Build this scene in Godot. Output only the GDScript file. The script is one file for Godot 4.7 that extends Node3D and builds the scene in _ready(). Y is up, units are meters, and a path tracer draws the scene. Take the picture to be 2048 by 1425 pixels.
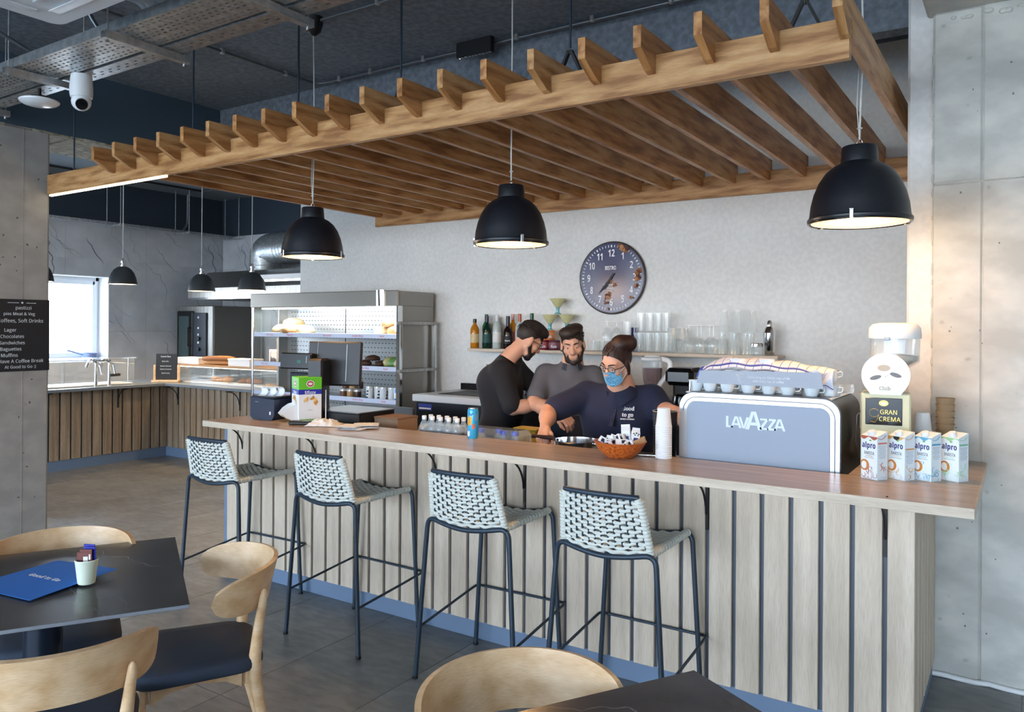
extends Node3D

const OUT := 0xFFFFFFFF
var taken := {}
var M := {}


func _ready() -> void:
	set_view_and_light()
	make_materials()
	build_shell()
	build_bar_counter()
	build_canopy()
	build_big_lamps()
	build_bar_stools()
	build_dining()
	build_ceiling_services()
	build_kitchen()
	build_display_fridge()
	build_back_bar()
	build_people()
	build_counter_items()


func set_view_and_light() -> void:
	var cam := Camera3D.new()
	cam.name = "camera"
	var yaw := atan2(1021.0, 1560.0)
	var roll := -0.0065
	var right := Vector3(cos(yaw), 0, -sin(yaw))
	var back := Vector3(sin(yaw), 0, cos(yaw))
	var r2 := right * cos(roll) - Vector3.UP * sin(roll)
	var u2 := right * sin(roll) + Vector3.UP * cos(roll)
	cam.transform = Transform3D(Basis(r2, u2, back), Vector3(0, 1.67, 0))
	var near := 0.05
	cam.projection = Camera3D.PROJECTION_FRUSTUM
	cam.near = near
	cam.far = 200.0
	cam.size = 2.0 * near * 712.5 / 1560.0
	cam.frustum_offset = Vector2(0, -58.5 / 1560.0 * near)
	add_child(cam)
	cam.current = true
	var env := Environment.new()
	var sky := Sky.new()
	var pm := ProceduralSkyMaterial.new()
	pm.sky_top_color = Color(0.60, 0.74, 0.90)
	pm.sky_horizon_color = Color(0.90, 0.94, 0.97)
	pm.ground_bottom_color = Color(0.52, 0.51, 0.49)
	pm.ground_horizon_color = Color(0.72, 0.72, 0.70)
	pm.sky_energy_multiplier = 1.0
	sky.sky_material = pm
	env.background_mode = Environment.BG_SKY
	env.sky = sky
	env.background_energy_multiplier = 6.0
	env.tonemap_mode = Environment.TONE_MAPPER_LINEAR
	env.tonemap_exposure = 2.6
	env.sdfgi_enabled = true
	env.ssao_enabled = true
	env.ssil_enabled = true
	var we := WorldEnvironment.new()
	we.name = "world_environment"
	we.environment = env
	add_child(we)
	# daylight coming in through the glazed front, one light per side of the room that has glass
	daylight("front_window_daylight", Vector3(-3.2, 1.8, 7.3), Vector3(0, 0, -1), Vector2(14.5, 3.2), 20.0)
	daylight("kitchen_window_daylight", Vector3(-11.62, 1.75, -4.0), Vector3(1, 0, 0), Vector2(4.4, 1.2), 5.0)


func daylight(called: String, at: Vector3, towards: Vector3, size: Vector2, energy: float) -> void:
	var l := AreaLight3D.new()
	l.name = called
	l.area_size = size
	l.light_color = Color(0.86, 0.93, 1.0)
	l.light_energy = energy
	l.shadow_enabled = true
	l.area_range = 30.0
	l.area_attenuation = 2.0
	add_child(l)
	l.look_at_from_position(at, at + towards, Vector3.UP)


# ---------------------------------------------------------------- nodes
func numbered(n: String) -> String:
	if not taken.has(n):
		taken[n] = 0
		return n
	taken[n] += 1
	return "%s_%03d" % [n, taken[n]]


func tag(o: Node, label := "", category := "", group := "", kind := "") -> Node:
	if label: o.set_meta("label", label)
	if category: o.set_meta("category", category)
	if group: o.set_meta("group", group)
	if kind: o.set_meta("kind", kind)
	return o


func thing(called: String, label: String, category: String, at := Vector3.ZERO, turn := 0.0, group := "") -> Node3D:
	var o := Node3D.new()
	o.name = numbered(called)
	add_child(o)
	o.position = at
	o.rotation.y = turn
	tag(o, label, category, group)
	return o


func part(called: String, shape, mat: Material, parent: Node, at := Vector3.ZERO, rot := Vector3.ZERO) -> MeshInstance3D:
	var o := MeshInstance3D.new()
	o.name = called
	o.mesh = fin(shape) if shape is SurfaceTool else shape
	o.material_override = mat
	o.position = at
	o.rotation = rot
	parent.add_child(o, true)
	return o


func solo(called: String, shape, mat: Material, label: String, category: String, at := Vector3.ZERO, turn := 0.0, group := "") -> MeshInstance3D:
	var o := part(numbered(called), shape, mat, self, at, Vector3(0, turn, 0))
	tag(o, label, category, group)
	return o


func struct(called: String, shape, mat: Material, parent: Node = null) -> MeshInstance3D:
	var o := part(numbered(called) if parent == null else called, shape, mat, self if parent == null else parent)
	if parent == null:
		o.set_meta("kind", "structure")
	return o


func dup(o: Node3D, at: Vector3, turn := INF, label := "") -> Node3D:
	var c: Node3D = o.duplicate()
	var base := String(o.name)
	var k := base.rfind("_")
	if k > 0 and base.substr(k + 1).is_valid_int():
		base = base.substr(0, k)
	c.name = numbered(base)
	add_child(c)
	c.position = at
	if turn != INF: c.rotation.y = turn
	if label: c.set_meta("label", label)
	return c


# ---------------------------------------------------------------- shapes
func S() -> SurfaceTool:
	var st := SurfaceTool.new()
	st.begin(Mesh.PRIMITIVE_TRIANGLES)
	st.set_smooth_group(OUT)
	return st


func fin(st: SurfaceTool) -> Mesh:
	st.generate_normals()
	return st.commit()


func tri(st: SurfaceTool, a: Vector3, b: Vector3, c: Vector3, ua := Vector2.ZERO, ub := Vector2.ZERO, uc := Vector2.ZERO) -> void:
	# given anticlockwise from outside
	st.set_uv(ua); st.add_vertex(a)
	st.set_uv(uc); st.add_vertex(c)
	st.set_uv(ub); st.add_vertex(b)


func quad(st: SurfaceTool, a: Vector3, b: Vector3, c: Vector3, d: Vector3, ua := Vector2(0, 1), ub := Vector2(1, 1), uc := Vector2(1, 0), ud := Vector2(0, 0)) -> void:
	tri(st, a, b, c, ua, ub, uc)
	tri(st, a, c, d, ua, uc, ud)


func face(st: SurfaceTool, pts: Array, away_from: Vector3) -> void:
	var n: Vector3 = (pts[1] - pts[0]).cross(pts[2] - pts[0])
	if n.dot(pts[0] + pts[2] - 2.0 * away_from) < 0:
		pts.reverse()
	for i in range(1, pts.size() - 1):
		tri(st, pts[0], pts[i], pts[i + 1])


func box(st: SurfaceTool, c: Vector3, size: Vector3, b := 0.0, xf := Transform3D.IDENTITY) -> SurfaceTool:
	var h := size / 2
	b = minf(b, minf(h.x, minf(h.y, h.z)) * 0.95)
	var o := xf * c
	var sg := [-1.0, 1.0]
	var p := func(sx, sy, sz, ax):
		var q := Vector3(sx * (h.x - b), sy * (h.y - b), sz * (h.z - b))
		if ax == 0: q.x = sx * h.x
		elif ax == 1: q.y = sy * h.y
		else: q.z = sz * h.z
		return xf * (c + q)
	for s in sg:
		face(st, [p.call(s, -1.0, -1.0, 0), p.call(s, 1.0, -1.0, 0), p.call(s, 1.0, 1.0, 0), p.call(s, -1.0, 1.0, 0)], o)
		face(st, [p.call(-1.0, s, -1.0, 1), p.call(1.0, s, -1.0, 1), p.call(1.0, s, 1.0, 1), p.call(-1.0, s, 1.0, 1)], o)
		face(st, [p.call(-1.0, -1.0, s, 2), p.call(1.0, -1.0, s, 2), p.call(1.0, 1.0, s, 2), p.call(-1.0, 1.0, s, 2)], o)
	if b > 0:
		for s in sg:
			for t in sg:
				face(st, [p.call(s, t, -1.0, 0), p.call(s, t, 1.0, 0), p.call(s, t, 1.0, 1), p.call(s, t, -1.0, 1)], o)
				face(st, [p.call(s, -1.0, t, 0), p.call(s, 1.0, t, 0), p.call(s, 1.0, t, 2), p.call(s, -1.0, t, 2)], o)
				face(st, [p.call(-1.0, s, t, 1), p.call(1.0, s, t, 1), p.call(1.0, s, t, 2), p.call(-1.0, s, t, 2)], o)
				for v in sg:
					face(st, [p.call(s, t, v, 0), p.call(s, t, v, 1), p.call(s, t, v, 2)], o)
	return st


func bx(size: Vector3, b := 0.0, c := Vector3.ZERO) -> SurfaceTool:
	return box(S(), c, size, b)


func span(st: SurfaceTool, a: Vector3, b: Vector3, bev := 0.0) -> SurfaceTool:
	return box(st, (a + b) / 2, (b - a).abs(), bev)


func tube(st: SurfaceTool, pts: Array, r, sides := 8, closed := false, flat := 1.0) -> SurfaceTool:
	# r: radius, or one radius per point; flat squeezes the section across its second axis
	var n := pts.size()
	var t0: Vector3 = (pts[1] - pts[0]).normalized()
	var up := Vector3.UP if absf(t0.y) < 0.9 else Vector3.RIGHT
	var nn := up.cross(t0).cross(t0).normalized() * -1.0
	var rings := []
	for i in n:
		var t: Vector3
		if closed: t = (pts[(i + 1) % n] - pts[(i - 1 + n) % n]).normalized()
		elif i == 0: t = t0
		elif i == n - 1: t = (pts[i] - pts[i - 1]).normalized()
		else: t = (pts[i + 1] - pts[i - 1]).normalized()
		nn = (nn - t * nn.dot(t)).normalized()
		var bb := t.cross(nn)
		var rr: float = r[i] if r is Array else r
		var ring := PackedVector3Array()
		for k in sides:
			var a := TAU * k / sides
			ring.append(pts[i] + nn * cos(a) * rr * flat + bb * sin(a) * rr)
		rings.append(ring)
	st.set_smooth_group(1)
	var m := n if closed else n - 1
	for i in m:
		var A: PackedVector3Array = rings[i]
		var B: PackedVector3Array = rings[(i + 1) % n]
		for k in sides:
			var k2 := (k + 1) % sides
			quad(st, A[k], A[k2], B[k2], B[k])
	st.set_smooth_group(OUT)
	if not closed:
		for k in range(1, sides - 1):
			tri(st, rings[0][0], rings[0][k + 1], rings[0][k])
			tri(st, rings[n - 1][0], rings[n - 1][k], rings[n - 1][k + 1])
	return st


func rod(st: SurfaceTool, a: Vector3, b: Vector3, r: float, sides := 8, r2 := -1.0) -> SurfaceTool:
	return tube(st, [a, b], [r, r if r2 < 0 else r2], sides)


func bend(corners: Array, r: float, steps := 6) -> Array:
	# a polyline with its corners rounded
	var out := [corners[0]]
	for i in range(1, corners.size() - 1):
		var p: Vector3 = corners[i]
		var a: Vector3 = corners[i - 1] - p
		var b: Vector3 = corners[i + 1] - p
		var d := minf(r, minf(a.length(), b.length()) * 0.49)
		var p0 := p + a.normalized() * d
		var p1 := p + b.normalized() * d
		for k in steps + 1:
			var t := float(k) / steps
			out.append(p0.lerp(p, t).lerp(p.lerp(p1, t), t))
	out.append(corners[-1])
	return out


func lathe(st: SurfaceTool, prof: Array, seg := 24, c := Vector3.ZERO, xf := Transform3D.IDENTITY, sharp := 35.0) -> SurfaceTool:
	# prof: Vector2(radius, height), listed so that the outside lies to the right when walking upwards
	var g := 1
	for i in prof.size() - 1:
		var a: Vector2 = prof[i]
		var b: Vector2 = prof[i + 1]
		if i > 0:
			var was: Vector2 = a - prof[i - 1]
			if absf(rad_to_deg(was.angle_to(b - a))) > sharp: g += 1
		st.set_smooth_group(g)
		for k in seg:
			var x0 := TAU * k / seg
			var x1 := TAU * (k + 1) / seg
			if k == seg - 1: x1 = 0.0
			var d0 := Vector3(cos(x0), 0, -sin(x0))
			var d1 := Vector3(cos(x1), 0, -sin(x1))
			var u0 := float(k) / seg
			var u1 := float(k + 1) / seg
			var v0 := 1.0 - float(i) / (prof.size() - 1)
			var v1 := 1.0 - float(i + 1) / (prof.size() - 1)
			var p00 := xf * (c + d0 * a.x + Vector3.UP * a.y)
			var p10 := xf * (c + d1 * a.x + Vector3.UP * a.y)
			var p01 := xf * (c + d0 * b.x + Vector3.UP * b.y)
			var p11 := xf * (c + d1 * b.x + Vector3.UP * b.y)
			if a.x > 1e-6: tri(st, p00, p10, p11, Vector2(u0, v0), Vector2(u1, v0), Vector2(u1, v1))
			if b.x > 1e-6: tri(st, p00, p11, p01, Vector2(u0, v0), Vector2(u1, v1), Vector2(u0, v1))
	st.set_smooth_group(OUT)
	return st


func LV(a: Array) -> Array:
	var o := []
	for i in range(0, a.size(), 2):
		o.append(Vector2(a[i], a[i + 1]))
	return o


func lat(a: Array, seg := 24) -> SurfaceTool:
	return lathe(S(), LV(a), seg)


func prism(st: SurfaceTool, poly: PackedVector2Array, z0: float, z1: float, xf := Transform3D.IDENTITY, smooth := false) -> SurfaceTool:
	# poly in x, y, extruded along z
	if Geometry2D.is_polygon_clockwise(poly): poly.reverse()
	var ids := Geometry2D.triangulate_polygon(poly)
	for i in range(0, ids.size(), 3):
		var a := poly[ids[i]]
		var b := poly[ids[i + 1]]
		var c := poly[ids[i + 2]]
		if (b - a).cross(c - a) < 0:
			var t := b
			b = c
			c = t
		tri(st, xf * Vector3(a.x, a.y, z1), xf * Vector3(b.x, b.y, z1), xf * Vector3(c.x, c.y, z1), a, b, c)
		tri(st, xf * Vector3(a.x, a.y, z0), xf * Vector3(c.x, c.y, z0), xf * Vector3(b.x, b.y, z0), a, c, b)
	if smooth: st.set_smooth_group(1)
	for i in poly.size():
		var a := poly[i]
		var b := poly[(i + 1) % poly.size()]
		quad(st, xf * Vector3(a.x, a.y, z0), xf * Vector3(b.x, b.y, z0), xf * Vector3(b.x, b.y, z1), xf * Vector3(a.x, a.y, z1))
	st.set_smooth_group(OUT)
	return st


func rrect(w: float, h: float, r: float, seg := 5, c := Vector2.ZERO) -> PackedVector2Array:
	var p := PackedVector2Array()
	for q in 4:
		var cx := (w / 2 - r) * (1 if q == 0 or q == 3 else -1)
		var cy := (h / 2 - r) * (1 if q < 2 else -1)
		for k in seg + 1:
			var a := PI / 2 * (q + float(k) / seg)
			p.append(c + Vector2(cx + r * cos(a), cy + r * sin(a)))
	return p


func sheet(st: SurfaceTool, nu: int, nv: int, at: Callable, thick := 0.0, sg := 1) -> SurfaceTool:
	# at(u, v) gives a point; front towards (du x dv); with a thickness it gets a back and rims
	var P := []
	for i in nu + 1:
		var row := PackedVector3Array()
		for j in nv + 1:
			row.append(at.call(float(i) / nu, float(j) / nv))
		P.append(row)
	var N := []
	if thick > 0:
		for i in nu + 1:
			var row := PackedVector3Array()
			for j in nv + 1:
				var du: Vector3 = P[mini(i + 1, nu)][j] - P[maxi(i - 1, 0)][j]
				var dv: Vector3 = P[i][mini(j + 1, nv)] - P[i][maxi(j - 1, 0)]
				row.append(P[i][j] - du.cross(dv).normalized() * thick)
			N.append(row)
	st.set_smooth_group(sg)
	for i in nu:
		for j in nv:
			var ua := Vector2(float(i) / nu, 1 - float(j) / nv)
			var uc := Vector2(float(i + 1) / nu, 1 - float(j + 1) / nv)
			quad(st, P[i][j], P[i + 1][j], P[i + 1][j + 1], P[i][j + 1], ua, Vector2(uc.x, ua.y), uc, Vector2(ua.x, uc.y))
	if thick > 0:
		st.set_smooth_group(sg + 1)
		for i in nu:
			for j in nv:
				quad(st, N[i][j], N[i][j + 1], N[i + 1][j + 1], N[i + 1][j])
		st.set_smooth_group(OUT)
		for i in nu:
			quad(st, N[i][0], N[i + 1][0], P[i + 1][0], P[i][0])
			quad(st, P[i][nv], P[i + 1][nv], N[i + 1][nv], N[i][nv])
		for j in nv:
			quad(st, P[0][j], P[0][j + 1], N[0][j + 1], N[0][j])
			quad(st, N[nu][j], N[nu][j + 1], P[nu][j + 1], P[nu][j])
	st.set_smooth_group(OUT)
	return st


func ball(st: SurfaceTool, c: Vector3, r: Vector3, seg := 12, xf := Transform3D.IDENTITY) -> SurfaceTool:
	var prof := []
	var m := maxi(4, seg / 2)
	for i in m + 1:
		var a := -PI / 2 + PI * i / m
		prof.append(Vector2(cos(a) if i > 0 and i < m else 0.0, sin(a)))
	return lathe(st, prof, seg, Vector3.ZERO, xf * Transform3D(Basis.from_scale(r), c), 80.0)


func words(text: String, height: float, bold := true, depth := 0.0015, face_name := "Droid Sans") -> TextMesh:
	var f := SystemFont.new()
	f.font_names = PackedStringArray([face_name])
	f.font_weight = 700 if bold else 400
	var t := TextMesh.new()
	t.text = text
	t.font = f
	t.font_size = 64
	t.pixel_size = height / 64.0 * 1.05
	t.depth = depth
	t.curve_step = 2.0
	return t


# ---------------------------------------------------------------- materials
func mat(c: Color, rough := 0.7, metal := 0.0) -> StandardMaterial3D:
	var m := StandardMaterial3D.new()
	m.albedo_color = c
	m.roughness = rough
	m.metallic = metal
	return m


func ramp(stops: Array) -> Gradient:
	var g := Gradient.new()
	var off := PackedFloat32Array()
	var col := PackedColorArray()
	for s in stops:
		off.append(s[0])
		col.append(s[1])
	g.offsets = off
	g.colors = col
	return g


func noise_tex(freq: float, stops: Array, oct := 4, seed_ := 1, size := 512, kind := FastNoiseLite.TYPE_SIMPLEX_SMOOTH, ridged := false, warp := 0.0) -> NoiseTexture2D:
	var n := FastNoiseLite.new()
	n.noise_type = kind
	n.frequency = freq
	n.seed = seed_
	n.fractal_type = FastNoiseLite.FRACTAL_RIDGED if ridged else FastNoiseLite.FRACTAL_FBM
	n.fractal_octaves = oct
	if warp > 0:
		n.domain_warp_enabled = true
		n.domain_warp_amplitude = warp
		n.domain_warp_frequency = 0.012
	var t := NoiseTexture2D.new()
	t.width = size
	t.height = size
	t.seamless = true
	t.seamless_blend_skirt = 0.2
	t.noise = n
	t.color_ramp = ramp(stops)
	return t


func surfaced(tex: Texture2D, scale: Vector3, rough: float, world := true, metal := 0.0) -> StandardMaterial3D:
	var m := mat(Color.WHITE, rough, metal)
	m.albedo_texture = tex
	m.uv1_triplanar = true
	m.uv1_world_triplanar = world
	m.uv1_scale = scale
	m.uv1_triplanar_sharpness = 8.0
	return m


func layered(m: StandardMaterial3D, tex: Texture2D, scale: Vector3) -> StandardMaterial3D:
	m.detail_enabled = true
	m.detail_albedo = tex
	m.detail_blend_mode = BaseMaterial3D.BLEND_MODE_MUL
	m.detail_uv_layer = BaseMaterial3D.DETAIL_UV_2
	m.uv2_triplanar = true
	m.uv2_world_triplanar = m.uv1_world_triplanar
	m.uv2_scale = scale
	m.uv2_triplanar_sharpness = 8.0
	return m


func pane(c: Color, alpha: float) -> StandardMaterial3D:
	var m := mat(Color(c.r, c.g, c.b, alpha), 0.02)
	m.transparency = BaseMaterial3D.TRANSPARENCY_ALPHA
	return m


func glow(c: Color, energy: float) -> StandardMaterial3D:
	var m := mat(c, 0.5)
	m.emission_enabled = true
	m.emission = c
	m.emission_energy_multiplier = energy
	return m


func c8(r: int, g: int, b: int) -> Color:
	return Color(r / 255.0, g / 255.0, b / 255.0)


func make_materials() -> void:
	var fine := noise_tex(0.03, [[0.2, Color(0.82, 0.82, 0.82)], [0.8, Color(1, 1, 1)]], 4, 7)
	# woods: a broad figure stretched along the grain, and fine pores over it
	var pores := noise_tex(0.06, [[0.2, Color(0.94, 0.935, 0.93)], [0.6, Color(1, 1, 1)]], 3, 5)
	var oak := noise_tex(0.010, [[0.2, c8(196, 180, 160)], [0.5, c8(207, 191, 171)], [0.8, c8(215, 200, 181)]], 4, 3)
	M.slat = layered(surfaced(oak, Vector3(2.6, 0.16, 2.6), 0.55), pores, Vector3(7, 0.35, 7))
	M.bar_top = layered(surfaced(noise_tex(0.012, [[0.2, c8(150, 132, 116)], [0.5, c8(166, 147, 130)], [0.8, c8(178, 159, 142)]], 4, 9), Vector3(0.2, 2.6, 2.6), 0.28), pores, Vector3(0.4, 7, 7))
	M.bar_edge = layered(surfaced(oak, Vector3(0.2, 3, 3), 0.5), pores, Vector3(0.4, 7, 7))
	var gold := [[0.2, c8(150, 102, 58)], [0.45, c8(186, 137, 86)], [0.6, c8(196, 148, 96)], [0.85, c8(210, 165, 114)]]
	M.canopy_x = layered(surfaced(noise_tex(0.014, gold, 4, 11, 512, FastNoiseLite.TYPE_SIMPLEX_SMOOTH, false, 20.0), Vector3(0.3, 2.4, 2.4), 0.42), pores, Vector3(0.5, 6, 6))
	M.canopy_z = []
	for k in 3:
		var tint := [Color(1, 1, 1), Color(0.93, 0.88, 0.84), Color(1.0, 0.96, 0.92)][k] as Color
		var cz := surfaced(noise_tex(0.014, gold, 4, 21 + k, 512, FastNoiseLite.TYPE_SIMPLEX_SMOOTH, false, 20.0), Vector3(2.4, 2.4, 0.3), 0.42)
		cz.albedo_color = tint
		M.canopy_z.append(layered(cz, pores, Vector3(6, 6, 0.5)))
	M.beech = layered(surfaced(noise_tex(0.012, [[0.2, c8(206, 166, 122)], [0.5, c8(220, 184, 142)], [0.8, c8(229, 197, 158)]], 3, 13), Vector3(1.2, 1.8, 1.2), 0.38, false), pores, Vector3(1.0, 9, 1.0))
	M.shelf = layered(surfaced(oak, Vector3(0.2, 2.6, 2.6), 0.5), pores, Vector3(0.4, 7, 7))
	M.bowl_wood = surfaced(noise_tex(0.02, [[0.2, c8(150, 66, 22)], [0.5, c8(196, 98, 40)], [0.8, c8(214, 124, 62)]], 3, 17), Vector3(6, 9, 6), 0.3)
	# walls, floor
	M.ceiling = layered(surfaced(noise_tex(0.01, [[0.2, c8(122, 130, 140)], [0.8, c8(130, 138, 148)]], 3, 31), Vector3(0.3, 0.3, 0.3), 0.75), fine, Vector3(1, 1, 1))
	M.dark_wall = mat(c8(44, 56, 68), 0.75)
	M.beam_paint = mat(c8(66, 84, 98), 0.7)
	M.kitchen_ceiling = mat(c8(112, 120, 126), 0.8)
	M.white_wall = layered(surfaced(noise_tex(0.008, [[0.2, c8(222, 222, 219)], [0.8, c8(228, 228, 225)]], 3, 33), Vector3(0.4, 0.4, 0.4), 0.8), noise_tex(0.05, [[0.3, Color(0.97, 0.97, 0.97)], [0.7, Color(1, 1, 1)]], 3, 34), Vector3(0.8, 0.8, 0.8))
	var pit := noise_tex(0.035, [[0.0, Color(0.86, 0.86, 0.85)], [0.14, Color(1, 1, 1)]], 2, 36, 512)
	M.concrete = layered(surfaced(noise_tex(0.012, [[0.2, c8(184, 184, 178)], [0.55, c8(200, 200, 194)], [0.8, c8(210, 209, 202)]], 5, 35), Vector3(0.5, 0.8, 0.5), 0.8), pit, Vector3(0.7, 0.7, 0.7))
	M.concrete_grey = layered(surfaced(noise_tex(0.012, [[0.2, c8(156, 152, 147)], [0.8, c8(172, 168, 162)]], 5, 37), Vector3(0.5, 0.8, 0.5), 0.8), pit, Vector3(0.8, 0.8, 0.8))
	M.plaster = layered(surfaced(noise_tex(0.03, [[0.2, c8(150, 142, 124)], [0.8, c8(214, 206, 186)]], 5, 38), Vector3(1.5, 1.5, 0.5), 0.9), fine, Vector3(3, 3, 1))
	M.grout = mat(c8(150, 148, 144), 0.85)
	M.tile = []
	for k in 3:
		var d := k * 3
		var tm := layered(surfaced(noise_tex(0.008, [[0.2, c8(114 + d, 115 + d, 116 + d)], [0.5, c8(124 + d, 125 + d, 125 + d)], [0.8, c8(132 + d, 132 + d, 132 + d)]], 5, 41 + k), Vector3(0.5, 0.5, 0.9), 0.36), noise_tex(0.02, [[0.2, Color(0.88, 0.88, 0.88)], [0.7, Color(1, 1, 1)]], 4, 47), Vector3(0.6, 0.6, 1.6))
		M.tile.append(tm)
	M.blue_paint = mat(c8(104, 124, 150), 0.55)
	M.slate_paint = mat(c8(86, 96, 108), 0.5)
	M.navy = mat(c8(30, 40, 54), 0.6)
	M.black = mat(c8(18, 19, 22), 0.5)
	M.black_matt = mat(c8(20, 23, 28), 0.62)
	M.black_gloss = mat(c8(12, 13, 16), 0.15)
	M.lamp_black = mat(c8(17, 21, 30), 0.38)
	M.lamp_black.clearcoat_enabled = true
	M.lamp_black.clearcoat = 0.15
	M.lamp_grey = mat(c8(44, 49, 52), 0.5)
	M.frame = mat(c8(44, 58, 72), 0.42, 0.2)
	M.rope = mat(c8(208, 210, 202), 0.85)
	M.rope.rim_enabled = true
	M.rope.rim = 0.3
	M.seat_fabric = mat(c8(44, 54, 70), 0.8)
	M.steel = surfaced(noise_tex(0.05, [[0.3, c8(150, 148, 144)], [0.7, c8(172, 170, 166)]], 3, 51), Vector3(1, 0.05, 1), 0.32, true, 0.85)
	M.chrome = mat(c8(214, 216, 218), 0.12, 1.0)
	M.galv = surfaced(noise_tex(0.02, [[0.2, c8(168, 172, 174)], [0.8, c8(206, 208, 208)]], 4, 53, 512, FastNoiseLite.TYPE_CELLULAR), Vector3(2, 2, 2), 0.36, true, 0.8)
	M.conduit = mat(c8(120, 126, 132), 0.35, 0.7)
	M.white = mat(c8(232, 234, 236), 0.45)
	M.white_gloss = mat(c8(238, 240, 242), 0.18)
	M.ceramic = mat(c8(226, 234, 240), 0.15)
	M.cord_white = mat(c8(205, 205, 200), 0.6)
	M.glass = pane(Color(0.93, 0.98, 0.97), 0.06)
	M.glassware = pane(Color(0.92, 0.97, 0.97), 0.10)
	M.plastic_clear = pane(Color(0.9, 0.95, 0.97), 0.18)
	M.warm_glow = glow(Color(1.0, 0.86, 0.62), 1.0)
	M.cool_glow = glow(Color(0.92, 0.97, 1.0), 3.0)
	M.warm_strip = glow(Color(1.0, 0.93, 0.78), 4.0)
	M.paper = mat(c8(230, 232, 234), 0.8)
	M.chalk = mat(c8(222, 228, 232), 0.9)
	M.board = mat(c8(22, 27, 34), 0.6)
	M.skin = mat(c8(206, 158, 134), 0.5)
	M.skin.subsurf_scatter_enabled = true
	M.skin.subsurf_scatter_strength = 0.15
	M.dark_marble = mat(Color.WHITE, 0.24)
	M.dark_marble.albedo_texture = marble_picture(false)
	M.wall_marble = mat(Color.WHITE, 0.16)
	M.wall_marble.albedo_texture = marble_picture(true)


func marble_picture(light: bool) -> ImageTexture:
	# stone print: a cloudy ground with wandering veins drawn into it
	var n := FastNoiseLite.new()
	n.seed = 61
	n.frequency = 0.004
	n.fractal_octaves = 5
	var w := 1024
	var im := n.get_image(w, w)
	im.convert(Image.FORMAT_RGBA8)
	var lo := c8(178, 180, 184) if light else c8(52, 55, 60)
	var hi := c8(206, 208, 211) if light else c8(76, 79, 84)
	var data := im.get_data()
	for i in w * w:
		var v := data[i * 4] / 255.0
		data[i * 4] = int((lo.r + (hi.r - lo.r) * v) * 255)
		data[i * 4 + 1] = int((lo.g + (hi.g - lo.g) * v) * 255)
		data[i * 4 + 2] = int((lo.b + (hi.b - lo.b) * v) * 255)
	im = Image.create_from_data(w, w, false, Image.FORMAT_RGBA8, data)
	var rng := RandomNumberGenerator.new()
	rng.seed = 5
	var count := 26 if light else 9
	for k in count:
		var p := Vector2(rng.randf() * w, rng.randf() * w)
		var ang := (0.95 if light else -0.75) + rng.randf_range(-0.3, 0.3)
		var strong := rng.randf_range(0.35, 1.0)
		var length := rng.randi_range(140, 420) if light else rng.randi_range(200, 700)
		var wide := rng.randf_range(1.0, 3.4) if light else rng.randf_range(0.7, 2.0)
		var vein := c8(72, 76, 82) if light else c8(190, 192, 192)
		for s in length:
			ang += rng.randf_range(-0.22, 0.22) + ((0.95 if light else -0.75) - ang) * 0.04
			p += Vector2(cos(ang), sin(ang))
			var fade := strong * sin(PI * s / length) * rng.randf_range(0.5, 1.0)
			var rr := int(ceil(wide))
			for dx in range(-rr, rr + 1):
				for dy in range(-rr, rr + 1):
					var f := fade * clampf(1.0 - Vector2(dx, dy).length() / wide, 0, 1)
					if f <= 0.02: continue
					var x := posmod(int(p.x) + dx, w)
					var y := posmod(int(p.y) + dy, w)
					im.set_pixel(x, y, im.get_pixel(x, y).lerp(vein, f * 0.8))
	return ImageTexture.create_from_image(im)


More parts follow.
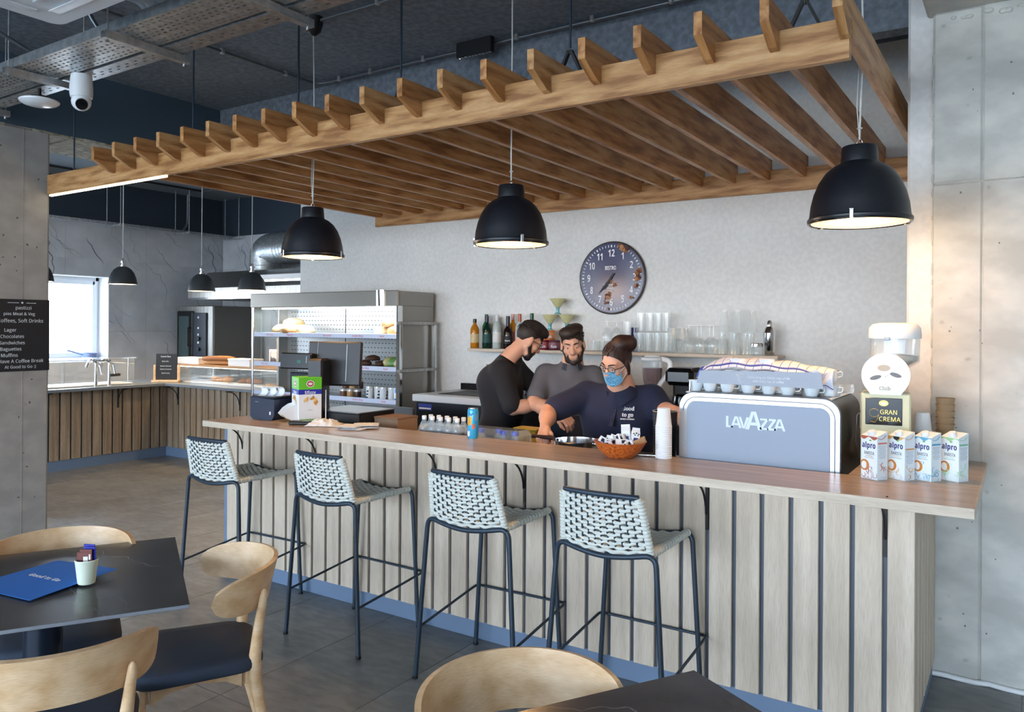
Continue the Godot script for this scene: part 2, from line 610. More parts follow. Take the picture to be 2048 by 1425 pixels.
# ---------------------------------------------------------------- the room
func build_shell() -> void:
	var floor_ := struct("floor", span(S(), Vector3(-11.6, -0.2, -8.5), Vector3(3.7, -0.003, 7.2)), M.grout)
	var tile_mesh := fin(bx(Vector3(0.602, 0.012, 1.197), 0.0015))
	var rng := RandomNumberGenerator.new()
	rng.seed = 3
	for i in range(-13, 12):
		for j in 8:
			var at := Vector3(-3.02 + 0.605 * (i + 0.5), -0.006, -8.23 + 1.2 * (j + 0.5))
			part("floor_tile", tile_mesh, M.tile[rng.randi() % 3], floor_, at)
	struct("ceiling", span(S(), Vector3(-6.9, 3.74, -8.5), Vector3(3.7, 3.95, 7.2)), M.ceiling)
	struct("ceiling_kitchen", span(S(), Vector3(-11.6, 3.74, -8.5), Vector3(-6.9, 3.95, 7.2)), M.kitchen_ceiling)
	# concrete beams carrying the ceiling
	var b1 := struct("beam", span(S(), Vector3(-7.2, 3.2, -4.75), Vector3(-6.49, 3.74, 7.2)), M.beam_paint)
	var soffit := S()
	for k in 26:
		var z0 := -4.75 + k * 0.1
		box(soffit, Vector3(-6.85, 3.193 + 0.004 * sin(k * 2.3), z0 + 0.05), Vector3(0.70 + 0.02 * sin(k * 1.7), 0.02 + 0.012 * absf(sin(k * 3.1)), 0.101), 0.004)
	struct("plaster_underside", soffit, M.plaster, b1)
	struct("beam", span(S(), Vector3(-7.2, 3.326, -4.87), Vector3(-0.49, 3.74, -4.75)), M.ceiling)
	struct("beam", span(S(), Vector3(-0.40, 3.2, -5.2), Vector3(3.6, 3.74, 7.2), 0.01), M.concrete)
	# back wall with its painted strip under the ceiling
	struct("wall_back", span(S(), Vector3(-6.76, 0, -6.15), Vector3(-0.36, 3.68, -6.0)), M.white_wall)
	struct("trim_1", span(S(), Vector3(-6.76, 3.68, -6.15), Vector3(-0.36, 3.74, -5.995)), M.ceiling)
	struct("wall_partition", span(S(), Vector3(-6.76, 0, -8.25), Vector3(-6.62, 3.74, -6.15)), M.white_wall)
	struct("wall_pilaster", span(S(), Vector3(-0.485, 0, -6.0), Vector3(-0.36, 3.74, -4.33), 0.012), M.white_wall)
	# kitchen walls: stone slabs below, dark paint above
	var kb := struct("wall_kitchen_back", span(S(), Vector3(-11.55, 0, -8.45), Vector3(-6.62, 3.74, -8.27)), M.dark_wall)
	slabs(kb, Vector3(-11.18, 0, -8.27), Vector3(1, 0, 0), Vector3(0, 0, 1), 4.42, [])
	var wl := S()
	span(wl, Vector3(-11.55, 0, -8.27), Vector3(-11.22, 3.74, -6.33))
	span(wl, Vector3(-11.55, 0, -1.8), Vector3(-11.22, 3.74, 7.2))
	span(wl, Vector3(-11.55, 0, -6.33), Vector3(-11.22, 1.12, -1.8))
	span(wl, Vector3(-11.55, 2.365, -6.33), Vector3(-11.22, 3.74, -1.8))
	var kl := struct("wall_left", wl, M.dark_wall)
	slabs(kl, Vector3(-11.22, 0, 0.3), Vector3(0, 0, -1), Vector3(1, 0, 0), 8.57, [Vector4(2.1, 6.63, 1.12, 2.365)])
	# the kitchen window
	var w1 := struct("window_1", span(S(), Vector3(-11.54, 1.12, -6.33), Vector3(-11.2, 1.135, -1.8), 0.003), M.white)
	var fr := S()
	for z in [-6.30, -5.30, -4.23, -3.0, -1.83]:
		span(fr, Vector3(-11.52, 1.135, z - 0.03), Vector3(-11.46, 2.36, z + 0.03), 0.005)
	for y in [1.165, 2.33]:
		span(fr, Vector3(-11.52, y - 0.03, -6.33), Vector3(-11.46, y + 0.03, -1.8), 0.005)
	struct("window_frame", fr, M.white, w1)
	for s in [[-6.25, -5.35], [-5.25, -4.28], [-4.18, -3.05], [-2.95, -1.88]]:
		var sash := S()
		for z in [s[0], s[1]]:
			span(sash, Vector3(-11.50, 1.2, z - 0.035), Vector3(-11.44, 2.3, z + 0.035), 0.005)
		for y in [1.225, 2.275]:
			span(sash, Vector3(-11.50, y - 0.03, s[0]), Vector3(-11.44, y + 0.03, s[1]), 0.005)
		struct("sash", sash, M.white, w1)
		struct("window_pane", span(S(), Vector3(-11.475, 1.24, s[0]), Vector3(-11.47, 2.26, s[1])), M.glass, w1)
	var hd := S()
	box(hd, Vector3(-11.43, 1.75, -5.36), Vector3(0.02, 0.12, 0.025), 0.004)
	rod(hd, Vector3(-11.41, 1.76, -5.36), Vector3(-11.41, 1.76, -5.25), 0.008)
	struct("window_handle", hd, M.conduit, w1)
	var rv := S()
	span(rv, Vector3(-11.46, 1.135, -6.33), Vector3(-11.2, 2.365, -6.318))
	span(rv, Vector3(-11.46, 2.353, -6.33), Vector3(-11.2, 2.365, -1.8))
	struct("window_reveal", rv, M.white, w1)
	# right-hand concrete wall: formwork panels with an open joint
	var wr := struct("wall_concrete", span(S(), Vector3(-0.352, 0, -4.9), Vector3(3.6, 3.2, -4.285)), M.concrete)
	struct("formwork_panel", span(S(), Vector3(-0.37, 0, -4.5), Vector3(-0.1605, 2.372, -4.277), 0.008), M.concrete, wr)
	struct("formwork_panel", span(S(), Vector3(-0.37, 2.3735, -4.5), Vector3(-0.1605, 3.2, -4.276), 0.010), M.concrete, wr)
	struct("formwork_panel", span(S(), Vector3(-0.158, 0, -4.5), Vector3(1.1, 2.372, -4.275), 0.004), M.concrete, wr)
	struct("formwork_panel", span(S(), Vector3(-0.158, 2.3735, -4.5), Vector3(1.1, 3.2, -4.276), 0.004), M.concrete, wr)
	var lumps := S()
	rng.seed = 12
	for k in 9:
		ball(lumps, Vector3(-0.30 + 0.05 * k + rng.randf_range(-0.02, 0.02), 3.165 + rng.randf_range(-0.012, 0.012), -4.275), Vector3(rng.randf_range(0.012, 0.04), rng.randf_range(0.006, 0.016), 0.008), 10)
	for k in 26:
		ball(lumps, Vector3(-0.368, 0.5 + 0.1 * k + rng.randf_range(-0.04, 0.04), -4.285), Vector3(0.006, rng.randf_range(0.01, 0.05), 0.012), 8)
	struct("concrete_lump", lumps, M.concrete, wr)
	var bead := []
	for k in 30:
		bead.append(Vector3(-0.36 + k * 0.06, 0.012 + 0.003 * sin(k * 1.9), -4.268 + 0.003 * sin(k * 2.7)))
	struct("baseboard_bead", tube(S(), bead, 0.013, 6), M.white, wr)
	# left-hand concrete column
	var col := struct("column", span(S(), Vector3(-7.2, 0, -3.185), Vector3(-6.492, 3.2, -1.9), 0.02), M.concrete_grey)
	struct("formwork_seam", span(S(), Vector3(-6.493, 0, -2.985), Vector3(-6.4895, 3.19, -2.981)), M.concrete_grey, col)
	# pits left by air in the concrete: shallow dark pockets
	var holes := S()
	rng.seed = 77
	for k in 46:
		var p := Vector3(-6.4915, rng.randf_range(0.3, 3.15), rng.randf_range(-3.12, -2.5))
		if p.y > 1.27 and p.y < 1.88: continue
		ball(holes, p, Vector3(0.001, rng.randf_range(0.004, 0.011), rng.randf_range(0.004, 0.009)), 8)
	struct("air_pit", holes, mat(c8(92, 90, 86), 0.9), col).set_meta("kind", "stuff")
	var holes2 := S()
	for k in 40:
		ball(holes2, Vector3(rng.randf_range(-0.3, 0.3), rng.randf_range(0.2, 3.0), -4.2745), Vector3(rng.randf_range(0.002, 0.005), rng.randf_range(0.002, 0.006), 0.001), 8)
	struct("air_pit", holes2, mat(c8(130, 132, 130), 0.9), wr).set_meta("kind", "stuff")
	struct("wall_right", span(S(), Vector3(3.6, 0, -5.2), Vector3(3.8, 3.74, 7.2)), M.white_wall)
	# glazed shop front behind the viewer
	var wf := S()
	for k in 8:
		var x := -11.4 + k * 2.12
		span(wf, Vector3(x - 0.04, 0, 6.98), Vector3(x + 0.04, 3.5, 7.1), 0.006)
	span(wf, Vector3(-11.55, 3.45, 6.98), Vector3(3.7, 3.74, 7.12))
	span(wf, Vector3(-11.55, 0, 6.98), Vector3(3.7, 0.1, 7.12))
	var front := struct("wall_front", wf, M.frame)
	for k in 7:
		var x := -11.4 + k * 2.12
		struct("window_pane", span(S(), Vector3(x + 0.04, 0.1, 7.04), Vector3(x + 2.08, 3.45, 7.05)), M.glass, front)
	struct("ground", span(S(), Vector3(-22, -0.5, -20), Vector3(16, -0.21, 24)), mat(c8(176, 172, 164), 0.9))


func slabs(parent: Node, o: Vector3, along: Vector3, out: Vector3, length: float, holes: Array) -> void:
	# stone slabs 1.2 m wide in two courses, cut round the openings (from, to, bottom, top)
	var n := int(ceil(length / 1.2))
	for i in n:
		for j in 2:
			var u0 := i * 1.2 + 0.0012
			var u1 := minf((i + 1) * 1.2, length) - 0.0012
			var v0 := j * 1.565 + 0.0012
			var v1 := (j + 1) * 1.565 - 0.0012
			var rects := [Rect2(u0, v0, u1 - u0, v1 - v0)]
			for h in holes:
				var hole := Rect2(h.x, h.z, h.y - h.x, h.w - h.z)
				var left := []
				for r in rects:
					if not r.intersects(hole):
						left.append(r)
						continue
					var c: Rect2 = r.intersection(hole)
					if c.position.x > r.position.x + 0.01: left.append(Rect2(r.position.x, r.position.y, c.position.x - r.position.x, r.size.y))
					if c.end.x < r.end.x - 0.01: left.append(Rect2(c.end.x, r.position.y, r.end.x - c.end.x, r.size.y))
					if c.position.y > r.position.y + 0.01: left.append(Rect2(c.position.x, r.position.y, c.size.x, c.position.y - r.position.y))
					if c.end.y < r.end.y - 0.01: left.append(Rect2(c.position.x, c.end.y, c.size.x, r.end.y - c.end.y))
				rects = left
			for r in rects:
				var st := S()
				var p := func(u, v, d): return o + along * u + Vector3.UP * v + out * d
				var t := 0.02
				var A: Vector2 = r.position
				var B: Vector2 = r.end
				var f := func(u, v): return Vector2(u / 2.6 + j * 0.37, -v / 2.6)
				quad(st, p.call(A.x, A.y, t), p.call(B.x, A.y, t), p.call(B.x, B.y, t), p.call(A.x, B.y, t), f.call(A.x, A.y), f.call(B.x, A.y), f.call(B.x, B.y), f.call(A.x, B.y))
				quad(st, p.call(A.x, A.y, 0), p.call(A.x, A.y, t), p.call(A.x, B.y, t), p.call(A.x, B.y, 0))
				quad(st, p.call(B.x, A.y, t), p.call(B.x, A.y, 0), p.call(B.x, B.y, 0), p.call(B.x, B.y, t))
				quad(st, p.call(A.x, B.y, t), p.call(B.x, B.y, t), p.call(B.x, B.y, 0), p.call(A.x, B.y, 0))
				quad(st, p.call(A.x, A.y, 0), p.call(B.x, A.y, 0), p.call(B.x, A.y, t), p.call(A.x, A.y, t))
				part("stone_slab", st, M.wall_marble, parent)


# ---------------------------------------------------------------- the bar
func bracket(parent: Node, at: Vector3, turn := 0.0) -> void:
	# black folding bracket: wall bar, arm under the top, curved brace; the arm points along +z
	var st := S()
	box(st, Vector3(0, -0.12, 0.004), Vector3(0.019, 0.24, 0.008), 0.001)
	box(st, Vector3(0, -0.005, 0.10), Vector3(0.019, 0.008, 0.2), 0.001)
	var arc := []
	for k in 9:
		var a := PI / 2 * k / 8.0
		arc.append(Vector3(0, -0.17 + 0.16 * sin(a), 0.012 + 0.155 * (1.0 - cos(a))))
	tube(st, arc, 0.0055, 6)
	part("bracket", st, M.black, parent, at, Vector3(0, turn, 0))


func build_bar_counter() -> void:
	var c := thing("bar_counter", "long bar counter clad in pale oak slats with blue-grey gaps, behind the four rope stools", "counter")
	var body := S()
	span(body, Vector3(-4.53, 0.0, -3.56), Vector3(-0.362, 1.008, -3.402))
	span(body, Vector3(-0.52, 0.0, -4.27), Vector3(-0.362, 1.008, -3.56))
	part("backing_panel", body, M.slate_paint, c)
	var pl := S()
	span(pl, Vector3(-4.535, 0.0, -3.41), Vector3(-0.355, 0.098, -3.397), 0.002)
	span(pl, Vector3(-0.368, 0.0, -4.27), Vector3(-0.355, 0.098, -3.397), 0.002)
	part("plinth", pl, M.blue_paint, c)
	part("end_post", span(S(), Vector3(-4.556, 0.0, -3.56), Vector3(-4.528, 1.01, -3.385), 0.003), M.blue_paint, c)
	var slat := fin(bx(Vector3(0.101, 0.912, 0.02), 0.002))
	for k in 34:
		var x := -0.449 - 0.12 * k - 0.06
		if x < -4.5: break
		part("slat", slat, M.slat, c, Vector3(x, 0.554, -3.39))
	part("slat", bx(Vector3(0.097, 0.912, 0.02), 0.002), M.slat, c, Vector3(-0.3915, 0.554, -3.39))
	var side := fin(bx(Vector3(0.02, 0.912, 0.101), 0.002))
	for k in 7:
		part("slat", side, M.slat, c, Vector3(-0.353, 0.554, -3.455 - 0.12 * k))
	var t := thing("bar_worktop", "raised pale oak bar top with a thick light edge running along the whole bar", "countertop")
	var top := part("top_board", span(S(), Vector3(-4.445, 1.012, -3.565), Vector3(-0.136, 1.05, -3.136), 0.002), M.bar_top, t)
	part("edge_band", span(S(), Vector3(-4.446, 1.0125, -3.137), Vector3(-0.135, 1.0495, -3.1345), 0.0008), M.bar_edge, top)
	var ret := part("return_board", span(S(), Vector3(-0.62, 1.012, -4.262), Vector3(-0.136, 1.05, -3.567), 0.002), M.bar_top, t)
	part("edge_band", span(S(), Vector3(-0.137, 1.0125, -4.262), Vector3(-0.1345, 1.0495, -3.567), 0.0008), M.bar_edge, ret)
	part("edge_band", span(S(), Vector3(-0.137, 1.0125, -3.565), Vector3(-0.1345, 1.0495, -3.136), 0.0008), M.bar_edge, top)
	part("screw", lat([0, 0, 0.004, 0, 0.004, 0.003, 0, 0.004], 10), M.black, t, Vector3(-0.415, 1.05, -3.17))
	for x in [-0.449, -1.174, -2.136, -2.705, -3.657, -4.36]:
		bracket(t, Vector3(x, 1.011, -3.392))
	# the lower work top the staff use
	var w := thing("work_counter", "low dark work counter with a steel top behind the raised bar", "counter")
	part("cabinet_body", span(S(), Vector3(-4.40, 0.0, -4.17), Vector3(-0.64, 0.91, -3.575), 0.003), M.black_matt, w)
	part("work_top", span(S(), Vector3(-4.42, 0.91, -4.2), Vector3(-0.625, 0.95, -3.57), 0.003), M.steel, w)


# ---------------------------------------------------------------- slatted canopy
func build_canopy() -> void:
	var c := thing("slatted_canopy", "hanging oak canopy of notched joists on two long beams above the bar", "canopy")
	part("front_beam", span(S(), Vector3(-6.46, 2.69, -3.178), Vector3(-0.549, 2.845, -3.143), 0.002), M.canopy_x, c)
	part("back_beam", span(S(), Vector3(-5.59, 2.69, -5.985), Vector3(-0.50, 2.858, -5.95), 0.002), M.canopy_x, c)
	part("light_strip", span(S(), Vector3(-6.44, 2.679, -3.174), Vector3(-4.9, 2.69, -3.150), 0.002), M.warm_strip, c)
	# joist outline in (z, y): sawn tail in front of the front beam, notches over both beams
	var o := PackedVector2Array([Vector2(-2.985, 2.925), Vector2(-2.985, 2.832), Vector2(-3.105, 2.768), Vector2(-3.141, 2.762), Vector2(-3.141, 2.84), Vector2(-3.18, 2.84), Vector2(-3.18, 2.775), Vector2(-5.90, 2.775), Vector2(-5.948, 2.79), Vector2(-5.948, 2.862), Vector2(-5.99, 2.862), Vector2(-5.99, 2.94), Vector2(-5.0, 2.94)])
	var xf := Transform3D(Basis(Vector3(0, 0, 1), Vector3(0, 1, 0), Vector3(-1, 0, 0)), Vector3.ZERO)
	var jm := fin(prism(S(), o, 0.0, 0.035, xf))
	for k in 20:
		part("joist", jm, M.canopy_z[(k * 7 + k / 3) % 3], c, Vector3(-0.546 - 0.26 * k, 0, 0))
	for x in [-0.77, -1.89, -3.0, -3.86, -4.95]:
		var br := S()
		for s in [-1, 1]:
			var p := PackedVector2Array([Vector2(s * 0.055, 0), Vector2(s * 0.068, 0), Vector2(s * 0.014, 0.115), Vector2(0, 0.115)])
			prism(br, p, -0.012, 0.012)
		box(br, Vector3(0, 0.113, 0), Vector3(0.03, 0.006, 0.026))
		var b := part("hanger_bracket", br, M.black, c, Vector3(x, 2.93, -3.4))
		var nut := lat([0, 0.10, 0.008, 0.10, 0.008, 0.125, 0, 0.125], 6)
		part("nut", nut, M.chrome, b)
	var rods := [-0.77, -1.89, -3.0, -3.86, -4.95, -6.09]
	for x in rods:
		part("threaded_rod", rod(S(), Vector3(x, 2.85 if x < -6 else 3.03, -3.4 if x > -6 else -3.16), Vector3(x, 3.745, -3.4 if x > -6 else -3.16), 0.0065, 8), M.frame, c)


# ---------------------------------------------------------------- black factory lamps
func build_big_lamps() -> void:
	var spots := [
		[Vector3(-3.995, 2.13, -3.65), "black dome pendant lamp over the bar, the one in front of the display fridge"],
		[Vector3(-2.40, 2.13, -3.65), "black dome pendant lamp over the bar, hanging between fridge and wall clock"],
		[Vector3(-0.595, 2.13, -3.65), "large black dome pendant lamp near the concrete wall, above the coffee grinder"]]
	var shade := [0.195, 0.0, 0.208, 0.0, 0.212, 0.006, 0.212, 0.016, 0.206, 0.02, 0.203, 0.03, 0.198, 0.075, 0.186, 0.125, 0.166, 0.175, 0.138, 0.217, 0.105, 0.245, 0.082, 0.256, 0.076, 0.262, 0.072, 0.325, 0.068, 0.331, 0.0, 0.333]
	var inner := [0.0, 0.245, 0.08, 0.24, 0.13, 0.20, 0.175, 0.12, 0.192, 0.03, 0.195, 0.004]
	inner.reverse()
	for k in 3:
		var at: Vector3 = spots[k][0]
		var l := thing("pendant_lamp", spots[k][1], "pendant lamp", at, [0.3, -0.7, 0.55][k], "three black dome lamps over the bar")
		var sh := part("lamp_shade", lat(shade, 48), M.lamp_black, l)
		part("shade_lining", lat([0.195, 0.0, 0.192, 0.03, 0.175, 0.12, 0.13, 0.20, 0.08, 0.24, 0.0, 0.245], 40), M.white, sh)
		part("glass_disc", lat([0, 0.0015, 0.198, 0.0015, 0.198, 0.005, 0, 0.005], 48), glow(Color(1.0, 0.83, 0.58), 0.5), l)
		part("rim_ring", tube(S(), circle(0.206, 40, 0.001), 0.0055, 8, true), M.black_gloss, l)
		for a in 3:
			var cl := S()
			box(cl, Vector3(0.213, 0.014, 0), Vector3(0.006, 0.038, 0.016), 0.002)
			box(cl, Vector3(0.205, -0.005, 0), Vector3(0.02, 0.004, 0.014), 0.001)
			rod(cl, Vector3(0.212, 0.034, -0.008), Vector3(0.212, 0.034, 0.008), 0.005)
			part("rim_clip", cl, M.chrome, l, Vector3.ZERO, Vector3(0, TAU * a / 3.0, 0))
		var bulb := ball(S(), Vector3(0, 0.12, 0), Vector3(0.03, 0.038, 0.03), 12)
		part("bulb", bulb, glow(Color(1.0, 0.8, 0.5), 2.0), l)
		var hook := []
		for q in 13:
			var a := TAU * q / 12.0
			hook.append(Vector3(0.012 * sin(a), 0.347 + 0.014 * cos(a), 0))
		part("hanging_ring", tube(S(), hook, 0.0025, 6, false), M.chrome, l)
		var drop := 3.74 - at.y
		part("suspension_cord", tube(S(), [Vector3(0, 0.36, 0), Vector3(0.004, 0.55, 0.002), Vector3(0.012, 0.75, 0.004), Vector3(0.004, 1.1, 0), Vector3(-0.004, drop - 0.1, 0)], 0.0045, 6), M.cord_white, l)
		part("suspension_wire", tube(S(), [Vector3(0, 0.36, 0), Vector3(-0.012, 0.5, 0), Vector3(-0.006, 0.68, 0), Vector3(0.008, 0.8, 0.003)], 0.0025, 6), M.cord_white, l)
		part("cable_tie", bx(Vector3(0.02, 0.006, 0.02), 0.002), M.cord_white, l, Vector3(0, 0.41, 0))
		part("ceiling_rose", lat([0, -0.125, 0.018, -0.12, 0.045, -0.095, 0.058, -0.05, 0.062, 0.0, 0, 0.0], 24), M.black, l, Vector3(0, drop, 0))
		var o := OmniLight3D.new()
		o.name = "lamp_light"
		o.light_color = Color(1.0, 0.80, 0.55)
		o.light_energy = 0.22
		o.light_size = 0.1
		o.omni_range = 20.0
		o.omni_attenuation = 2.0
		o.shadow_enabled = true
		o.position = Vector3(0, -0.03, 0)
		l.add_child(o)


func circle(r: float, n: int, y := 0.0) -> Array:
	var p := []
	for k in n:
		p.append(Vector3(r * cos(TAU * k / n), y, r * sin(TAU * k / n)))
	return p


# ---------------------------------------------------------------- bar stools
func stool_pt(u: float, v: float) -> Vector3:
	# the woven surface: u across (-1..1), v along the seat (0 front .. 1 rear), then up the back (1..2); +z is the rear
	if v <= 1.0:
		var w := lerpf(0.185, 0.196, v)
		var sag := 0.028 * (1.0 - u * u) * sin(PI * clampf(v * 0.8 + 0.2, 0, 1))
		return Vector3(u * w, 0.762 + 0.004 * v - sag, lerpf(-0.225, 0.205, v))
	var t := v - 1.0
	var w2 := lerpf(0.197, 0.172, t)
	var bulge := 0.03 * (1.0 - u * u) * (1.0 - 0.4 * t)
	return Vector3(u * w2, 0.766 + 0.225 * t - 0.018 * (1.0 - u * u) * (1.0 - t), 0.21 + 0.055 * t + bulge)


func stool_normal(u: float, v: float) -> Vector3:
	var e := 0.01
	var vv := clampf(v, 0.0, 0.985) if v < 1.0 else clampf(v, 1.0, 1.985)
	var du := stool_pt(u + e, vv) - stool_pt(u - e, vv)
	var dv := stool_pt(u, vv + e) - stool_pt(u, vv)
	return du.cross(dv).normalized() * -1.0


func weave(v0: float, v1: float, count: int, cols: int) -> SurfaceTool:
	# flat ropes running across, each passing over and under the uprights in turn
	var st := S()
	for k in count:
		var v := lerpf(v0, v1, (k + 0.5) / count)
		var pts := []
		var steps := cols * 4
		for i in steps + 1:
			var u := -0.985 + 1.97 * i / steps
			var ph := PI * (i / 4.0) + PI * k
			var n := stool_normal(u, v)
			var shift := 0.10 * (v1 - v0) / count * sin(ph)
			pts.append(stool_pt(u, clampf(v + shift, 0.0, 1.0) if v1 <= 1.0 else clampf(v + shift, 1.0, 2.0)) + n * 0.0045 * sin(ph))
		tube(st, pts, 0.0083, 6)
	return st


func make_stool() -> Node3D:
	var s := thing("bar_stool", "", "bar stool")
	var r := 0.0115
	# rear hoop: leg, bend, sagging rail, bend, leg
	var rear := [Vector3(-0.275, 0, 0.245), Vector3(-0.222, 0.772, 0.222), Vector3(-0.12, 0.752, 0.24), Vector3(0, 0.738, 0.248), Vector3(0.12, 0.752, 0.24), Vector3(0.222, 0.772, 0.222), Vector3(0.275, 0, 0.245)]
	var front := [Vector3(-0.25, 0, -0.235), Vector3(-0.205, 0.765, -0.228), Vector3(-0.1, 0.748, -0.226), Vector3(0, 0.738, -0.225), Vector3(0.1, 0.748, -0.226), Vector3(0.205, 0.765, -0.228), Vector3(0.25, 0, -0.235)]
	for q in [rear, front]:
		var whole := bend(q, 0.075, 6)
		var n := whole.size()
		# split into two legs and the rail, so that each leg is its own part
		var cut := 5
		part("leg", tube(S(), whole.slice(0, cut), r, 10), M.frame, s)
		part("leg", tube(S(), whole.slice(n - cut, n), r, 10), M.frame, s)
		part("seat_rail", tube(S(), whole.slice(cut - 1, n - cut + 1), r, 10), M.frame, s)
	for p in [Vector3(-0.275, 0, 0.245), Vector3(0.275, 0, 0.245), Vector3(-0.25, 0, -0.235), Vector3(0.25, 0, -0.235)]:
		part("foot_cap", lat([0, 0, 0.0125, 0, 0.0135, 0.004, 0.0135, 0.014, 0, 0.014], 12), M.black, s, p)
	# footrest: thin rods from the rear legs round the front ones
	var ring := bend([Vector3(-0.258, 0.245, 0.238), Vector3(-0.262, 0.285, -0.10), Vector3(-0.262, 0.305, -0.262), Vector3(0.262, 0.305, -0.262), Vector3(0.262, 0.285, -0.10), Vector3(0.258, 0.245, 0.238)], 0.022, 4)
	part("footrest", tube(S(), ring, 0.0065, 8), M.frame, s)
	# side tubes wrapped in rope, seat and back in one line
	for sd in [-1.0, 1.0]:
		var line := []
		for k in 9: line.append(stool_pt(sd, k / 8.0))
		for k in 7: line.append(stool_pt(sd, 1.06 + 0.94 * k / 6.0))
		line[-1] = line[-1] + Vector3(-sd * 0.012, 0.004, 0)
		var st := tube(S(), bend(line, 0.02, 2), 0.0155, 10)
		for k in 30:
			var v := 0.02 + 1.95 * k / 29.0
			var p := stool_pt(sd, v)
			var t := (stool_pt(sd, minf(v + 0.02, 2)) - stool_pt(sd, v)).normalized()
			var a := t.cross(Vector3.RIGHT).normalized()
			var hoop := []
			for q in 10:
				hoop.append(p + (a * cos(TAU * q / 10) + t.cross(a) * sin(TAU * q / 10)) * 0.0125)
			tube(st, hoop, 0.0058, 5, true)
		part("wrapped_rail", st, M.rope, s)
	var tp := []
	for k in 13:
		var u := -1.0 + 2.0 * k / 12.0
		tp.append(stool_pt(u * 0.97, 2.0) + Vector3(0, 0.008, 0))
	part("top_rail", tube(S(), tp, 0.0115, 10), M.frame, s)
	# uprights in the back and seat, dark, seen through the gaps
	var up := S()
	for k in 13:
		var u := -0.93 + 1.86 * k / 12.0
		var a := []
		var b := []
		for q in 7:
			a.append(stool_pt(u, q / 6.0 * 0.99) - stool_normal(u, q / 6.0) * 0.002)
			b.append(stool_pt(u, 1.0 + q / 6.0) - stool_normal(u, 1.0 + q / 6.0) * 0.002)
		tube(up, a, 0.0055, 5)
		tube(up, b, 0.0055, 5)
	part("warp_cord", up, M.frame, s)
	part("woven_seat", weave(0.02, 0.99, 24, 12), M.rope, s)
	part("woven_back", weave(1.03, 1.98, 13, 12), M.rope, s)
	return s


func build_bar_stools() -> void:
	var a := make_stool()
	a.position = Vector3(-3.99, 0, -3.105)
	a.rotation.y = 0.03
	tag(a, "rope-woven bar stool at the end of the bar, furthest from the concrete wall", "", "four rope bar stools along the bar")
	dup(a, Vector3(-3.045, 0, -3.105), -0.02, "second rope-woven bar stool from the blue end post, behind the pulled-out wooden chair")
	dup(a, Vector3(-2.135, 0, -3.105), 0.04, "third rope-woven bar stool from the blue end post, in front of the blue drink can")
	dup(a, Vector3(-1.425, 0, -3.105), 0.0, "rope-woven bar stool nearest the espresso machine, in front of the wooden sugar bowl")


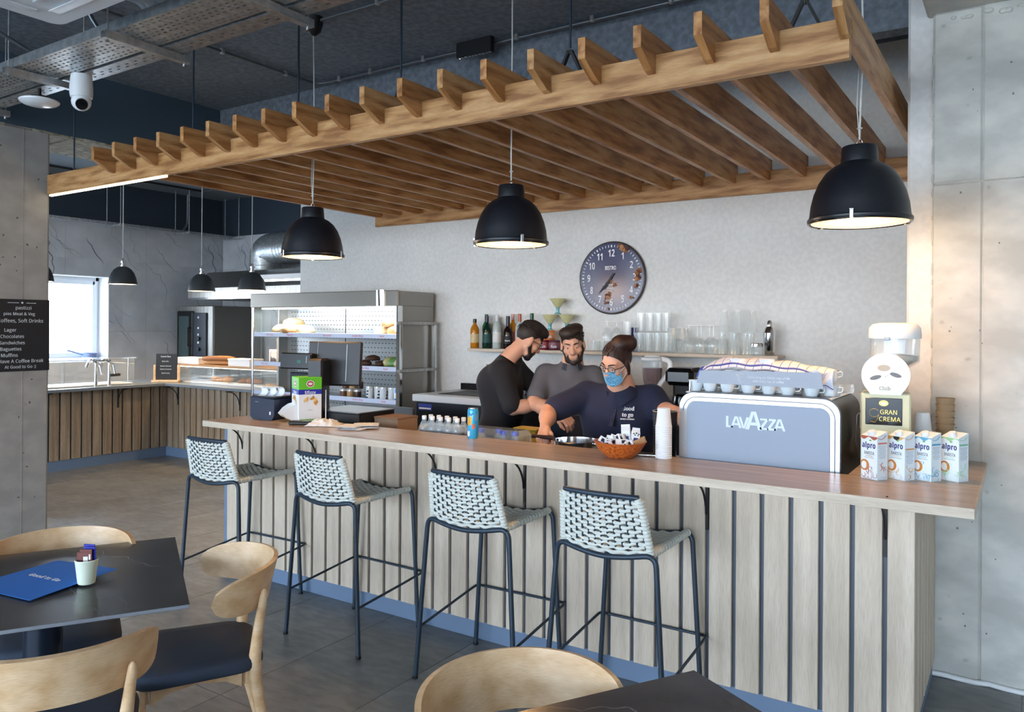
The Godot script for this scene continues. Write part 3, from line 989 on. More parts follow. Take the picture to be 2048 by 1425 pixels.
# ---------------------------------------------------------------- dining tables and chairs
func make_chair() -> Node3D:
	# local: the sitter looks towards -z; back at +z
	var c := thing("dining_chair", "", "chair")
	# seat: padded, rounded square, a little wider in front
	var pad := func(y: float, k: float) -> PackedVector3Array:
		var p := PackedVector3Array()
		var rr := rrect(0.47, 0.46, 0.10, 6)
		for q in rr:
			var w := 1.0 - 0.10 * (q.y / 0.46 + 0.5)
			p.append(Vector3(q.x * w * k, y, q.y * k))
		return p
	var rows := [pad.call(0.428, 0.90), pad.call(0.430, 0.97), pad.call(0.442, 0.998), pad.call(0.456, 1.0), pad.call(0.469, 0.985), pad.call(0.478, 0.93), pad.call(0.482, 0.7), pad.call(0.481, 0.3)]
	var st := S()
	st.set_smooth_group(1)
	var n: int = rows[0].size()
	for i in rows.size() - 1:
		for k in n:
			var k2 := (k + 1) % n
			quad(st, rows[i][k2], rows[i][k], rows[i + 1][k], rows[i + 1][k2])
	for k in n:
		var k2 := (k + 1) % n
		tri(st, rows[-1][k2], rows[-1][k], Vector3(0, 0.4805, 0))
		tri(st, rows[0][k], rows[0][k2], Vector3(0, 0.428, 0))
	part("seat", st, M.seat_fabric, c)
	# apron rails, deeper in the middle of their length
	for q in [[Vector3(-0.17, 0, -0.165), Vector3(0.17, 0, -0.165)], [Vector3(-0.15, 0, 0.155), Vector3(0.15, 0, 0.155)], [Vector3(-0.18, 0, -0.15), Vector3(-0.155, 0, 0.15)], [Vector3(0.18, 0, -0.15), Vector3(0.155, 0, 0.15)]]:
		var a: Vector3 = q[0]
		var b: Vector3 = q[1]
		var d := b - a
		var len := d.length()
		var poly := PackedVector2Array([Vector2(0, 0.43), Vector2(0, 0.365), Vector2(len * 0.18, 0.395), Vector2(len * 0.5, 0.41), Vector2(len * 0.82, 0.395), Vector2(len, 0.365), Vector2(len, 0.43)])
		var ax := d.normalized()
		var xf := Transform3D(Basis(ax, Vector3.UP, ax.cross(Vector3.UP)), a)
		part("apron_rail", prism(S(), poly, -0.011, 0.011, xf), M.beech, c)
	for sx in [-1.0, 1.0]:
		part("leg", tube(S(), [Vector3(sx * 0.205, 0.0, -0.205), Vector3(sx * 0.195, 0.25, -0.185), Vector3(sx * 0.19, 0.445, -0.178), Vector3(sx * 0.19, 0.452, -0.178)], [0.0125, 0.0165, 0.0185, 0.016], 14), M.beech, c)
		var spine := [Vector3(sx * 0.205, 0.0, 0.275), Vector3(sx * 0.19, 0.22, 0.222), Vector3(sx * 0.183, 0.40, 0.194), Vector3(sx * 0.184, 0.47, 0.193), Vector3(sx * 0.194, 0.58, 0.203), Vector3(sx * 0.2065, 0.69, 0.218), Vector3(sx * 0.208, 0.712, 0.221), Vector3(sx * 0.2085, 0.722, 0.222)]
		part("leg", tube(S(), spine, [0.0125, 0.018, 0.023, 0.022, 0.018, 0.0135, 0.011, 0.004], 14), M.beech, c)
	# bent back rail: a thick curved board with rounded ends
	var half := 1.5
	var rail := func(u: float, v: float) -> Vector3:
		var s := u * 2.0 - 1.0
		var a := s * half
		var h := 0.148 * pow(maxf(0.0, 1.0 - pow(absf(s), 5.0)), 0.5)
		var mid := 0.705 + 0.016 * (1.0 - s * s)
		var y := mid + (v - 0.5) * h
		var tilt := (y - 0.70) * 0.24
		return Vector3((0.279 + tilt * 0.4) * sin(a), y, 0.015 + (0.262 + tilt) * cos(a))
	part("back_rail", sheet(S(), 44, 8, rail, 0.016), M.beech, c)
	return c


func make_table(at: Vector3, label: String) -> Node3D:
	var t := thing("dining_table", label, "table", at, -0.535, "square tables with dark veined tops")
	var st := S()
	var h := 0.452
	quad(st, Vector3(-h, 0.75, h), Vector3(h, 0.75, h), Vector3(h, 0.75, -h), Vector3(-h, 0.75, -h), Vector2(0.05, 0.95), Vector2(0.6, 0.95), Vector2(0.6, 0.4), Vector2(0.05, 0.4))
	var top := part("table_top", st, M.dark_marble, t)
	part("top_edge", span(S(), Vector3(-h, 0.737, -h), Vector3(h, 0.7495, h), 0.002), mat(c8(150, 155, 164), 0.5), top)
	part("support_plate", span(S(), Vector3(-0.2, 0.729, -0.2), Vector3(0.2, 0.738, 0.2), 0.002), M.black, t)
	part("pedestal", lat([0, 0.02, 0.062, 0.02, 0.062, 0.729, 0, 0.73], 28), mat(c8(22, 32, 46), 0.28, 0.3), t)
	part("base_plate", lat([0, 0, 0.235, 0, 0.238, 0.004, 0.235, 0.012, 0.065, 0.022, 0, 0.022], 36), mat(c8(22, 32, 46), 0.28, 0.3), t)
	return t


func build_dining() -> void:
	# table axes on the floor: a1 = (0.86, 0.51), a2 = (-0.51, 0.86)
	var a1 := Vector3(0.860, 0, 0.510)
	var a2 := Vector3(-0.510, 0, 0.860)
	var t1 := Vector3(-2.905, 0, -1.41)
	var t2 := Vector3(-0.575, 0, -1.405)
	make_table(t1, "square table with dark veined top carrying the blue napkin and the small cup")
	make_table(t2, "bare square table with dark veined top, its corner pointing at the bar slats")
	var c := make_chair()
	var g := "beech chairs with curved backs at the dark tables"
	c.position = t1 + a1 * 0.10 - a2 * 0.49
	c.rotation.y = atan2(-a2.x, -a2.z)
	tag(c, "beech chair with navy seat turned sideways, pulled out between napkin table and bar stools", "", g)
	dup(c, t1 + a1 * 0.56 - a2 * 0.075, atan2(a1.x, a1.z), "beech chair seen from behind, its pale curved back closest to the viewer")
	dup(c, t1 - a1 * 0.345 - a2 * 0.02, atan2(-a1.x, -a1.z), "beech chair tucked under the far side of the napkin table, by the concrete column")
	dup(c, t2 - a1 * 0.41 + a2 * 0.045, atan2(-a1.x, -a1.z), "beech chair tucked under the bare dark table, only its curved back showing")
	# things on the table
	var nap := thing("folded_napkin", "blue paper napkin with a white script logo lying on the dark table", "napkin", t1 + Vector3(0.0, 0.75, 0.0), -0.535)
	var m := func(u: float, v: float) -> Vector3:
		return Vector3(-0.165 + 0.33 * u, 0.004 + 0.006 * sin(u * 2.6) * v + 0.008 * u * u * v, 0.165 - 0.33 * v)
	part("paper_sheet", sheet(S(), 12, 12, m, 0.0012), mat(c8(36, 116, 206), 0.75), nap)
	nap.position = Vector3(-2.925, 0.7515, -1.425)
	nap.rotation.y = 0.15
	part("logo_print", words("Good to Go", 0.028, true, 0.0006, "Droid Serif"), M.white, nap, Vector3(0.0, 0.0095, 0.0), Vector3(-PI / 2, 0, 0))
	var cup := thing("sweetener_cup", "small pale green paper cup on the corner of the blue napkin", "cup", Vector3(-2.755, 0.757, -1.482))
	part("cup_body", lat([0, 0.001, 0.027, 0.0, 0.0285, 0.004, 0.037, 0.080, 0.0385, 0.082, 0.0375, 0.085, 0.0355, 0.083, 0.0275, 0.006, 0, 0.005], 28), mat(c8(226, 234, 214), 0.6), cup)
	var g2 := "sachets standing in the small cup"
	for k in 5:
		var blue := k < 2
		var s := S()
		box(s, Vector3(0, 0.05, 0), Vector3(0.042, 0.085, 0.003), 0.001)
		var o := solo("sugar_sachet", s, mat(c8(24, 34, 150) if blue else c8(112, 52, 44), 0.4), ("royal blue sachet standing at the back of the small cup" if blue else "brown sachet standing in the front of the small cup"), "sachet", cup.position + Vector3([-0.008, 0.004, -0.002, 0.006, 0.0][k], 0.028 + [0.012, 0.006, -0.004, 0.0, -0.008][k], [-0.014, -0.009, 0.0, 0.006, 0.012][k]), 0.5 + 0.05 * k, g2 + (" (blue)" if blue else " (brown)"))
		part("printed_patch", bx(Vector3(0.016, 0.02, 0.0034), 0.0005), M.white, o, Vector3(-0.009 if blue else 0.008, 0.066, 0))


# ---------------------------------------------------------------- ceiling services
func perforated(x0: float, x1: float, z0: float, z1: float, y: float, rows: Array, pitch: float, slot: float) -> SurfaceTool:
	# sheet-metal channel along x, its floor pierced by rows of slots: rows = [centre share, slot width]
	var st := S()
	var edges := [z0]
	for r in rows:
		var zc: float = lerpf(z0, z1, r[0])
		edges.append(zc - r[1] / 2)
		edges.append(zc + r[1] / 2)
	edges.append(z1)
	for i in edges.size() - 1:
		var a: float = edges[i]
		var b: float = edges[i + 1]
		if i % 2 == 0:
			span(st, Vector3(x0, y, a), Vector3(x1, y + 0.0012, b))
		else:
			var n := int((x1 - x0) / pitch)
			var off := pitch * 0.5 * ((i / 2) % 2)
			var x := x0
			for k in n:
				var s0 := x0 + k * pitch + off + (pitch - slot) / 2
				var s1 := minf(s0 + slot, x1)
				if s0 >= x1: break
				quad(st, Vector3(x, y, b), Vector3(x, y, a), Vector3(s0, y, a), Vector3(s0, y, b))
				x = s1
			quad(st, Vector3(x, y, b), Vector3(x, y, a), Vector3(x1, y, a), Vector3(x1, y, b))
	for z in [z0, z1]:
		span(st, Vector3(x0, y, z - 0.0008), Vector3(x1, y + 0.055, z + 0.0008))
		var inward := 0.012 if z == z0 else -0.012
		span(st, Vector3(x0, y + 0.053, minf(z, z + inward)), Vector3(x1, y + 0.055, maxf(z, z + inward)))
	return st


func build_ceiling_services() -> void:
	var t := thing("cable_tray", "wide galvanised perforated cable tray hung below the dark ceiling", "cable tray")
	part("tray_channel", perforated(-7.0, -1.2, -2.555, -2.295, 3.225, [[0.08, 0.008], [0.2, 0.008], [0.38, 0.012], [0.5, 0.012], [0.62, 0.012], [0.8, 0.008], [0.92, 0.008]], 0.05, 0.024), M.galv, t)
	var t2 := thing("cable_tray", "narrow galvanised cable tray beside the wide one, nearer the canopy", "cable tray")
	part("tray_channel", perforated(-7.0, -1.2, -2.70, -2.585, 3.225, [[0.35, 0.01], [0.6, 0.01]], 0.09, 0.03), M.galv, t2)
	var where := ["the crossbar closest to the ceiling cassette", "the crossbar pointing at the lamp's ceiling rose", "the crossbar beside the dome camera", "the crossbar above the concrete column"]
	var xs := [-4.047, -3.022, -5.13, -6.19]
	for k in 4:
		var g := thing("trapeze_hanger", "galvanised tray hanger on threaded rods, " + where[k], "hanger", Vector3(xs[k], 0, 0), 0, "tray hangers")
		var st := S()
		span(st, Vector3(-0.02, 3.175, -2.745), Vector3(0.02, 3.179, -2.245))
		span(st, Vector3(-0.021, 3.175, -2.745), Vector3(-0.018, 3.215, -2.245))
		span(st, Vector3(0.018, 3.175, -2.745), Vector3(0.021, 3.215, -2.245))
		span(st, Vector3(-0.02, 3.212, -2.745), Vector3(-0.01, 3.216, -2.245))
		span(st, Vector3(0.01, 3.212, -2.745), Vector3(0.02, 3.216, -2.245))
		part("channel", st, M.galv, g)
		for z in [-2.27, -2.72]:
			part("hanger_rod", rod(S(), Vector3(0, 3.16, z), Vector3(0, 3.742, z), 0.005, 6), M.galv, g)
			part("nut", lat([0, 3.155, 0.011, 3.155, 0.011, 3.168, 0, 3.168], 6), M.chrome, g, Vector3(0, 0, z))
	# air conditioning cassette
	var ac := thing("ceiling_cassette", "white square air conditioning cassette hanging from the dark ceiling", "air conditioner", Vector3(-3.67, 3.2, -1.60))
	var plate := S()
	var xf := Transform3D(Basis(Vector3.RIGHT, Vector3(0, 0, -1), Vector3.UP), Vector3.ZERO)
	prism(plate, rrect(0.95, 0.95, 0.06, 6), 0.0, 0.012, xf, true)
	prism(plate, rrect(0.90, 0.90, 0.05, 6), 0.012, 0.05, xf, true)
	part("panel", plate, M.white, ac)
	part("casing", span(S(), Vector3(-0.42, 0.05, -0.42), Vector3(0.42, 0.30, 0.42), 0.01), M.galv, ac)
	var gr := S()
	for k in 22:
		box(gr, Vector3(-0.24 + k * 0.0228, -0.004, 0), Vector3(0.010, 0.01, 0.48), 0.001)
	for k in 5:
		box(gr, Vector3(0, -0.006, -0.24 + 0.12 * k), Vector3(0.49, 0.012, 0.012), 0.001)
	part("intake_grille", gr, M.white, ac)
	for k in 4:
		var lv := S()
		box(lv, Vector3(0, -0.003, 0.365), Vector3(0.60, 0.006, 0.05), 0.002)
		box(lv, Vector3(0, -0.0075, 0.337), Vector3(0.60, 0.003, 0.006))
		part("louvre", lv, M.white_gloss, ac, Vector3.ZERO, Vector3(0, PI / 2 * k, 0))
		part("hanger_rod", rod(S(), Vector3(0.40, 0.2, 0.40), Vector3(0.40, 0.545, 0.40), 0.005, 6), M.galv, ac, Vector3.ZERO, Vector3(0, PI / 2 * k, 0))
	var pipes := thing("insulated_pipe", "white insulated refrigerant pipe curving down between cassette and cable tray", "pipe")
	for k in 2:
		part("pipe", tube(S(), bend([Vector3(-3.9 - 0.05 * k, 3.36, -1.9), Vector3(-3.92 - 0.05 * k, 3.40, -2.2), Vector3(-3.88 - 0.05 * k, 3.40, -2.42), Vector3(-3.88 - 0.05 * k, 3.24, -2.44)], 0.09, 6), 0.026, 10), M.white, pipes)
	var fl := [[Vector3(-5.05, 3.74, -2.0), Vector3(-5.05, 3.45, -2.0), Vector3(-5.0, 3.30, -2.35)], [Vector3(-4.35, 3.74, -2.3), Vector3(-4.35, 3.40, -2.32), Vector3(-4.3, 3.27, -2.4)]]
	for k in 2:
		solo("drop_conduit", tube(S(), bend(fl[k], 0.12, 5), 0.012, 8), M.conduit, ["grey conduit dropping from the ceiling into the wide tray above the dome camera", "grey conduit dropping from the ceiling into the wide tray beside the cassette"][k], "conduit")
	# dome camera and white disc
	var cam := thing("dome_camera", "white turret security camera under the cable trays", "camera", Vector3(-4.93, 3.06, -2.60))
	part("mount", lat([0, 0.02, 0.062, 0.025, 0.066, 0.05, 0.066, 0.09, 0.06, 0.165, 0, 0.165], 28), M.white, cam)
	part("ball_housing", ball(S(), Vector3(0, 0.0, 0), Vector3(0.058, 0.058, 0.058), 20), M.white_gloss, cam)
	var lens := S()
	var look := Transform3D(Basis.looking_at(Vector3(0.75, -0.45, 0.35)), Vector3.ZERO)
	lathe(lens, LV([0, 0.03, 0.032, 0.03, 0.036, 0.05, 0.034, 0.064, 0, 0.058]), 20, Vector3.ZERO, look * Transform3D(Basis(Vector3.RIGHT, -PI / 2), Vector3.ZERO))
	part("lens_window", lens, M.black_gloss, cam)
	var disc := thing("wireless_disc", "round white flat access point hanging under the cable trays", "access point", Vector3(-5.45, 3.13, -2.60))
	part("housing", lat([0, -0.022, 0.06, -0.019, 0.10, -0.008, 0.118, 0.006, 0.12, 0.014, 0.112, 0.02, 0, 0.022], 36), M.white_gloss, disc)
	part("mount", lat([0, 0.02, 0.05, 0.02, 0.05, 0.045, 0.012, 0.05, 0.012, 0.1, 0, 0.1], 16), M.black, disc)
	# conduits on the ceiling
	var run := thing("ceiling_conduit", "steel conduit turning a corner on the dark ceiling, joined to the black spotlight", "conduit")
	part("pipe", tube(S(), bend([Vector3(-5.02, 3.715, -1.2), Vector3(-5.02, 3.715, -4.63), Vector3(-0.6, 3.715, -4.63)], 0.12, 6), 0.0115, 8), M.conduit, run)
	for p in [Vector3(-5.02, 3.72, -3.7), Vector3(-5.02, 3.72, -4.3), Vector3(-4.75, 3.72, -4.63), Vector3(-4.4, 3.72, -4.63), Vector3(-3.85, 3.72, -4.63), Vector3(-3.0, 3.72, -4.63), Vector3(-2.4, 3.72, -4.63), Vector3(-1.85, 3.72, -4.63)]:
		part("saddle", bx(Vector3(0.03, 0.045, 0.03), 0.006), M.galv, run, p + Vector3(0, 0, 0.012))
	var run2 := thing("ceiling_conduit", "steel conduit run linking the black ceiling roses of the bar lamps", "conduit")
	part("pipe", rod(S(), Vector3(-4.0, 3.715, -3.66), Vector3(-0.5, 3.715, -3.66), 0.0115, 8), M.conduit, run2)
	for x in [-3.42, -2.9, -1.9, -1.2]:
		part("saddle", bx(Vector3(0.03, 0.045, 0.03), 0.006), M.galv, run2, Vector3(x, 3.72, -3.65))
	var sp := thing("linear_spotlight", "short black linear ceiling spotlight with a row of small reflectors", "spotlight", Vector3(-3.32, 3.68, -4.56))
	part("housing", span(S(), Vector3(-0.155, -0.05, -0.022), Vector3(0.155, 0.06, 0.022), 0.003), M.black, sp)
	for k in 10:
		part("reflector", lat([0.004, -0.051, 0.011, -0.0525, 0.012, -0.051, 0.009, -0.046, 0, -0.044], 12), M.chrome, sp, Vector3(-0.135 + 0.03 * k, 0, 0))
		part("diode", lat([0, -0.0505, 0.005, -0.0505, 0.005, -0.049, 0, -0.049], 8), glow(Color(1, 0.92, 0.8), 3.0) if k == 0 else M.white_gloss, sp, Vector3(-0.135 + 0.03 * k, 0, 0))


# ---------------------------------------------------------------- kitchen corner
func kitchen_lamp(at: Vector3, label: String) -> void:
	var l := thing("kitchen_pendant", label, "pendant lamp", at, 0.0, "small grey dome lamps over the food counter")
	var sh := part("lamp_shade", lat([0.155, 0, 0.162, 0, 0.162, 0.006, 0.158, 0.03, 0.148, 0.08, 0.128, 0.135, 0.098, 0.18, 0.06, 0.208, 0.04, 0.215, 0, 0.216], 36), M.lamp_grey, l)
	part("shade_lining", lat([0.156, 0.002, 0.153, 0.03, 0.143, 0.08, 0.122, 0.13, 0.09, 0.175, 0, 0.2], 36), M.white, sh)
	part("lamp_neck", lat([0, 0.214, 0.036, 0.216, 0.036, 0.232, 0.022, 0.236, 0.022, 0.262, 0.034, 0.266, 0.034, 0.282, 0.02, 0.286, 0.018, 0.32, 0, 0.322], 20), M.chrome, l)
	part("bulb", ball(S(), Vector3(0, 0.07, 0), Vector3(0.045, 0.05, 0.045), 12), glow(Color(1.0, 0.88, 0.7), 4.0), l)
	part("suspension_cord", rod(S(), Vector3(0, 0.32, 0), Vector3(0, 3.74 - at.y, 0), 0.005, 6), M.cord_white, l)
	var o := OmniLight3D.new()
	o.name = "lamp_light"
	o.light_color = Color(1.0, 0.86, 0.66)
	o.light_energy = 0.4
	o.light_size = 0.045
	o.omni_range = 15.0
	o.omni_attenuation = 2.0
	o.shadow_enabled = true
	o.position = Vector3(0, 0.07, 0)
	l.add_child(o)


func loaf(r: Vector3, seed_: int, xf := Transform3D.IDENTITY, st: SurfaceTool = null) -> SurfaceTool:
	# a lumpy baked thing with its underside flattened
	if st == null: st = S()
	var n := FastNoiseLite.new()
	n.seed = seed_
	n.frequency = 1.1
	var at := func(u: float, v: float) -> Vector3:
		var a := TAU * u
		var b := -PI / 2 + PI * v
		var d := Vector3(cos(b) * cos(a), sin(b), -cos(b) * sin(a))
		var k := 1.0 + 0.18 * n.get_noise_3dv(d * 1.5)
		var p := d * r * k
		p.y = maxf(p.y, -r.y * 0.55) + r.y * 0.55
		return xf * p
	return sheet(st, 16, 9, at)


func build_kitchen() -> void:
	var c := thing("food_counter", "L-shaped food counter in the kitchen corner clad in brown oak slats", "counter")
	var slat_m := layered(surfaced(noise_tex(0.010, [[0.2, c8(140, 120, 98)], [0.5, c8(158, 138, 115)], [0.8, c8(170, 152, 130)]], 4, 71), Vector3(2.6, 0.16, 2.6), 0.55), noise_tex(0.06, [[0.3, Color(0.9, 0.9, 0.9)], [0.6, Color(1, 1, 1)]], 3, 72), Vector3(7, 0.35, 7))
	var body := S()
	span(body, Vector3(-9.75, 0, -5.93), Vector3(-9.145, 0.90, -3.2))
	span(body, Vector3(-9.75, 0, -6.55), Vector3(-7.26, 0.90, -5.925))
	part("backing_panel", body, M.slate_paint, c)
	var pl := S()
	span(pl, Vector3(-9.15, 0, -5.93), Vector3(-9.135, 0.118, -3.2))
	span(pl, Vector3(-9.15, 0, -5.93), Vector3(-7.26, 0.118, -5.915))
	part("plinth", pl, M.blue_paint, c)
	var sa := fin(bx(Vector3(0.02, 0.78, 0.103), 0.002))
	var sb := fin(bx(Vector3(0.103, 0.78, 0.02), 0.002))
	for k in 21: part("slat", sa, slat_m, c, Vector3(-9.133, 0.508, -5.82 - 0.0612 + 0.1225 * k + 0.061 - 0.061))
	for k in 15: part("slat", sb, slat_m, c, Vector3(-8.975 - 0.06 + 0.1192 * k, 0.508, -5.913))
	var t := thing("food_worktop", "grey L-shaped worktop of the kitchen corner counter", "countertop")
	part("top_board", span(S(), Vector3(-9.78, 0.905, -5.75), Vector3(-8.93, 0.94, -3.2), 0.003), mat(c8(110, 118, 126), 0.3), t)
	part("top_board", span(S(), Vector3(-9.78, 0.905, -6.58), Vector3(-7.16, 0.94, -5.752), 0.003), mat(c8(110, 118, 126), 0.3), t)
	for z in [-4.41, -5.27]: bracket(t, Vector3(-9.12, 0.904, z), PI / 2)
	for x in [-8.86, -7.66]: bracket(t, Vector3(x, 0.904, -5.90))
	# refrigerated glass case along the right-hand leg
	var g := thing("pastry_case", "glass pastry display case with a lit top edge on the kitchen counter", "display case")
	var fr := S()
	for x in [-9.02, -7.13]:
		span(fr, Vector3(x - 0.012, 0.94, -6.02), Vector3(x + 0.012, 1.15, -5.996), 0.002)
		span(fr, Vector3(x - 0.012, 0.94, -6.54), Vector3(x + 0.012, 1.15, -6.516), 0.002)
	part("case_frame", fr, M.steel, g)
	part("glass_front", span(S(), Vector3(-9.0, 0.942, -6.005), Vector3(-7.13, 1.145, -6.0)), M.glass, g)
	part("glass_side", span(S(), Vector3(-7.128, 0.942, -6.53), Vector3(-7.123, 1.145, -6.0)), M.glass, g)
	part("glass_side", span(S(), Vector3(-9.03, 0.942, -6.53), Vector3(-9.025, 1.145, -6.0)), M.glass, g)
	part("case_top", span(S(), Vector3(-9.05, 1.147, -6.56), Vector3(-7.1, 1.172, -5.985), 0.002), mat(c8(168, 128, 84), 0.5), g)
	part("light_strip", span(S(), Vector3(-9.0, 1.138, -6.03), Vector3(-7.15, 1.146, -6.01)), M.warm_strip, g)
	part("case_floor", span(S(), Vector3(-9.0, 0.941, -6.52), Vector3(-7.14, 0.95, -6.01)), M.white, g)
	part("inner_shelf", span(S(), Vector3(-9.0, 1.03, -6.5), Vector3(-7.14, 1.036, -6.25)), M.glass, g)
	var bake := [mat(c8(196, 142, 86), 0.7), mat(c8(150, 98, 58), 0.7), mat(c8(214, 170, 112), 0.7)]
	var shapes := [fin(loaf(Vector3(0.075, 0.04, 0.06), 1)), fin(loaf(Vector3(0.08, 0.035, 0.065), 2)), fin(loaf(Vector3(0.07, 0.045, 0.07), 3))]
	for q in [[-8.35, "white tray under the sugared pastries near the chalk sign"], [-7.82, "white tray under the brown pastries towards the display fridge"]]:
		solo("pastry_tray", span(S(), Vector3(-0.21, 0, -0.15), Vector3(0.21, 0.012, 0.15), 0.004), M.white_gloss, q[1], "tray", Vector3(q[0], 0.951, -6.24))
	for k in 7:
		var x: float = [-8.47, -8.35, -8.22, -8.40, -7.94, -7.81, -7.69][k]
		var z: float = [-6.17, -6.18, -6.16, -6.30, -6.18, -6.19, -6.17][k]
		var lab := "golden pastry on the white tray near the chalk sign" if k < 4 else "brown pastry on the white tray towards the display fridge"
		solo("pastry", shapes[k % 3], bake[0] if k < 4 else bake[1], lab, "pastry", Vector3(x, 0.9635, z), k * 1.1, "golden pastries in the case" if k < 4 else "brown pastries in the case")
	for k in 2:
		solo("pastry", fin(loaf(Vector3(0.09, 0.02, 0.05), 8 + k)), bake[2], "flat pale pastry on the bare floor of the glass case, beside the display fridge", "pastry", Vector3(-7.42 + 0.18 * k, 0.951, -6.15 - 0.05 * k), 0.3 * k, "flat pastries in the case")
	var wb := mat(c8(222, 224, 224), 0.7)
	for q in [[-8.86, 0.44, 0.10, "white cardboard box on top of the pastry case, behind the chalk sign"], [-7.86, 0.40, 0.11, "white cardboard box on top of the pastry case, in front of the small picture frame"]]:
		var b := thing("pastry_box", q[3], "box", Vector3(q[0], 1.173, -6.13))
		part("carton", span(S(), Vector3(-q[1] / 2, 0, -0.10), Vector3(q[1] / 2, q[2] * 0.8, 0.10), 0.003), wb, b)
		part("box_lid", span(S(), Vector3(-q[1] / 2 - 0.004, q[2] * 0.6, -0.104), Vector3(q[1] / 2 + 0.004, q[2] * 0.82, 0.104), 0.003), wb, b)
	for k in 6:
		var bt := solo("bread_stick", tube(S(), [Vector3(-0.23, 0.03, 0), Vector3(-0.21, 0.032, 0), Vector3(-0.1, 0.036, 0.01), Vector3(0.1, 0.036, -0.01), Vector3(0.21, 0.032, 0), Vector3(0.23, 0.03, 0)], [0.008, 0.024, 0.03, 0.03, 0.024, 0.008], 10), bake[k % 2], "brown baguette lying in the heap between the two white boxes", "bread", Vector3(-8.36 + 0.02 * (k % 3), 1.172 + 0.045 * (k / 3), -6.24 + 0.075 * (k % 3) + 0.03 * (k / 3)), 0.15 * (k % 3) - 0.1, "baguettes on the pastry case")
		bt.rotation.x = 0.0
	var pf := thing("picture_frame", "small white-framed black and white picture standing on the pastry case", "picture frame", Vector3(-7.62, 1.173, -6.42), 0.1)
	part("frame", span(S(), Vector3(-0.14, 0, -0.01), Vector3(0.14, 0.20, 0.01), 0.003), M.white, pf)
	part("print", span(S(), Vector3(-0.115, 0.025, 0.010), Vector3(0.115, 0.175, 0.012)), surfaced(noise_tex(0.02, [[0.35, c8(40, 40, 44)], [0.5, c8(210, 210, 210)]], 2, 90, 128), Vector3(2, 2, 2), 0.5), pf)
	solo("cutting_board", span(S(), Vector3(-0.015, 0, -0.16), Vector3(0.015, 0.34, 0.16), 0.006), M.beech, "wooden board standing on edge on the pastry case", "board", Vector3(-7.33, 1.173, -6.32))
	var jar := thing("utensil_jar", "glass jar with a steel lid on the end of the pastry case", "jar", Vector3(-7.21, 1.173, -6.2))
	part("glass_body", lat([0, 0, 0.04, 0.0, 0.045, 0.01, 0.045, 0.14, 0.035, 0.155, 0, 0.155], 20), M.glassware, jar)
	part("lid", lat([0, 0.155, 0.04, 0.155, 0.04, 0.18, 0, 0.182], 20), M.steel, jar)
	# chalk sign in a wooden stand
	var cs := thing("chalk_sign", "small table chalkboard in a wooden stand at the corner of the kitchen counter", "sign", Vector3(-9.06, 0.94, -5.87), 0.62)
	part("stand_base", span(S(), Vector3(-0.17, 0, -0.05), Vector3(0.17, 0.03, 0.06), 0.004), M.beech, cs)
	for x in [-0.148, 0.148]: part("stand_post", span(S(), Vector3(x - 0.014, 0.03, -0.015), Vector3(x + 0.014, 0.22, 0.015), 0.003), M.beech, cs)
	var slate := part("slate", span(S(), Vector3(-0.132, 0.03, -0.008), Vector3(0.132, 0.36, 0.008), 0.002), M.board, cs)
	var rows := [["Sweet Box", 0.325, 0.026], ["Any mix -", 0.265, 0.022], ["Sweet donuts", 0.205, 0.022], ["Salted Caramel", 0.165, 0.02], ["Beef Cans", 0.115, 0.022]]
	for q in rows:
		part("chalk_line", words(q[0], q[2], false, 0.0008), M.chalk, slate, Vector3(-0.01, q[1], 0.0087))
	# screen and taps on the left-hand leg
	var sg := thing("sneeze_guard", "long glass screen on the kitchen counter in front of the window", "glass screen")
	part("glass_front", span(S(), Vector3(-9.50, 0.945, -5.70), Vector3(-9.494, 1.24, -3.3)), M.glass, sg)
	part("glass_shelf", span(S(), Vector3(-9.75, 1.24, -5.70), Vector3(-9.45, 1.25, -3.3), 0.002), M.glass, sg)
	for z in [-5.68, -4.6, -3.6]: part("screen_post", rod(S(), Vector3(-9.6, 0.94, z), Vector3(-9.6, 1.24, z), 0.009, 10), M.chrome, sg)
	solo("steel_tray", span(S(), Vector3(-0.17, 0, -0.9), Vector3(0.17, 0.02, 0.9), 0.008), M.white_gloss, "long shallow white tray lying on the kitchen counter behind the beer taps", "tray", Vector3(-9.27, 0.941, -4.55))
	var tap_at := [Vector3(-9.12, 0.94, -5.0), Vector3(-9.12, 0.94, -5.16)]
	for k in 2:
		var bt := thing("beer_tap", ["tall chrome beer tap on the kitchen counter, nearer the concrete column", "tall chrome beer tap with a black handle, nearer the chalk sign"][k], "beer tap", tap_at[k], 0.3)
		part("column", tube(S(), bend([Vector3(0, 0, 0), Vector3(0, 0.30, 0), Vector3(-0.10, 0.30, 0.0), Vector3(-0.13, 0.22, 0)], 0.07, 6), 0.02, 12), M.chrome, bt)
		part("base_flange", lat([0, 0, 0.035, 0, 0.035, 0.01, 0.02, 0.016, 0, 0.016], 20), M.chrome, bt)
		part("spout", tube(S(), bend([Vector3(-0.02, 0.27, 0), Vector3(0.05, 0.27, 0.0), Vector3(0.085, 0.14, 0)], 0.03, 5), 0.009, 8), M.chrome, bt)
		if k == 1: part("handle", rod(S(), Vector3(0.02, 0.12, 0), Vector3(0.02, 0.12, -0.14), 0.018, 10), M.black, bt)
	part("bridge", rod(S(), Vector3(-0.01, 0.29, 0.05), Vector3(-0.03, 0.29, -0.25), 0.014, 10), M.chrome, get_node("beer_tap"))
	var pan := thing("saucepan", "pale blue saucepan standing on the window sill", "saucepan", Vector3(-11.33, 1.136, -6.12))
	part("pot", lat([0, 0, 0.09, 0.0, 0.10, 0.01, 0.105, 0.11, 0.11, 0.115, 0.10, 0.115, 0.095, 0.012, 0, 0.012], 28), mat(c8(140, 160, 205), 0.4), pan)
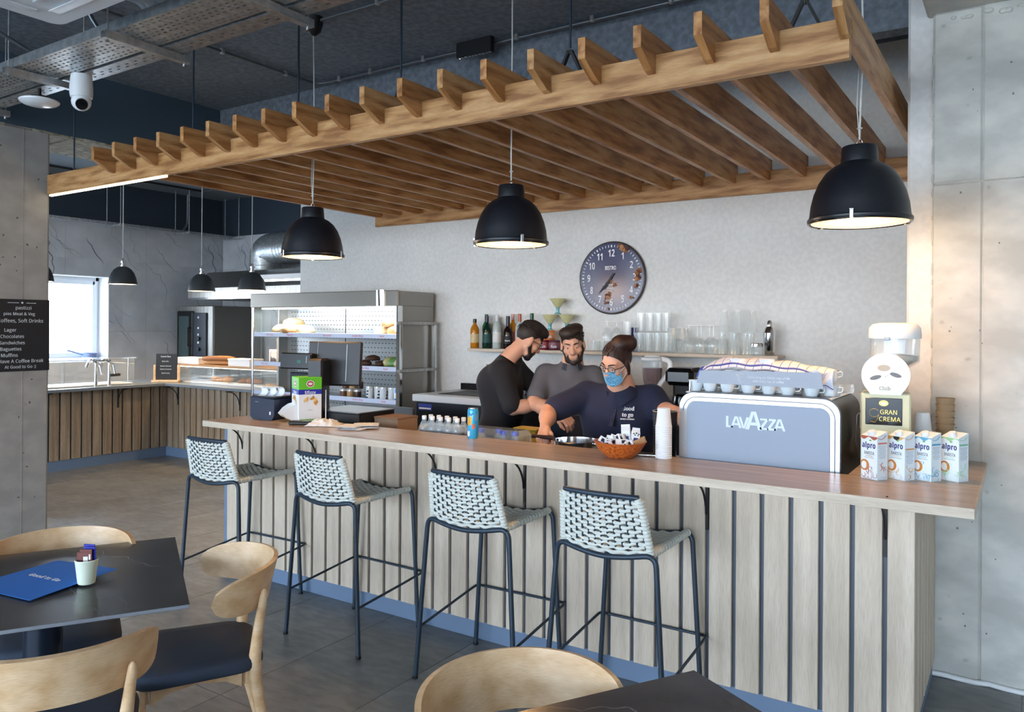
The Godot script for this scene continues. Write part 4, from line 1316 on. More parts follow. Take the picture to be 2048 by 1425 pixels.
	part("handle", tube(S(), [Vector3(0.0, 0.09, 0.10), Vector3(0.02, 0.12, 0.2), Vector3(0.03, 0.16, 0.34)], 0.012, 8), mat(c8(140, 160, 205), 0.4), pan)
	# oven
	var ov := thing("combi_oven", "tall stainless combi oven with a glass door and dark control panel", "oven")
	part("casing", span(S(), Vector3(-11.0, 0.85, -8.2), Vector3(-10.10, 1.955, -7.28), 0.01), M.steel, ov)
	part("side_panel", span(S(), Vector3(-10.10, 0.85, -8.15), Vector3(-10.085, 1.94, -7.30), 0.003), mat(c8(98, 96, 92), 0.35, 0.7), ov)
	var dr := part("door", span(S(), Vector3(-10.92, 0.92, -7.28), Vector3(-10.54, 1.88, -7.24), 0.012), M.black_gloss, ov)
	part("door_glass", span(S(), Vector3(-10.87, 1.0, -7.242), Vector3(-10.62, 1.80, -7.237), 0.002), mat(c8(58, 74, 74), 0.08), dr)
	part("handle", tube(S(), bend([Vector3(-10.575, 1.35, -7.24), Vector3(-10.575, 1.35, -7.19), Vector3(-10.575, 1.62, -7.19), Vector3(-10.575, 1.62, -7.24)], 0.02, 4), 0.014, 10), M.black, dr)
	var cp := part("control_panel", span(S(), Vector3(-10.53, 0.92, -7.28), Vector3(-10.22, 1.85, -7.25), 0.006), mat(c8(36, 44, 54), 0.3), ov)
	for q in [1.46, 1.30, 1.14]: part("knob", lathe(S(), LV([0, 0, 0.03, 0, 0.026, 0.03, 0, 0.032]), 16, Vector3.ZERO, Transform3D(Basis(Vector3.RIGHT, PI / 2), Vector3(-10.37, q, -7.25))), M.black, cp)
	for q in [1.40, 1.52, 1.62, 1.78]: part("dial_print", bx(Vector3(0.03, 0.03, 0.002)), M.chalk, cp, Vector3(-10.40, q, -7.249))
	solo("oven_stand", span(S(), Vector3(-11.0, 0, -8.2), Vector3(-10.1, 0.845, -7.3), 0.006), M.steel, "steel stand below the combi oven", "stand")
	# extraction hood and its duct
	var hd := thing("extractor_hood", "long stainless extractor hood along the marble back wall", "extractor hood")
	var hp := PackedVector2Array([Vector2(-8.24, 2.055), Vector2(-7.2, 2.055), Vector2(-7.2, 2.215), Vector2(-7.55, 2.48), Vector2(-8.24, 2.48)])
	var hx := Transform3D(Basis(Vector3(0, 0, 1), Vector3(0, 1, 0), Vector3(-1, 0, 0)), Vector3.ZERO)
	part("canopy_body", prism(S(), hp, 6.80, 10.58, hx), M.steel, hd)
	part("lower_lip", span(S(), Vector3(-10.585, 2.045, -7.205), Vector3(-6.80, 2.075, -7.19), 0.003), M.chrome, hd)
	var lp := part("lamp_housing", span(S(), Vector3(-8.66, 2.285, -7.06), Vector3(-7.0, 2.355, -6.98), 0.006), M.white, hd)
	part("tube_lamp", rod(S(), Vector3(-8.6, 2.275, -7.02), Vector3(-7.05, 2.275, -7.02), 0.014, 10), M.cool_glow, lp)
	var du := thing("extractor_duct", "shiny spiral duct elbow rising from the extractor hood", "duct")
	var dp := bend([Vector3(-9.62, 2.46, -7.85), Vector3(-9.62, 2.82, -7.85), Vector3(-6.8, 2.82, -7.85)], 0.34, 7)
	part("duct_pipe", tube(S(), dp, 0.235, 28), M.galv, du)
	for k in 34:
		var a: float = -9.2 + k * 0.07
		part("spiral_seam", tube(S(), ring_x(Vector3(a, 2.82, -7.85), 0.237, 24), 0.004, 5, true), M.galv, du)
		if k > 12: break
	for y in [2.50, 2.56]: part("spiral_seam", tube(S(), circle(0.238, 24, y).map(func(p): return p + Vector3(-9.62, 0, -7.85)), 0.005, 5, true), M.galv, du)
	var mt := thing("marker_jar", "small red and white dispenser under the extractor hood", "dispenser", Vector3(-8.93, 1.93, -7.6))
	part("red_cap", lat([0, 0.06, 0.10, 0.06, 0.10, 0.13, 0, 0.14], 18), mat(c8(120, 32, 28), 0.5), mt)
	part("white_ball", ball(S(), Vector3(0, 0.03, 0), Vector3(0.06, 0.035, 0.06), 14), M.white_gloss, mt)
	part("wall_arm", span(S(), Vector3(-0.02, 0.06, -0.66), Vector3(0.02, 0.10, 0.0), 0.004), M.steel, mt)
	# hanging cable tray over the marble, with conduit
	var ct := thing("kitchen_tray", "slim galvanised tray hung along the top of the marble wall", "cable tray")
	var ch := S()
	span(ch, Vector3(-10.97, 3.085, -8.2), Vector3(-10.85, 3.089, -3.5))
	span(ch, Vector3(-10.972, 3.085, -8.2), Vector3(-10.969, 3.125, -3.5))
	span(ch, Vector3(-10.851, 3.085, -8.2), Vector3(-10.848, 3.125, -3.5))
	part("tray_channel", ch, M.galv, ct)
	for z in [-4.9, -6.17, -7.25, -8.15]:
		part("cross_arm", span(S(), Vector3(-11.0, 3.065, z - 0.02), Vector3(-10.62, 3.084, z + 0.02), 0.002), M.galv, ct)
		for x in [-10.99, -10.64]: part("hanger_rod", rod(S(), Vector3(x, 3.07, z), Vector3(x, 3.74, z), 0.006, 6), M.galv, ct)
	var kc := thing("kitchen_conduit", "black and steel conduit branching on the kitchen ceiling and dropping to the tray", "conduit")
	part("pipe", rod(S(), Vector3(-10.55, 3.72, -4.5), Vector3(-10.55, 3.72, -7.42), 0.014, 8), M.black, kc)
	part("pipe", rod(S(), Vector3(-10.62, 3.72, -7.42), Vector3(-7.3, 3.72, -7.42), 0.014, 8), M.conduit, kc)
	part("pipe", tube(S(), bend([Vector3(-10.55, 3.72, -7.42), Vector3(-10.93, 3.72, -7.42), Vector3(-10.93, 3.25, -7.42), Vector3(-10.9, 3.10, -7.3)], 0.06, 5), 0.016, 8), M.conduit, kc)
	# ceiling panels with black rails above the column
	var cp2 := thing("ceiling_track", "black lighting track with a thin lit edge on the kitchen ceiling beside the concrete column", "lighting track")
	for x in [-7.75, -8.6]:
		part("track_rail", span(S(), Vector3(x - 0.025, 3.70, -6.5), Vector3(x + 0.025, 3.74, -2.5), 0.003), M.black, cp2)
		part("lit_edge", span(S(), Vector3(x - 0.045, 3.722, -6.5), Vector3(x - 0.027, 3.738, -2.5)), M.cool_glow, cp2)
	kitchen_lamp(Vector3(-9.17, 2.157, -5.35), "small grey dome lamp in front of the marble wall, just beside the window")
	kitchen_lamp(Vector3(-8.63, 2.091, -6.06), "small grey dome lamp at the edge of the steel hood, above the oven")
	kitchen_lamp(Vector3(-7.69, 2.085, -6.08), "small grey dome lamp in front of the steel hood, below the duct elbow")
	kitchen_lamp(Vector3(-9.68, 2.17, -4.62), "small grey dome lamp mostly hidden by the concrete column, before the window")
	# menu board on the column
	var mb := thing("menu_board", "large black chalk menu board on the concrete column", "menu board", Vector3(-6.49, 0, 0))
	var bd := part("board", span(S(), Vector3(0.0, 1.302, -3.178), Vector3(0.012, 1.858, -2.55), 0.002), M.board, mb)
	var lines := [["pastizzi", 1.792, -2.985, 0.034], ["pies Meat & Veg", 1.745, -2.955, 0.030], ["Coffees, Soft Drinks", 1.692, -2.965, 0.036], ["Lager", 1.62, -2.89, 0.034], ["Chocolates", 1.571, -2.905, 0.033], ["Sandwiches", 1.522, -2.905, 0.033], ["Baguettes", 1.474, -2.895, 0.033], ["Muffins", 1.426, -2.885, 0.034], ["Have A Coffee Break", 1.38, -2.97, 0.034], ["At Good to Go :)", 1.336, -2.965, 0.030]]
	for q in lines:
		part("chalk_line", words(q[0], q[3], false, 0.001), M.chalk, bd, Vector3(0.0128, q[1], q[2]), Vector3(0, PI / 2, 0.0))
	var orn := S()
	box(orn, Vector3(0.0128, 1.83, -2.91), Vector3(0.001, 0.004, 0.08))
	box(orn, Vector3(0.0128, 1.83, -3.04), Vector3(0.001, 0.004, 0.07))
	ball(orn, Vector3(0.0128, 1.831, -2.975), Vector3(0.001, 0.008, 0.008), 10)
	part("chalk_flourish", orn, M.chalk, bd)


func ring_x(c: Vector3, r: float, n: int) -> Array:
	var p := []
	for k in n: p.append(c + Vector3(0, r * cos(TAU * k / n), r * sin(TAU * k / n)))
	return p


# ---------------------------------------------------------------- open display fridge
func build_display_fridge() -> void:
	var f := thing("display_fridge", "tall open-front stainless display fridge stocked with food between kitchen and bar", "display fridge")
	var dull := mat(c8(150, 146, 140), 0.38, 0.75)
	var x0 := -6.86
	var x1 := -4.795
	var zf := -5.42
	var zb := -5.93
	part("fascia", span(S(), Vector3(x0, 1.855, zf - 0.02), Vector3(x1, 2.0, zf + 0.015), 0.006), dull, f)
	part("roof", span(S(), Vector3(x0, 1.86, zb), Vector3(x1, 1.995, zf - 0.02)), dull, f)
	var corner := S()
	var cp := []
	for k in 9:
		var a := PI * k / 8.0
		cp.append(Vector2(0.055 * cos(a), 0.028 * sin(a)))
	prism(corner, PackedVector2Array(cp), 1.855, 2.005, Transform3D(Basis(Vector3(1, 0, 0), Vector3(0, 0, 1), Vector3(0, 1, 0)), Vector3(-5.0, 0, zf + 0.014)), true)
	part("chrome_trim", corner, M.chrome, f)
	part("side_panel", span(S(), Vector3(x1 - 0.025, 0.12, zb), Vector3(x1, 1.86, zf - 0.06), 0.003), dull, f)
	part("side_panel", span(S(), Vector3(x0, 0.12, zb), Vector3(x0 + 0.02, 1.86, zb + 0.16), 0.003), dull, f)
	part("glass_side", span(S(), Vector3(x0 + 0.004, 0.9, zb + 0.16), Vector3(x0 + 0.012, 1.855, zf)), M.glass, f)
	part("front_post", span(S(), Vector3(x1 - 0.028, 0.12, zf - 0.06), Vector3(x1, 1.86, zf), 0.004), M.chrome, f)
	part("front_post", span(S(), Vector3(x0, 0.12, zf - 0.02), Vector3(x0 + 0.022, 1.86, zf), 0.004), M.chrome, f)
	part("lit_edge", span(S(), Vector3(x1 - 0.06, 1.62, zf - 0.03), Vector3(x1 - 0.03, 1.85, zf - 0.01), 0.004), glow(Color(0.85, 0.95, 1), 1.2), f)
	part("canopy_lamp", span(S(), Vector3(x0 + 0.1, 1.838, zf - 0.10), Vector3(x1 - 0.1, 1.852, zf - 0.05), 0.003), M.cool_glow, f)
	var al := AreaLight3D.new()
	al.name = "canopy_lamp_light"
	al.area_size = Vector2(1.8, 0.05)
	al.light_color = Color(0.92, 0.97, 1.0)
	al.light_energy = 1.3
	al.shadow_enabled = true
	al.area_range = 8.0
	f.add_child(al)
	al.position = Vector3(-5.83, 1.835, zf - 0.075)
	al.rotation = Vector3(-PI / 2 + 0.25, 0, 0)
	part("base_cabinet", span(S(), Vector3(x0, 0.0, zb), Vector3(x1, 0.55, zf + 0.10), 0.006), dull, f)
	# back liner with rows of cooling slots
	var bk := part("back_liner", span(S(), Vector3(x0 + 0.02, 0.55, zb + 0.02), Vector3(x1 - 0.025, 1.86, zb + 0.035)), mat(c8(176, 178, 178), 0.3, 0.7), f)
	var sl := S()
	for j in 27:
		for i in 42:
			box(sl, Vector3(x0 + 0.09 + i * 0.046 + (0.012 if j % 2 else 0.0), 0.62 + j * 0.046, zb + 0.036), Vector3(0.018, 0.007, 0.002))
	part("cooling_slot", sl, M.black, bk).set_meta("kind", "stuff")
	part("liner_joint", span(S(), Vector3(-5.95, 0.55, zb + 0.035), Vector3(-5.94, 1.86, zb + 0.038)), M.black, bk)
	var levels := [1.555, 1.25, 0.945, 0.66]
	for y in levels:
		var sh := part("shelf", span(S(), Vector3(x0 + 0.03, y, zb + 0.04), Vector3(x1 - 0.03, y + 0.012, zf - 0.02), 0.002), M.steel, f)
		part("price_rail", span(S(), Vector3(x0 + 0.03, y - 0.004, zf - 0.022), Vector3(x1 - 0.03, y + 0.04, zf - 0.012), 0.002), mat(c8(196, 204, 226), 0.4), sh)
		var red := mat(c8(196, 74, 92), 0.7)
		var k := 0
		for q in [[-6.62, "Ftira Tuna"], [-6.30, "Baguette"], [-5.72, "Mozzarella"], [-5.28, "Chicken Wrap"], [-4.98, "Salad"]]:
			part("price_label", words(q[1], 0.022, false, 0.0008), red, sh, Vector3(q[0] + 0.04 * sin(y * 9.0 + k), y + 0.018, zf - 0.0115))
			k += 1
	# food on the shelves
	var top := 1.568
	for q in [[-6.42, 0.66, "black baking tray under the big baguettes on the top fridge shelf", M.black, 1.568], [-5.72, 0.62, "empty black tray in the middle of the top fridge shelf", M.black, 1.568], [-5.06, 0.42, "white tray under the rolls on the top fridge shelf", M.white, 1.568], [-5.35, 0.44, "black tray under the dark pastries on the second fridge shelf", M.black, 1.263], [-4.98, 0.30, "black tray under the wrapped salad rolls on the second fridge shelf", M.black, 1.263]]:
		var t := solo("food_tray", span(S(), Vector3(-q[1] / 2, 0, -0.16), Vector3(q[1] / 2, 0.02, 0.16), 0.005), q[3], q[2], "tray", Vector3(q[0], q[4], -5.62))
		t.set_meta("group", "trays in the display fridge")
	var crust := [mat(c8(206, 162, 112), 0.75), mat(c8(224, 192, 148), 0.75), mat(c8(190, 138, 88), 0.75)]
	var rolls := [[-6.60, 0.0, 0.11, 0.06], [-6.44, 0.02, 0.12, 0.065], [-6.30, -0.02, 0.12, 0.06], [-6.52, -0.10, 0.12, 0.055], [-6.17, 0.04, 0.11, 0.055], [-6.36, 0.09, 0.12, 0.05]]
	for k in rolls.size():
		var r: Array = rolls[k]
		var up: float = [0.0, 0.0, 0.0, 0.075, 0.0, 0.0][k]
		solo("bread_roll", fin(loaf(Vector3(r[2], r[3], 0.075), 30 + k)), crust[k % 3], "large floury baguette roll heaped on the top fridge shelf, towards the kitchen", "bread", Vector3(r[0], top + 0.02 + up, -5.60 + r[1]), 0.4 * k, "rolls heaped towards the kitchen")
	for k in 3:
		solo("bread_roll", fin(loaf(Vector3(0.085, 0.055, 0.07), 50 + k)), crust[(k + 1) % 3], "filled round roll on the white tray of the top fridge shelf", "bread", Vector3([-5.14, -4.97, -5.05][k], top + 0.02 + [0, 0, 0.07][k], -5.58), 0.7 * k, "rolls on the white tray")
	solo("wrapped_sandwich", fin(loaf(Vector3(0.06, 0.05, 0.06), 61)), mat(c8(150, 176, 120), 0.35), "green salad pot in the top corner of the display fridge", "salad", Vector3(-4.86, top, -5.6))
	for k in 4:
		solo("dark_pastry", fin(loaf(Vector3(0.075, 0.035, 0.05), 65 + k)), mat(c8(74, 48, 36), 0.6), "dark brown pastry on the second fridge shelf, beside the till monitor", "pastry", Vector3(-5.50 + 0.11 * k, 1.283 + (0.05 if k == 2 else 0.0), -5.60), 0.5 * k, "dark pastries on the second shelf")
	for k in 3:
		solo("wrapped_sandwich", fin(loaf(Vector3(0.08, 0.06, 0.06), 71 + k)), [mat(c8(176, 168, 110), 0.4), mat(c8(96, 140, 76), 0.4), mat(c8(196, 180, 140), 0.4)][k], ["olive wrapped salad roll on the second fridge shelf", "bright green wrapped salad roll on the second fridge shelf", "pale wrapped salad roll at the end of the second fridge shelf"][k], "sandwich", Vector3(-5.05 + 0.09 * k, 1.283, -5.60 + 0.02 * k), 0.6 * k)
	var lidm := mat(c8(200, 200, 196), 0.3, 0.4)
	for k in 6:
		var d := thing("dessert_jar", "small layered dessert jar with a silver lid on the third fridge shelf", "dessert", Vector3(-5.60 + 0.085 * (k % 3), 0.958 + 0.095 * (k / 3), -5.53 - 0.01 * k), 0, "dessert jars")
		part("jar_body", lat([0, 0, 0.034, 0, 0.037, 0.02, 0.037, 0.07, 0, 0.07], 18), mat([c8(96, 62, 42), c8(172, 138, 96), c8(60, 44, 36)][k % 3], 0.3), d)
		part("lid", lat([0, 0.07, 0.039, 0.07, 0.039, 0.088, 0, 0.089], 18), lidm, d)
	for k in 5:
		var d := thing("yoghurt_pot", "tall printed pot with a pale lid on the third fridge shelf", "pot", Vector3(-5.22 + 0.088 * k, 0.958, -5.50 - 0.02 * (k % 2)), 0.9 * k, "tall pots on the third shelf")
		part("pot_body", lat([0, 0, 0.033, 0, 0.038, 0.12, 0, 0.12], 18), mat(c8(206, 212, 216), 0.4), d)
		part("lid", lat([0, 0.12, 0.041, 0.12, 0.041, 0.135, 0, 0.136], 18), lidm, d)
		for j in 3: part("dark_print", bx(Vector3(0.022, 0.014, 0.006), 0.002), M.navy, d, Vector3(0.004 * (j - 1), 0.03 + 0.03 * j, 0.033 + 0.0013 * j * 1.2))
	var bl := thing("drink_bottle", "slim bright blue bottle at the end of the third fridge shelf", "bottle", Vector3(-4.85, 0.958, -5.48))
	part("bottle_body", lat([0, 0, 0.028, 0, 0.03, 0.01, 0.03, 0.12, 0.012, 0.16, 0.012, 0.18, 0, 0.18], 18), mat(c8(52, 132, 206), 0.2), bl)
	part("label_band", lat([0.0302, 0.04, 0.0306, 0.04, 0.0306, 0.09, 0.0302, 0.09], 18), M.white, bl)
	for k in 6:
		var d := thing("drink_can", "grey and pink drink can on the lowest visible fridge shelf", "can", Vector3(-5.10 + 0.075 * (k % 3), 0.673 + 0.0, -5.44 - 0.09 * (k / 3)), 0.7 * k, "cans low in the display fridge")
		part("can_body", lat([0, 0, 0.026, 0.002, 0.033, 0.012, 0.033, 0.142, 0.028, 0.155, 0.028, 0.158, 0, 0.156], 20), mat(c8(150, 156, 164), 0.3, 0.6), d)
		part("pink_print", bx(Vector3(0.03, 0.05, 0.006), 0.002), mat(c8(206, 52, 84), 0.4), d, Vector3(0, 0.09, 0.031))
	# steel guard frame beside the fridge
	var g := thing("guard_rail", "slim steel guard frame standing against the side of the display fridge", "frame")
	for z in [-5.40, -5.90]: part("post", span(S(), Vector3(-4.775, 0, z - 0.018), Vector3(-4.74, 1.70, z + 0.018), 0.004), M.chrome, g)
	for y in [0.7, 1.26, 1.70]: part("cross_rail", span(S(), Vector3(-4.778, y - 0.02, -5.925), Vector3(-4.736, y + 0.012, -5.375), 0.004), M.steel, g)
	var bp := thing("screen_panel", "blue-grey panel with a brown board standing behind the bar beside the fridge", "panel", Vector3(-4.35, 0, -4.75))
	part("panel_board", span(S(), Vector3(-0.42, 0, -0.02), Vector3(0.32, 1.02, 0.02), 0.004), M.slate_paint, bp)
	part("brown_board", span(S(), Vector3(-0.16, 0.2, 0.02), Vector3(0.32, 0.93, 0.035), 0.003), mat(c8(96, 78, 66), 0.6), bp)


# ---------------------------------------------------------------- back wall of the bar
func bottle(at: Vector3, h: float, r: float, glass: Material, cap: Color, cap_h: float, label_c: Color, name_: String, text: String, shoulder := 0.62) -> Node3D:
	var b := thing("liquor_bottle", name_, "bottle", at, 0.5, "liquor bottles on the wall shelf")
	var s := h * shoulder
	part("bottle_body", lat([0, 0, r * 0.94, 0, r, 0.006, r, s, r * 0.86, s + r * 0.55, r * 0.42, s + r * 1.3, r * 0.36, h - cap_h, 0, h - cap_h], 22), glass, b)
	part("cap", lat([0, h - cap_h, r * 0.42, h - cap_h, r * 0.42, h - 0.003, r * 0.36, h, 0, h], 16), mat(cap, 0.35), b)
	part("label", lat([r * 1.001, s * 0.30, r * 1.012, s * 0.30, r * 1.012, s * 0.78, r * 1.001, s * 0.78], 22), mat(label_c, 0.6), b)
	if text: part("label_print", words(text, r * 0.42, true, 0.001), M.navy if label_c.get_luminance() > 0.4 else M.chalk, b, Vector3(0, s * 0.5, r * 1.015))
	return b


func build_back_bar() -> void:
	var sh := thing("wall_shelf", "long thin oak shelf on the white back wall holding bottles and glasses", "shelf")
	part("shelf_board", span(S(), Vector3(-4.275, 1.445, -5.998), Vector3(-1.483, 1.47, -5.78), 0.002), M.shelf, sh)
	for x in [-4.0, -2.9, -1.75]: part("support_pin", rod(S(), Vector3(x, 1.457, -6.02), Vector3(x, 1.457, -5.9), 0.006), M.steel, sh)
	var y := 1.4705
	var amber := mat(c8(186, 116, 24), 0.08)
	var green := mat(c8(18, 104, 40), 0.08)
	var dgreen := mat(c8(14, 44, 34), 0.1)
	var dark := mat(c8(22, 16, 14), 0.12)
	var clear := mat(c8(176, 186, 186), 0.08)
	bottle(Vector3(-4.255, y, -5.87), 0.27, 0.041, amber, c8(24, 20, 20), 0.035, c8(206, 184, 140), "amber whisky bottle with a cream label at the fridge end of the wall shelf", "")
	bottle(Vector3(-4.165, y, -5.93), 0.315, 0.039, green, c8(20, 90, 48), 0.05, c8(214, 216, 200), "bright green bottle with a white round label on the wall shelf", "")
	bottle(Vector3(-4.11, y, -5.86), 0.30, 0.041, dgreen, c8(40, 34, 60), 0.06, c8(24, 70, 66), "dark green bottle with a teal label on the wall shelf", "", 0.56)
	bottle(Vector3(-4.005, y, -5.87), 0.31, 0.041, clear, c8(206, 208, 206), 0.06, c8(216, 214, 210), "clear bottle with a large white label on the wall shelf", "")
	bottle(Vector3(-4.05, y, -5.95), 0.29, 0.039, clear, c8(210, 214, 214), 0.05, c8(180, 188, 180), "clear bottle standing half hidden behind the white-labelled one on the wall shelf", "")
	bottle(Vector3(-3.885, y, -5.87), 0.295, 0.043, dark, c8(20, 16, 16), 0.09, c8(26, 18, 18), "black long-necked liqueur bottle on the wall shelf", "black", 0.5)
	bottle(Vector3(-3.885, y, -5.95), 0.315, 0.036, amber, c8(196, 140, 130), 0.05, c8(150, 70, 60), "bottle with a pinkish cap behind the black liqueur bottle", "")
	bottle(Vector3(-3.76, y, -5.87), 0.315, 0.039, clear, c8(176, 92, 60), 0.09, c8(196, 190, 186), "clear bottle with a copper foil neck on the wall shelf behind the dark-haired man", "")
	bottle(Vector3(-3.632, y, -5.87), 0.32, 0.039, mat(c8(196, 184, 110), 0.1), c8(14, 74, 50), 0.09, c8(206, 196, 150), "pale yellow bottle with a tall green capsule on the wall shelf", "")
	# printed cans and sundae glasses
	var cans := [[Vector3(-3.515, y, -5.88), c8(120, 24, 40), "dark red printed can on the wall shelf between the two men's heads"], [Vector3(-3.40, y, -5.87), c8(82, 24, 50), "purple printed can on the wall shelf beside the dark red can"], [Vector3(-3.457, y + 0.086, -5.88), c8(196, 110, 56), "orange printed can stacked on top of two dark cans"]]
	for q in cans:
		var c := thing("printed_can", q[2], "can", q[0], 0.4)
		part("can_body", lat([0, 0, 0.048, 0.0, 0.05, 0.004, 0.05, 0.08, 0.047, 0.085, 0, 0.085], 24), mat(q[1], 0.4), c)
		part("print_band", lathe(S(), LV([0.0505, 0.016, 0.0512, 0.02, 0.0512, 0.062, 0.0505, 0.066]), 24), mat((q[1] as Color).lerp(Color(0.9, 0.8, 0.75), 0.3), 0.4), c)
		part("print_text", words("fun", 0.03, true, 0.001), M.chalk, c, Vector3(0.0, 0.03, 0.0515))
	var rest := thing("glass_block", "square glass jar on the wall shelf holding up a sundae glass", "jar", Vector3(-3.27, y, -5.89))
	part("glass_body", lat([0, 0, 0.05, 0.0, 0.055, 0.01, 0.055, 0.155, 0.05, 0.16, 0, 0.16], 4), M.glassware, rest)
	part("lid", bx(Vector3(0.10, 0.012, 0.10), 0.003), M.conduit, rest, Vector3(0, 0.166, 0))
	var sundae := [[Vector3(-3.452, y + 0.173, -5.88), "yellow sundae glass with a turquoise stem standing on the orange can"], [Vector3(-3.285, y + 0.173, -5.88), "yellow sundae glass with a turquoise stem standing on the square jar"], [Vector3(-3.375, y + 0.312, -5.88), "yellow sundae glass with a turquoise stem balanced on top of the other two"]]
	for q in sundae:
		var g := thing("sundae_glass", q[1], "glass", q[0], 0.0, "yellow sundae glasses")
		part("glass_bowl", lat([0.014, 0.055, 0.024, 0.062, 0.068, 0.132, 0.070, 0.135, 0.066, 0.135, 0.02, 0.066, 0, 0.062], 28), mat(c8(206, 202, 150), 0.25), g)
		part("stem", lat([0, 0, 0.030, 0.0, 0.031, 0.004, 0.016, 0.014, 0.014, 0.045, 0.02, 0.058, 0, 0.06], 24), mat(c8(110, 178, 184), 0.15), g)
	glasses(y)
	# wall clock
	build_clock()
	# black prep fridge with a pale top, behind the bottled water
	var p := thing("prep_fridge", "low black prep fridge with a pale steel top beside the display fridge", "prep counter", Vector3(-3.36, 0, -5.56))
	part("cabinet", span(S(), Vector3(-1.05, 0, -0.36), Vector3(1.05, 1.02, 0.34), 0.006), mat(c8(10, 12, 20), 0.35), p)
	part("top_board", span(S(), Vector3(-1.07, 1.02, -0.38), Vector3(1.07, 1.08, 0.37), 0.006), mat(c8(206, 212, 216), 0.35), p)
	part("pan_well", span(S(), Vector3(-0.90, 1.078, -0.20), Vector3(0.6, 1.084, 0.22), 0.002), M.black, p)
	part("raised_lid", span(S(), Vector3(-1.05, 1.08, -0.37), Vector3(-0.05, 1.14, -0.30), 0.004), M.black_gloss, p)
	part("splash_back", span(S(), Vector3(-0.30, 1.08, -0.36), Vector3(0.3, 1.17, -0.34), 0.003), M.white, p)
	var lb := part("blue_badge", span(S(), Vector3(-1.02, 0.945, 0.34), Vector3(-0.87, 1.0, 0.344), 0.001), mat(c8(40, 60, 150), 0.4), p)
	part("badge_print", span(S(), Vector3(-1.01, 0.955, 0.344), Vector3(-0.88, 0.968, 0.3448)), M.white, lb)
	for k in 4:
		var c := thing("condiment_pot", "small steel-lidded condiment pot sunk in the prep fridge top", "pot", Vector3(-3.86 + 0.13 * k, 1.085, -5.66), 0, "steel-lidded pots in the prep fridge")
		part("pot_body", lat([0, 0, 0.05, 0, 0.05, 0.035, 0, 0.035], 18), M.chrome, c)
		part("lid", lat([0, 0.035, 0.053, 0.035, 0.053, 0.048, 0.01, 0.052, 0, 0.06], 18), M.steel, c)
	var tp := thing("wall_tap", "chrome swan spout on the back wall beside the dark-shirted man", "tap", Vector3(-4.05, 1.30, -5.98))
	part("spout", tube(S(), bend([Vector3(0, 0, -0.02), Vector3(0, 0.0, 0.14), Vector3(0, -0.04, 0.16)], 0.03, 5), 0.013, 10), M.chrome, tp)
	part("flange", lathe(S(), LV([0, 0, 0.03, 0, 0.028, 0.012, 0, 0.014]), 20, Vector3.ZERO, Transform3D(Basis(Vector3.RIGHT, PI / 2), Vector3(0, 0, -0.02))), M.chrome, tp)
	part("lever", rod(S(), Vector3(0, 0.01, 0.0), Vector3(-0.12, 0.015, 0.04), 0.006), M.chrome, tp)
	var bc := thing("back_counter", "black back counter along the white wall behind the staff", "counter")
	part("cabinet_body", span(S(), Vector3(-2.28, 0, -5.95), Vector3(-0.6, 0.93, -5.42), 0.004), M.black_matt, bc)
	part("work_top", span(S(), Vector3(-2.29, 0.93, -5.97), Vector3(-0.58, 0.97, -5.40), 0.003), M.black, bc)
	# drink dispenser jug
	var j := thing("juice_jug", "clear blender jug of dark red juice with a white lid and white curved handle", "jug", Vector3(-2.385, 1.105, -5.62))
	part("jug_base", lat([0, 0, 0.09, 0, 0.085, 0.09, 0.06, 0.12, 0, 0.12], 28), M.white_gloss, j)
	part("jug_body", lat([0, 0.12, 0.060, 0.12, 0.072, 0.16, 0.083, 0.318, 0.080, 0.318, 0.069, 0.165, 0, 0.13], 32), M.plastic_clear, j)
	part("red_juice", lat([0, 0.125, 0.058, 0.126, 0.069, 0.165, 0.0765, 0.255, 0, 0.255], 32), mat(c8(96, 16, 30), 0.2), j)
	part("jug_lid", lat([0, 0.315, 0.086, 0.315, 0.087, 0.335, 0.06, 0.342, 0.055, 0.352, 0, 0.354], 32), M.white, j)
	part("handle", tube(S(), bend([Vector3(0.075, 0.325, 0.0), Vector3(0.15, 0.31, 0), Vector3(0.14, 0.22, 0), Vector3(0.06, 0.12, 0.02), Vector3(0.05, 0.02, 0.06)], 0.06, 5), 0.014, 10, false, 1.5), M.white_gloss, j)
	solo("jug_stand", span(S(), Vector3(-0.16, 0, -0.14), Vector3(0.16, 0.019, 0.14), 0.004), M.black, "flat black board under the red juice jug", "stand", Vector3(-2.385, 1.081, -5.62))
	var km := thing("coffee_brewer", "black coffee brewer on the back counter between jug and espresso machine", "coffee maker", Vector3(-2.13, 0.971, -5.62))
	part("column", span(S(), Vector3(-0.10, 0, -0.14), Vector3(0.10, 0.34, -0.02), 0.02), M.black, km)
	part("brew_head", span(S(), Vector3(-0.11, 0.27, -0.14), Vector3(0.11, 0.40, 0.12), 0.03), M.black_gloss, km)
	part("drip_tray", span(S(), Vector3(-0.11, 0, -0.14), Vector3(0.11, 0.04, 0.13), 0.01), M.black, km)
	part("carafe", lat([0, 0.04, 0.07, 0.04, 0.085, 0.10, 0.07, 0.19, 0.055, 0.20, 0, 0.2], 24), M.black_gloss, km, Vector3(0, 0, 0.03))
	part("handle", tube(S(), bend([Vector3(0.08, 0.17, 0.05), Vector3(0.14, 0.17, 0.07), Vector3(0.14, 0.07, 0.07), Vector3(0.08, 0.07, 0.05)], 0.03, 4), 0.01, 8), M.black, km)
	var so := thing("wall_socket", "white double socket on the back wall beside the espresso machine", "socket", Vector3(-2.27, 1.24, -5.995))
	part("plate", bx(Vector3(0.15, 0.09, 0.01), 0.003), M.white, so)
	part("plug", bx(Vector3(0.045, 0.05, 0.045), 0.008), M.black, so, Vector3(0.03, 0, 0.026))
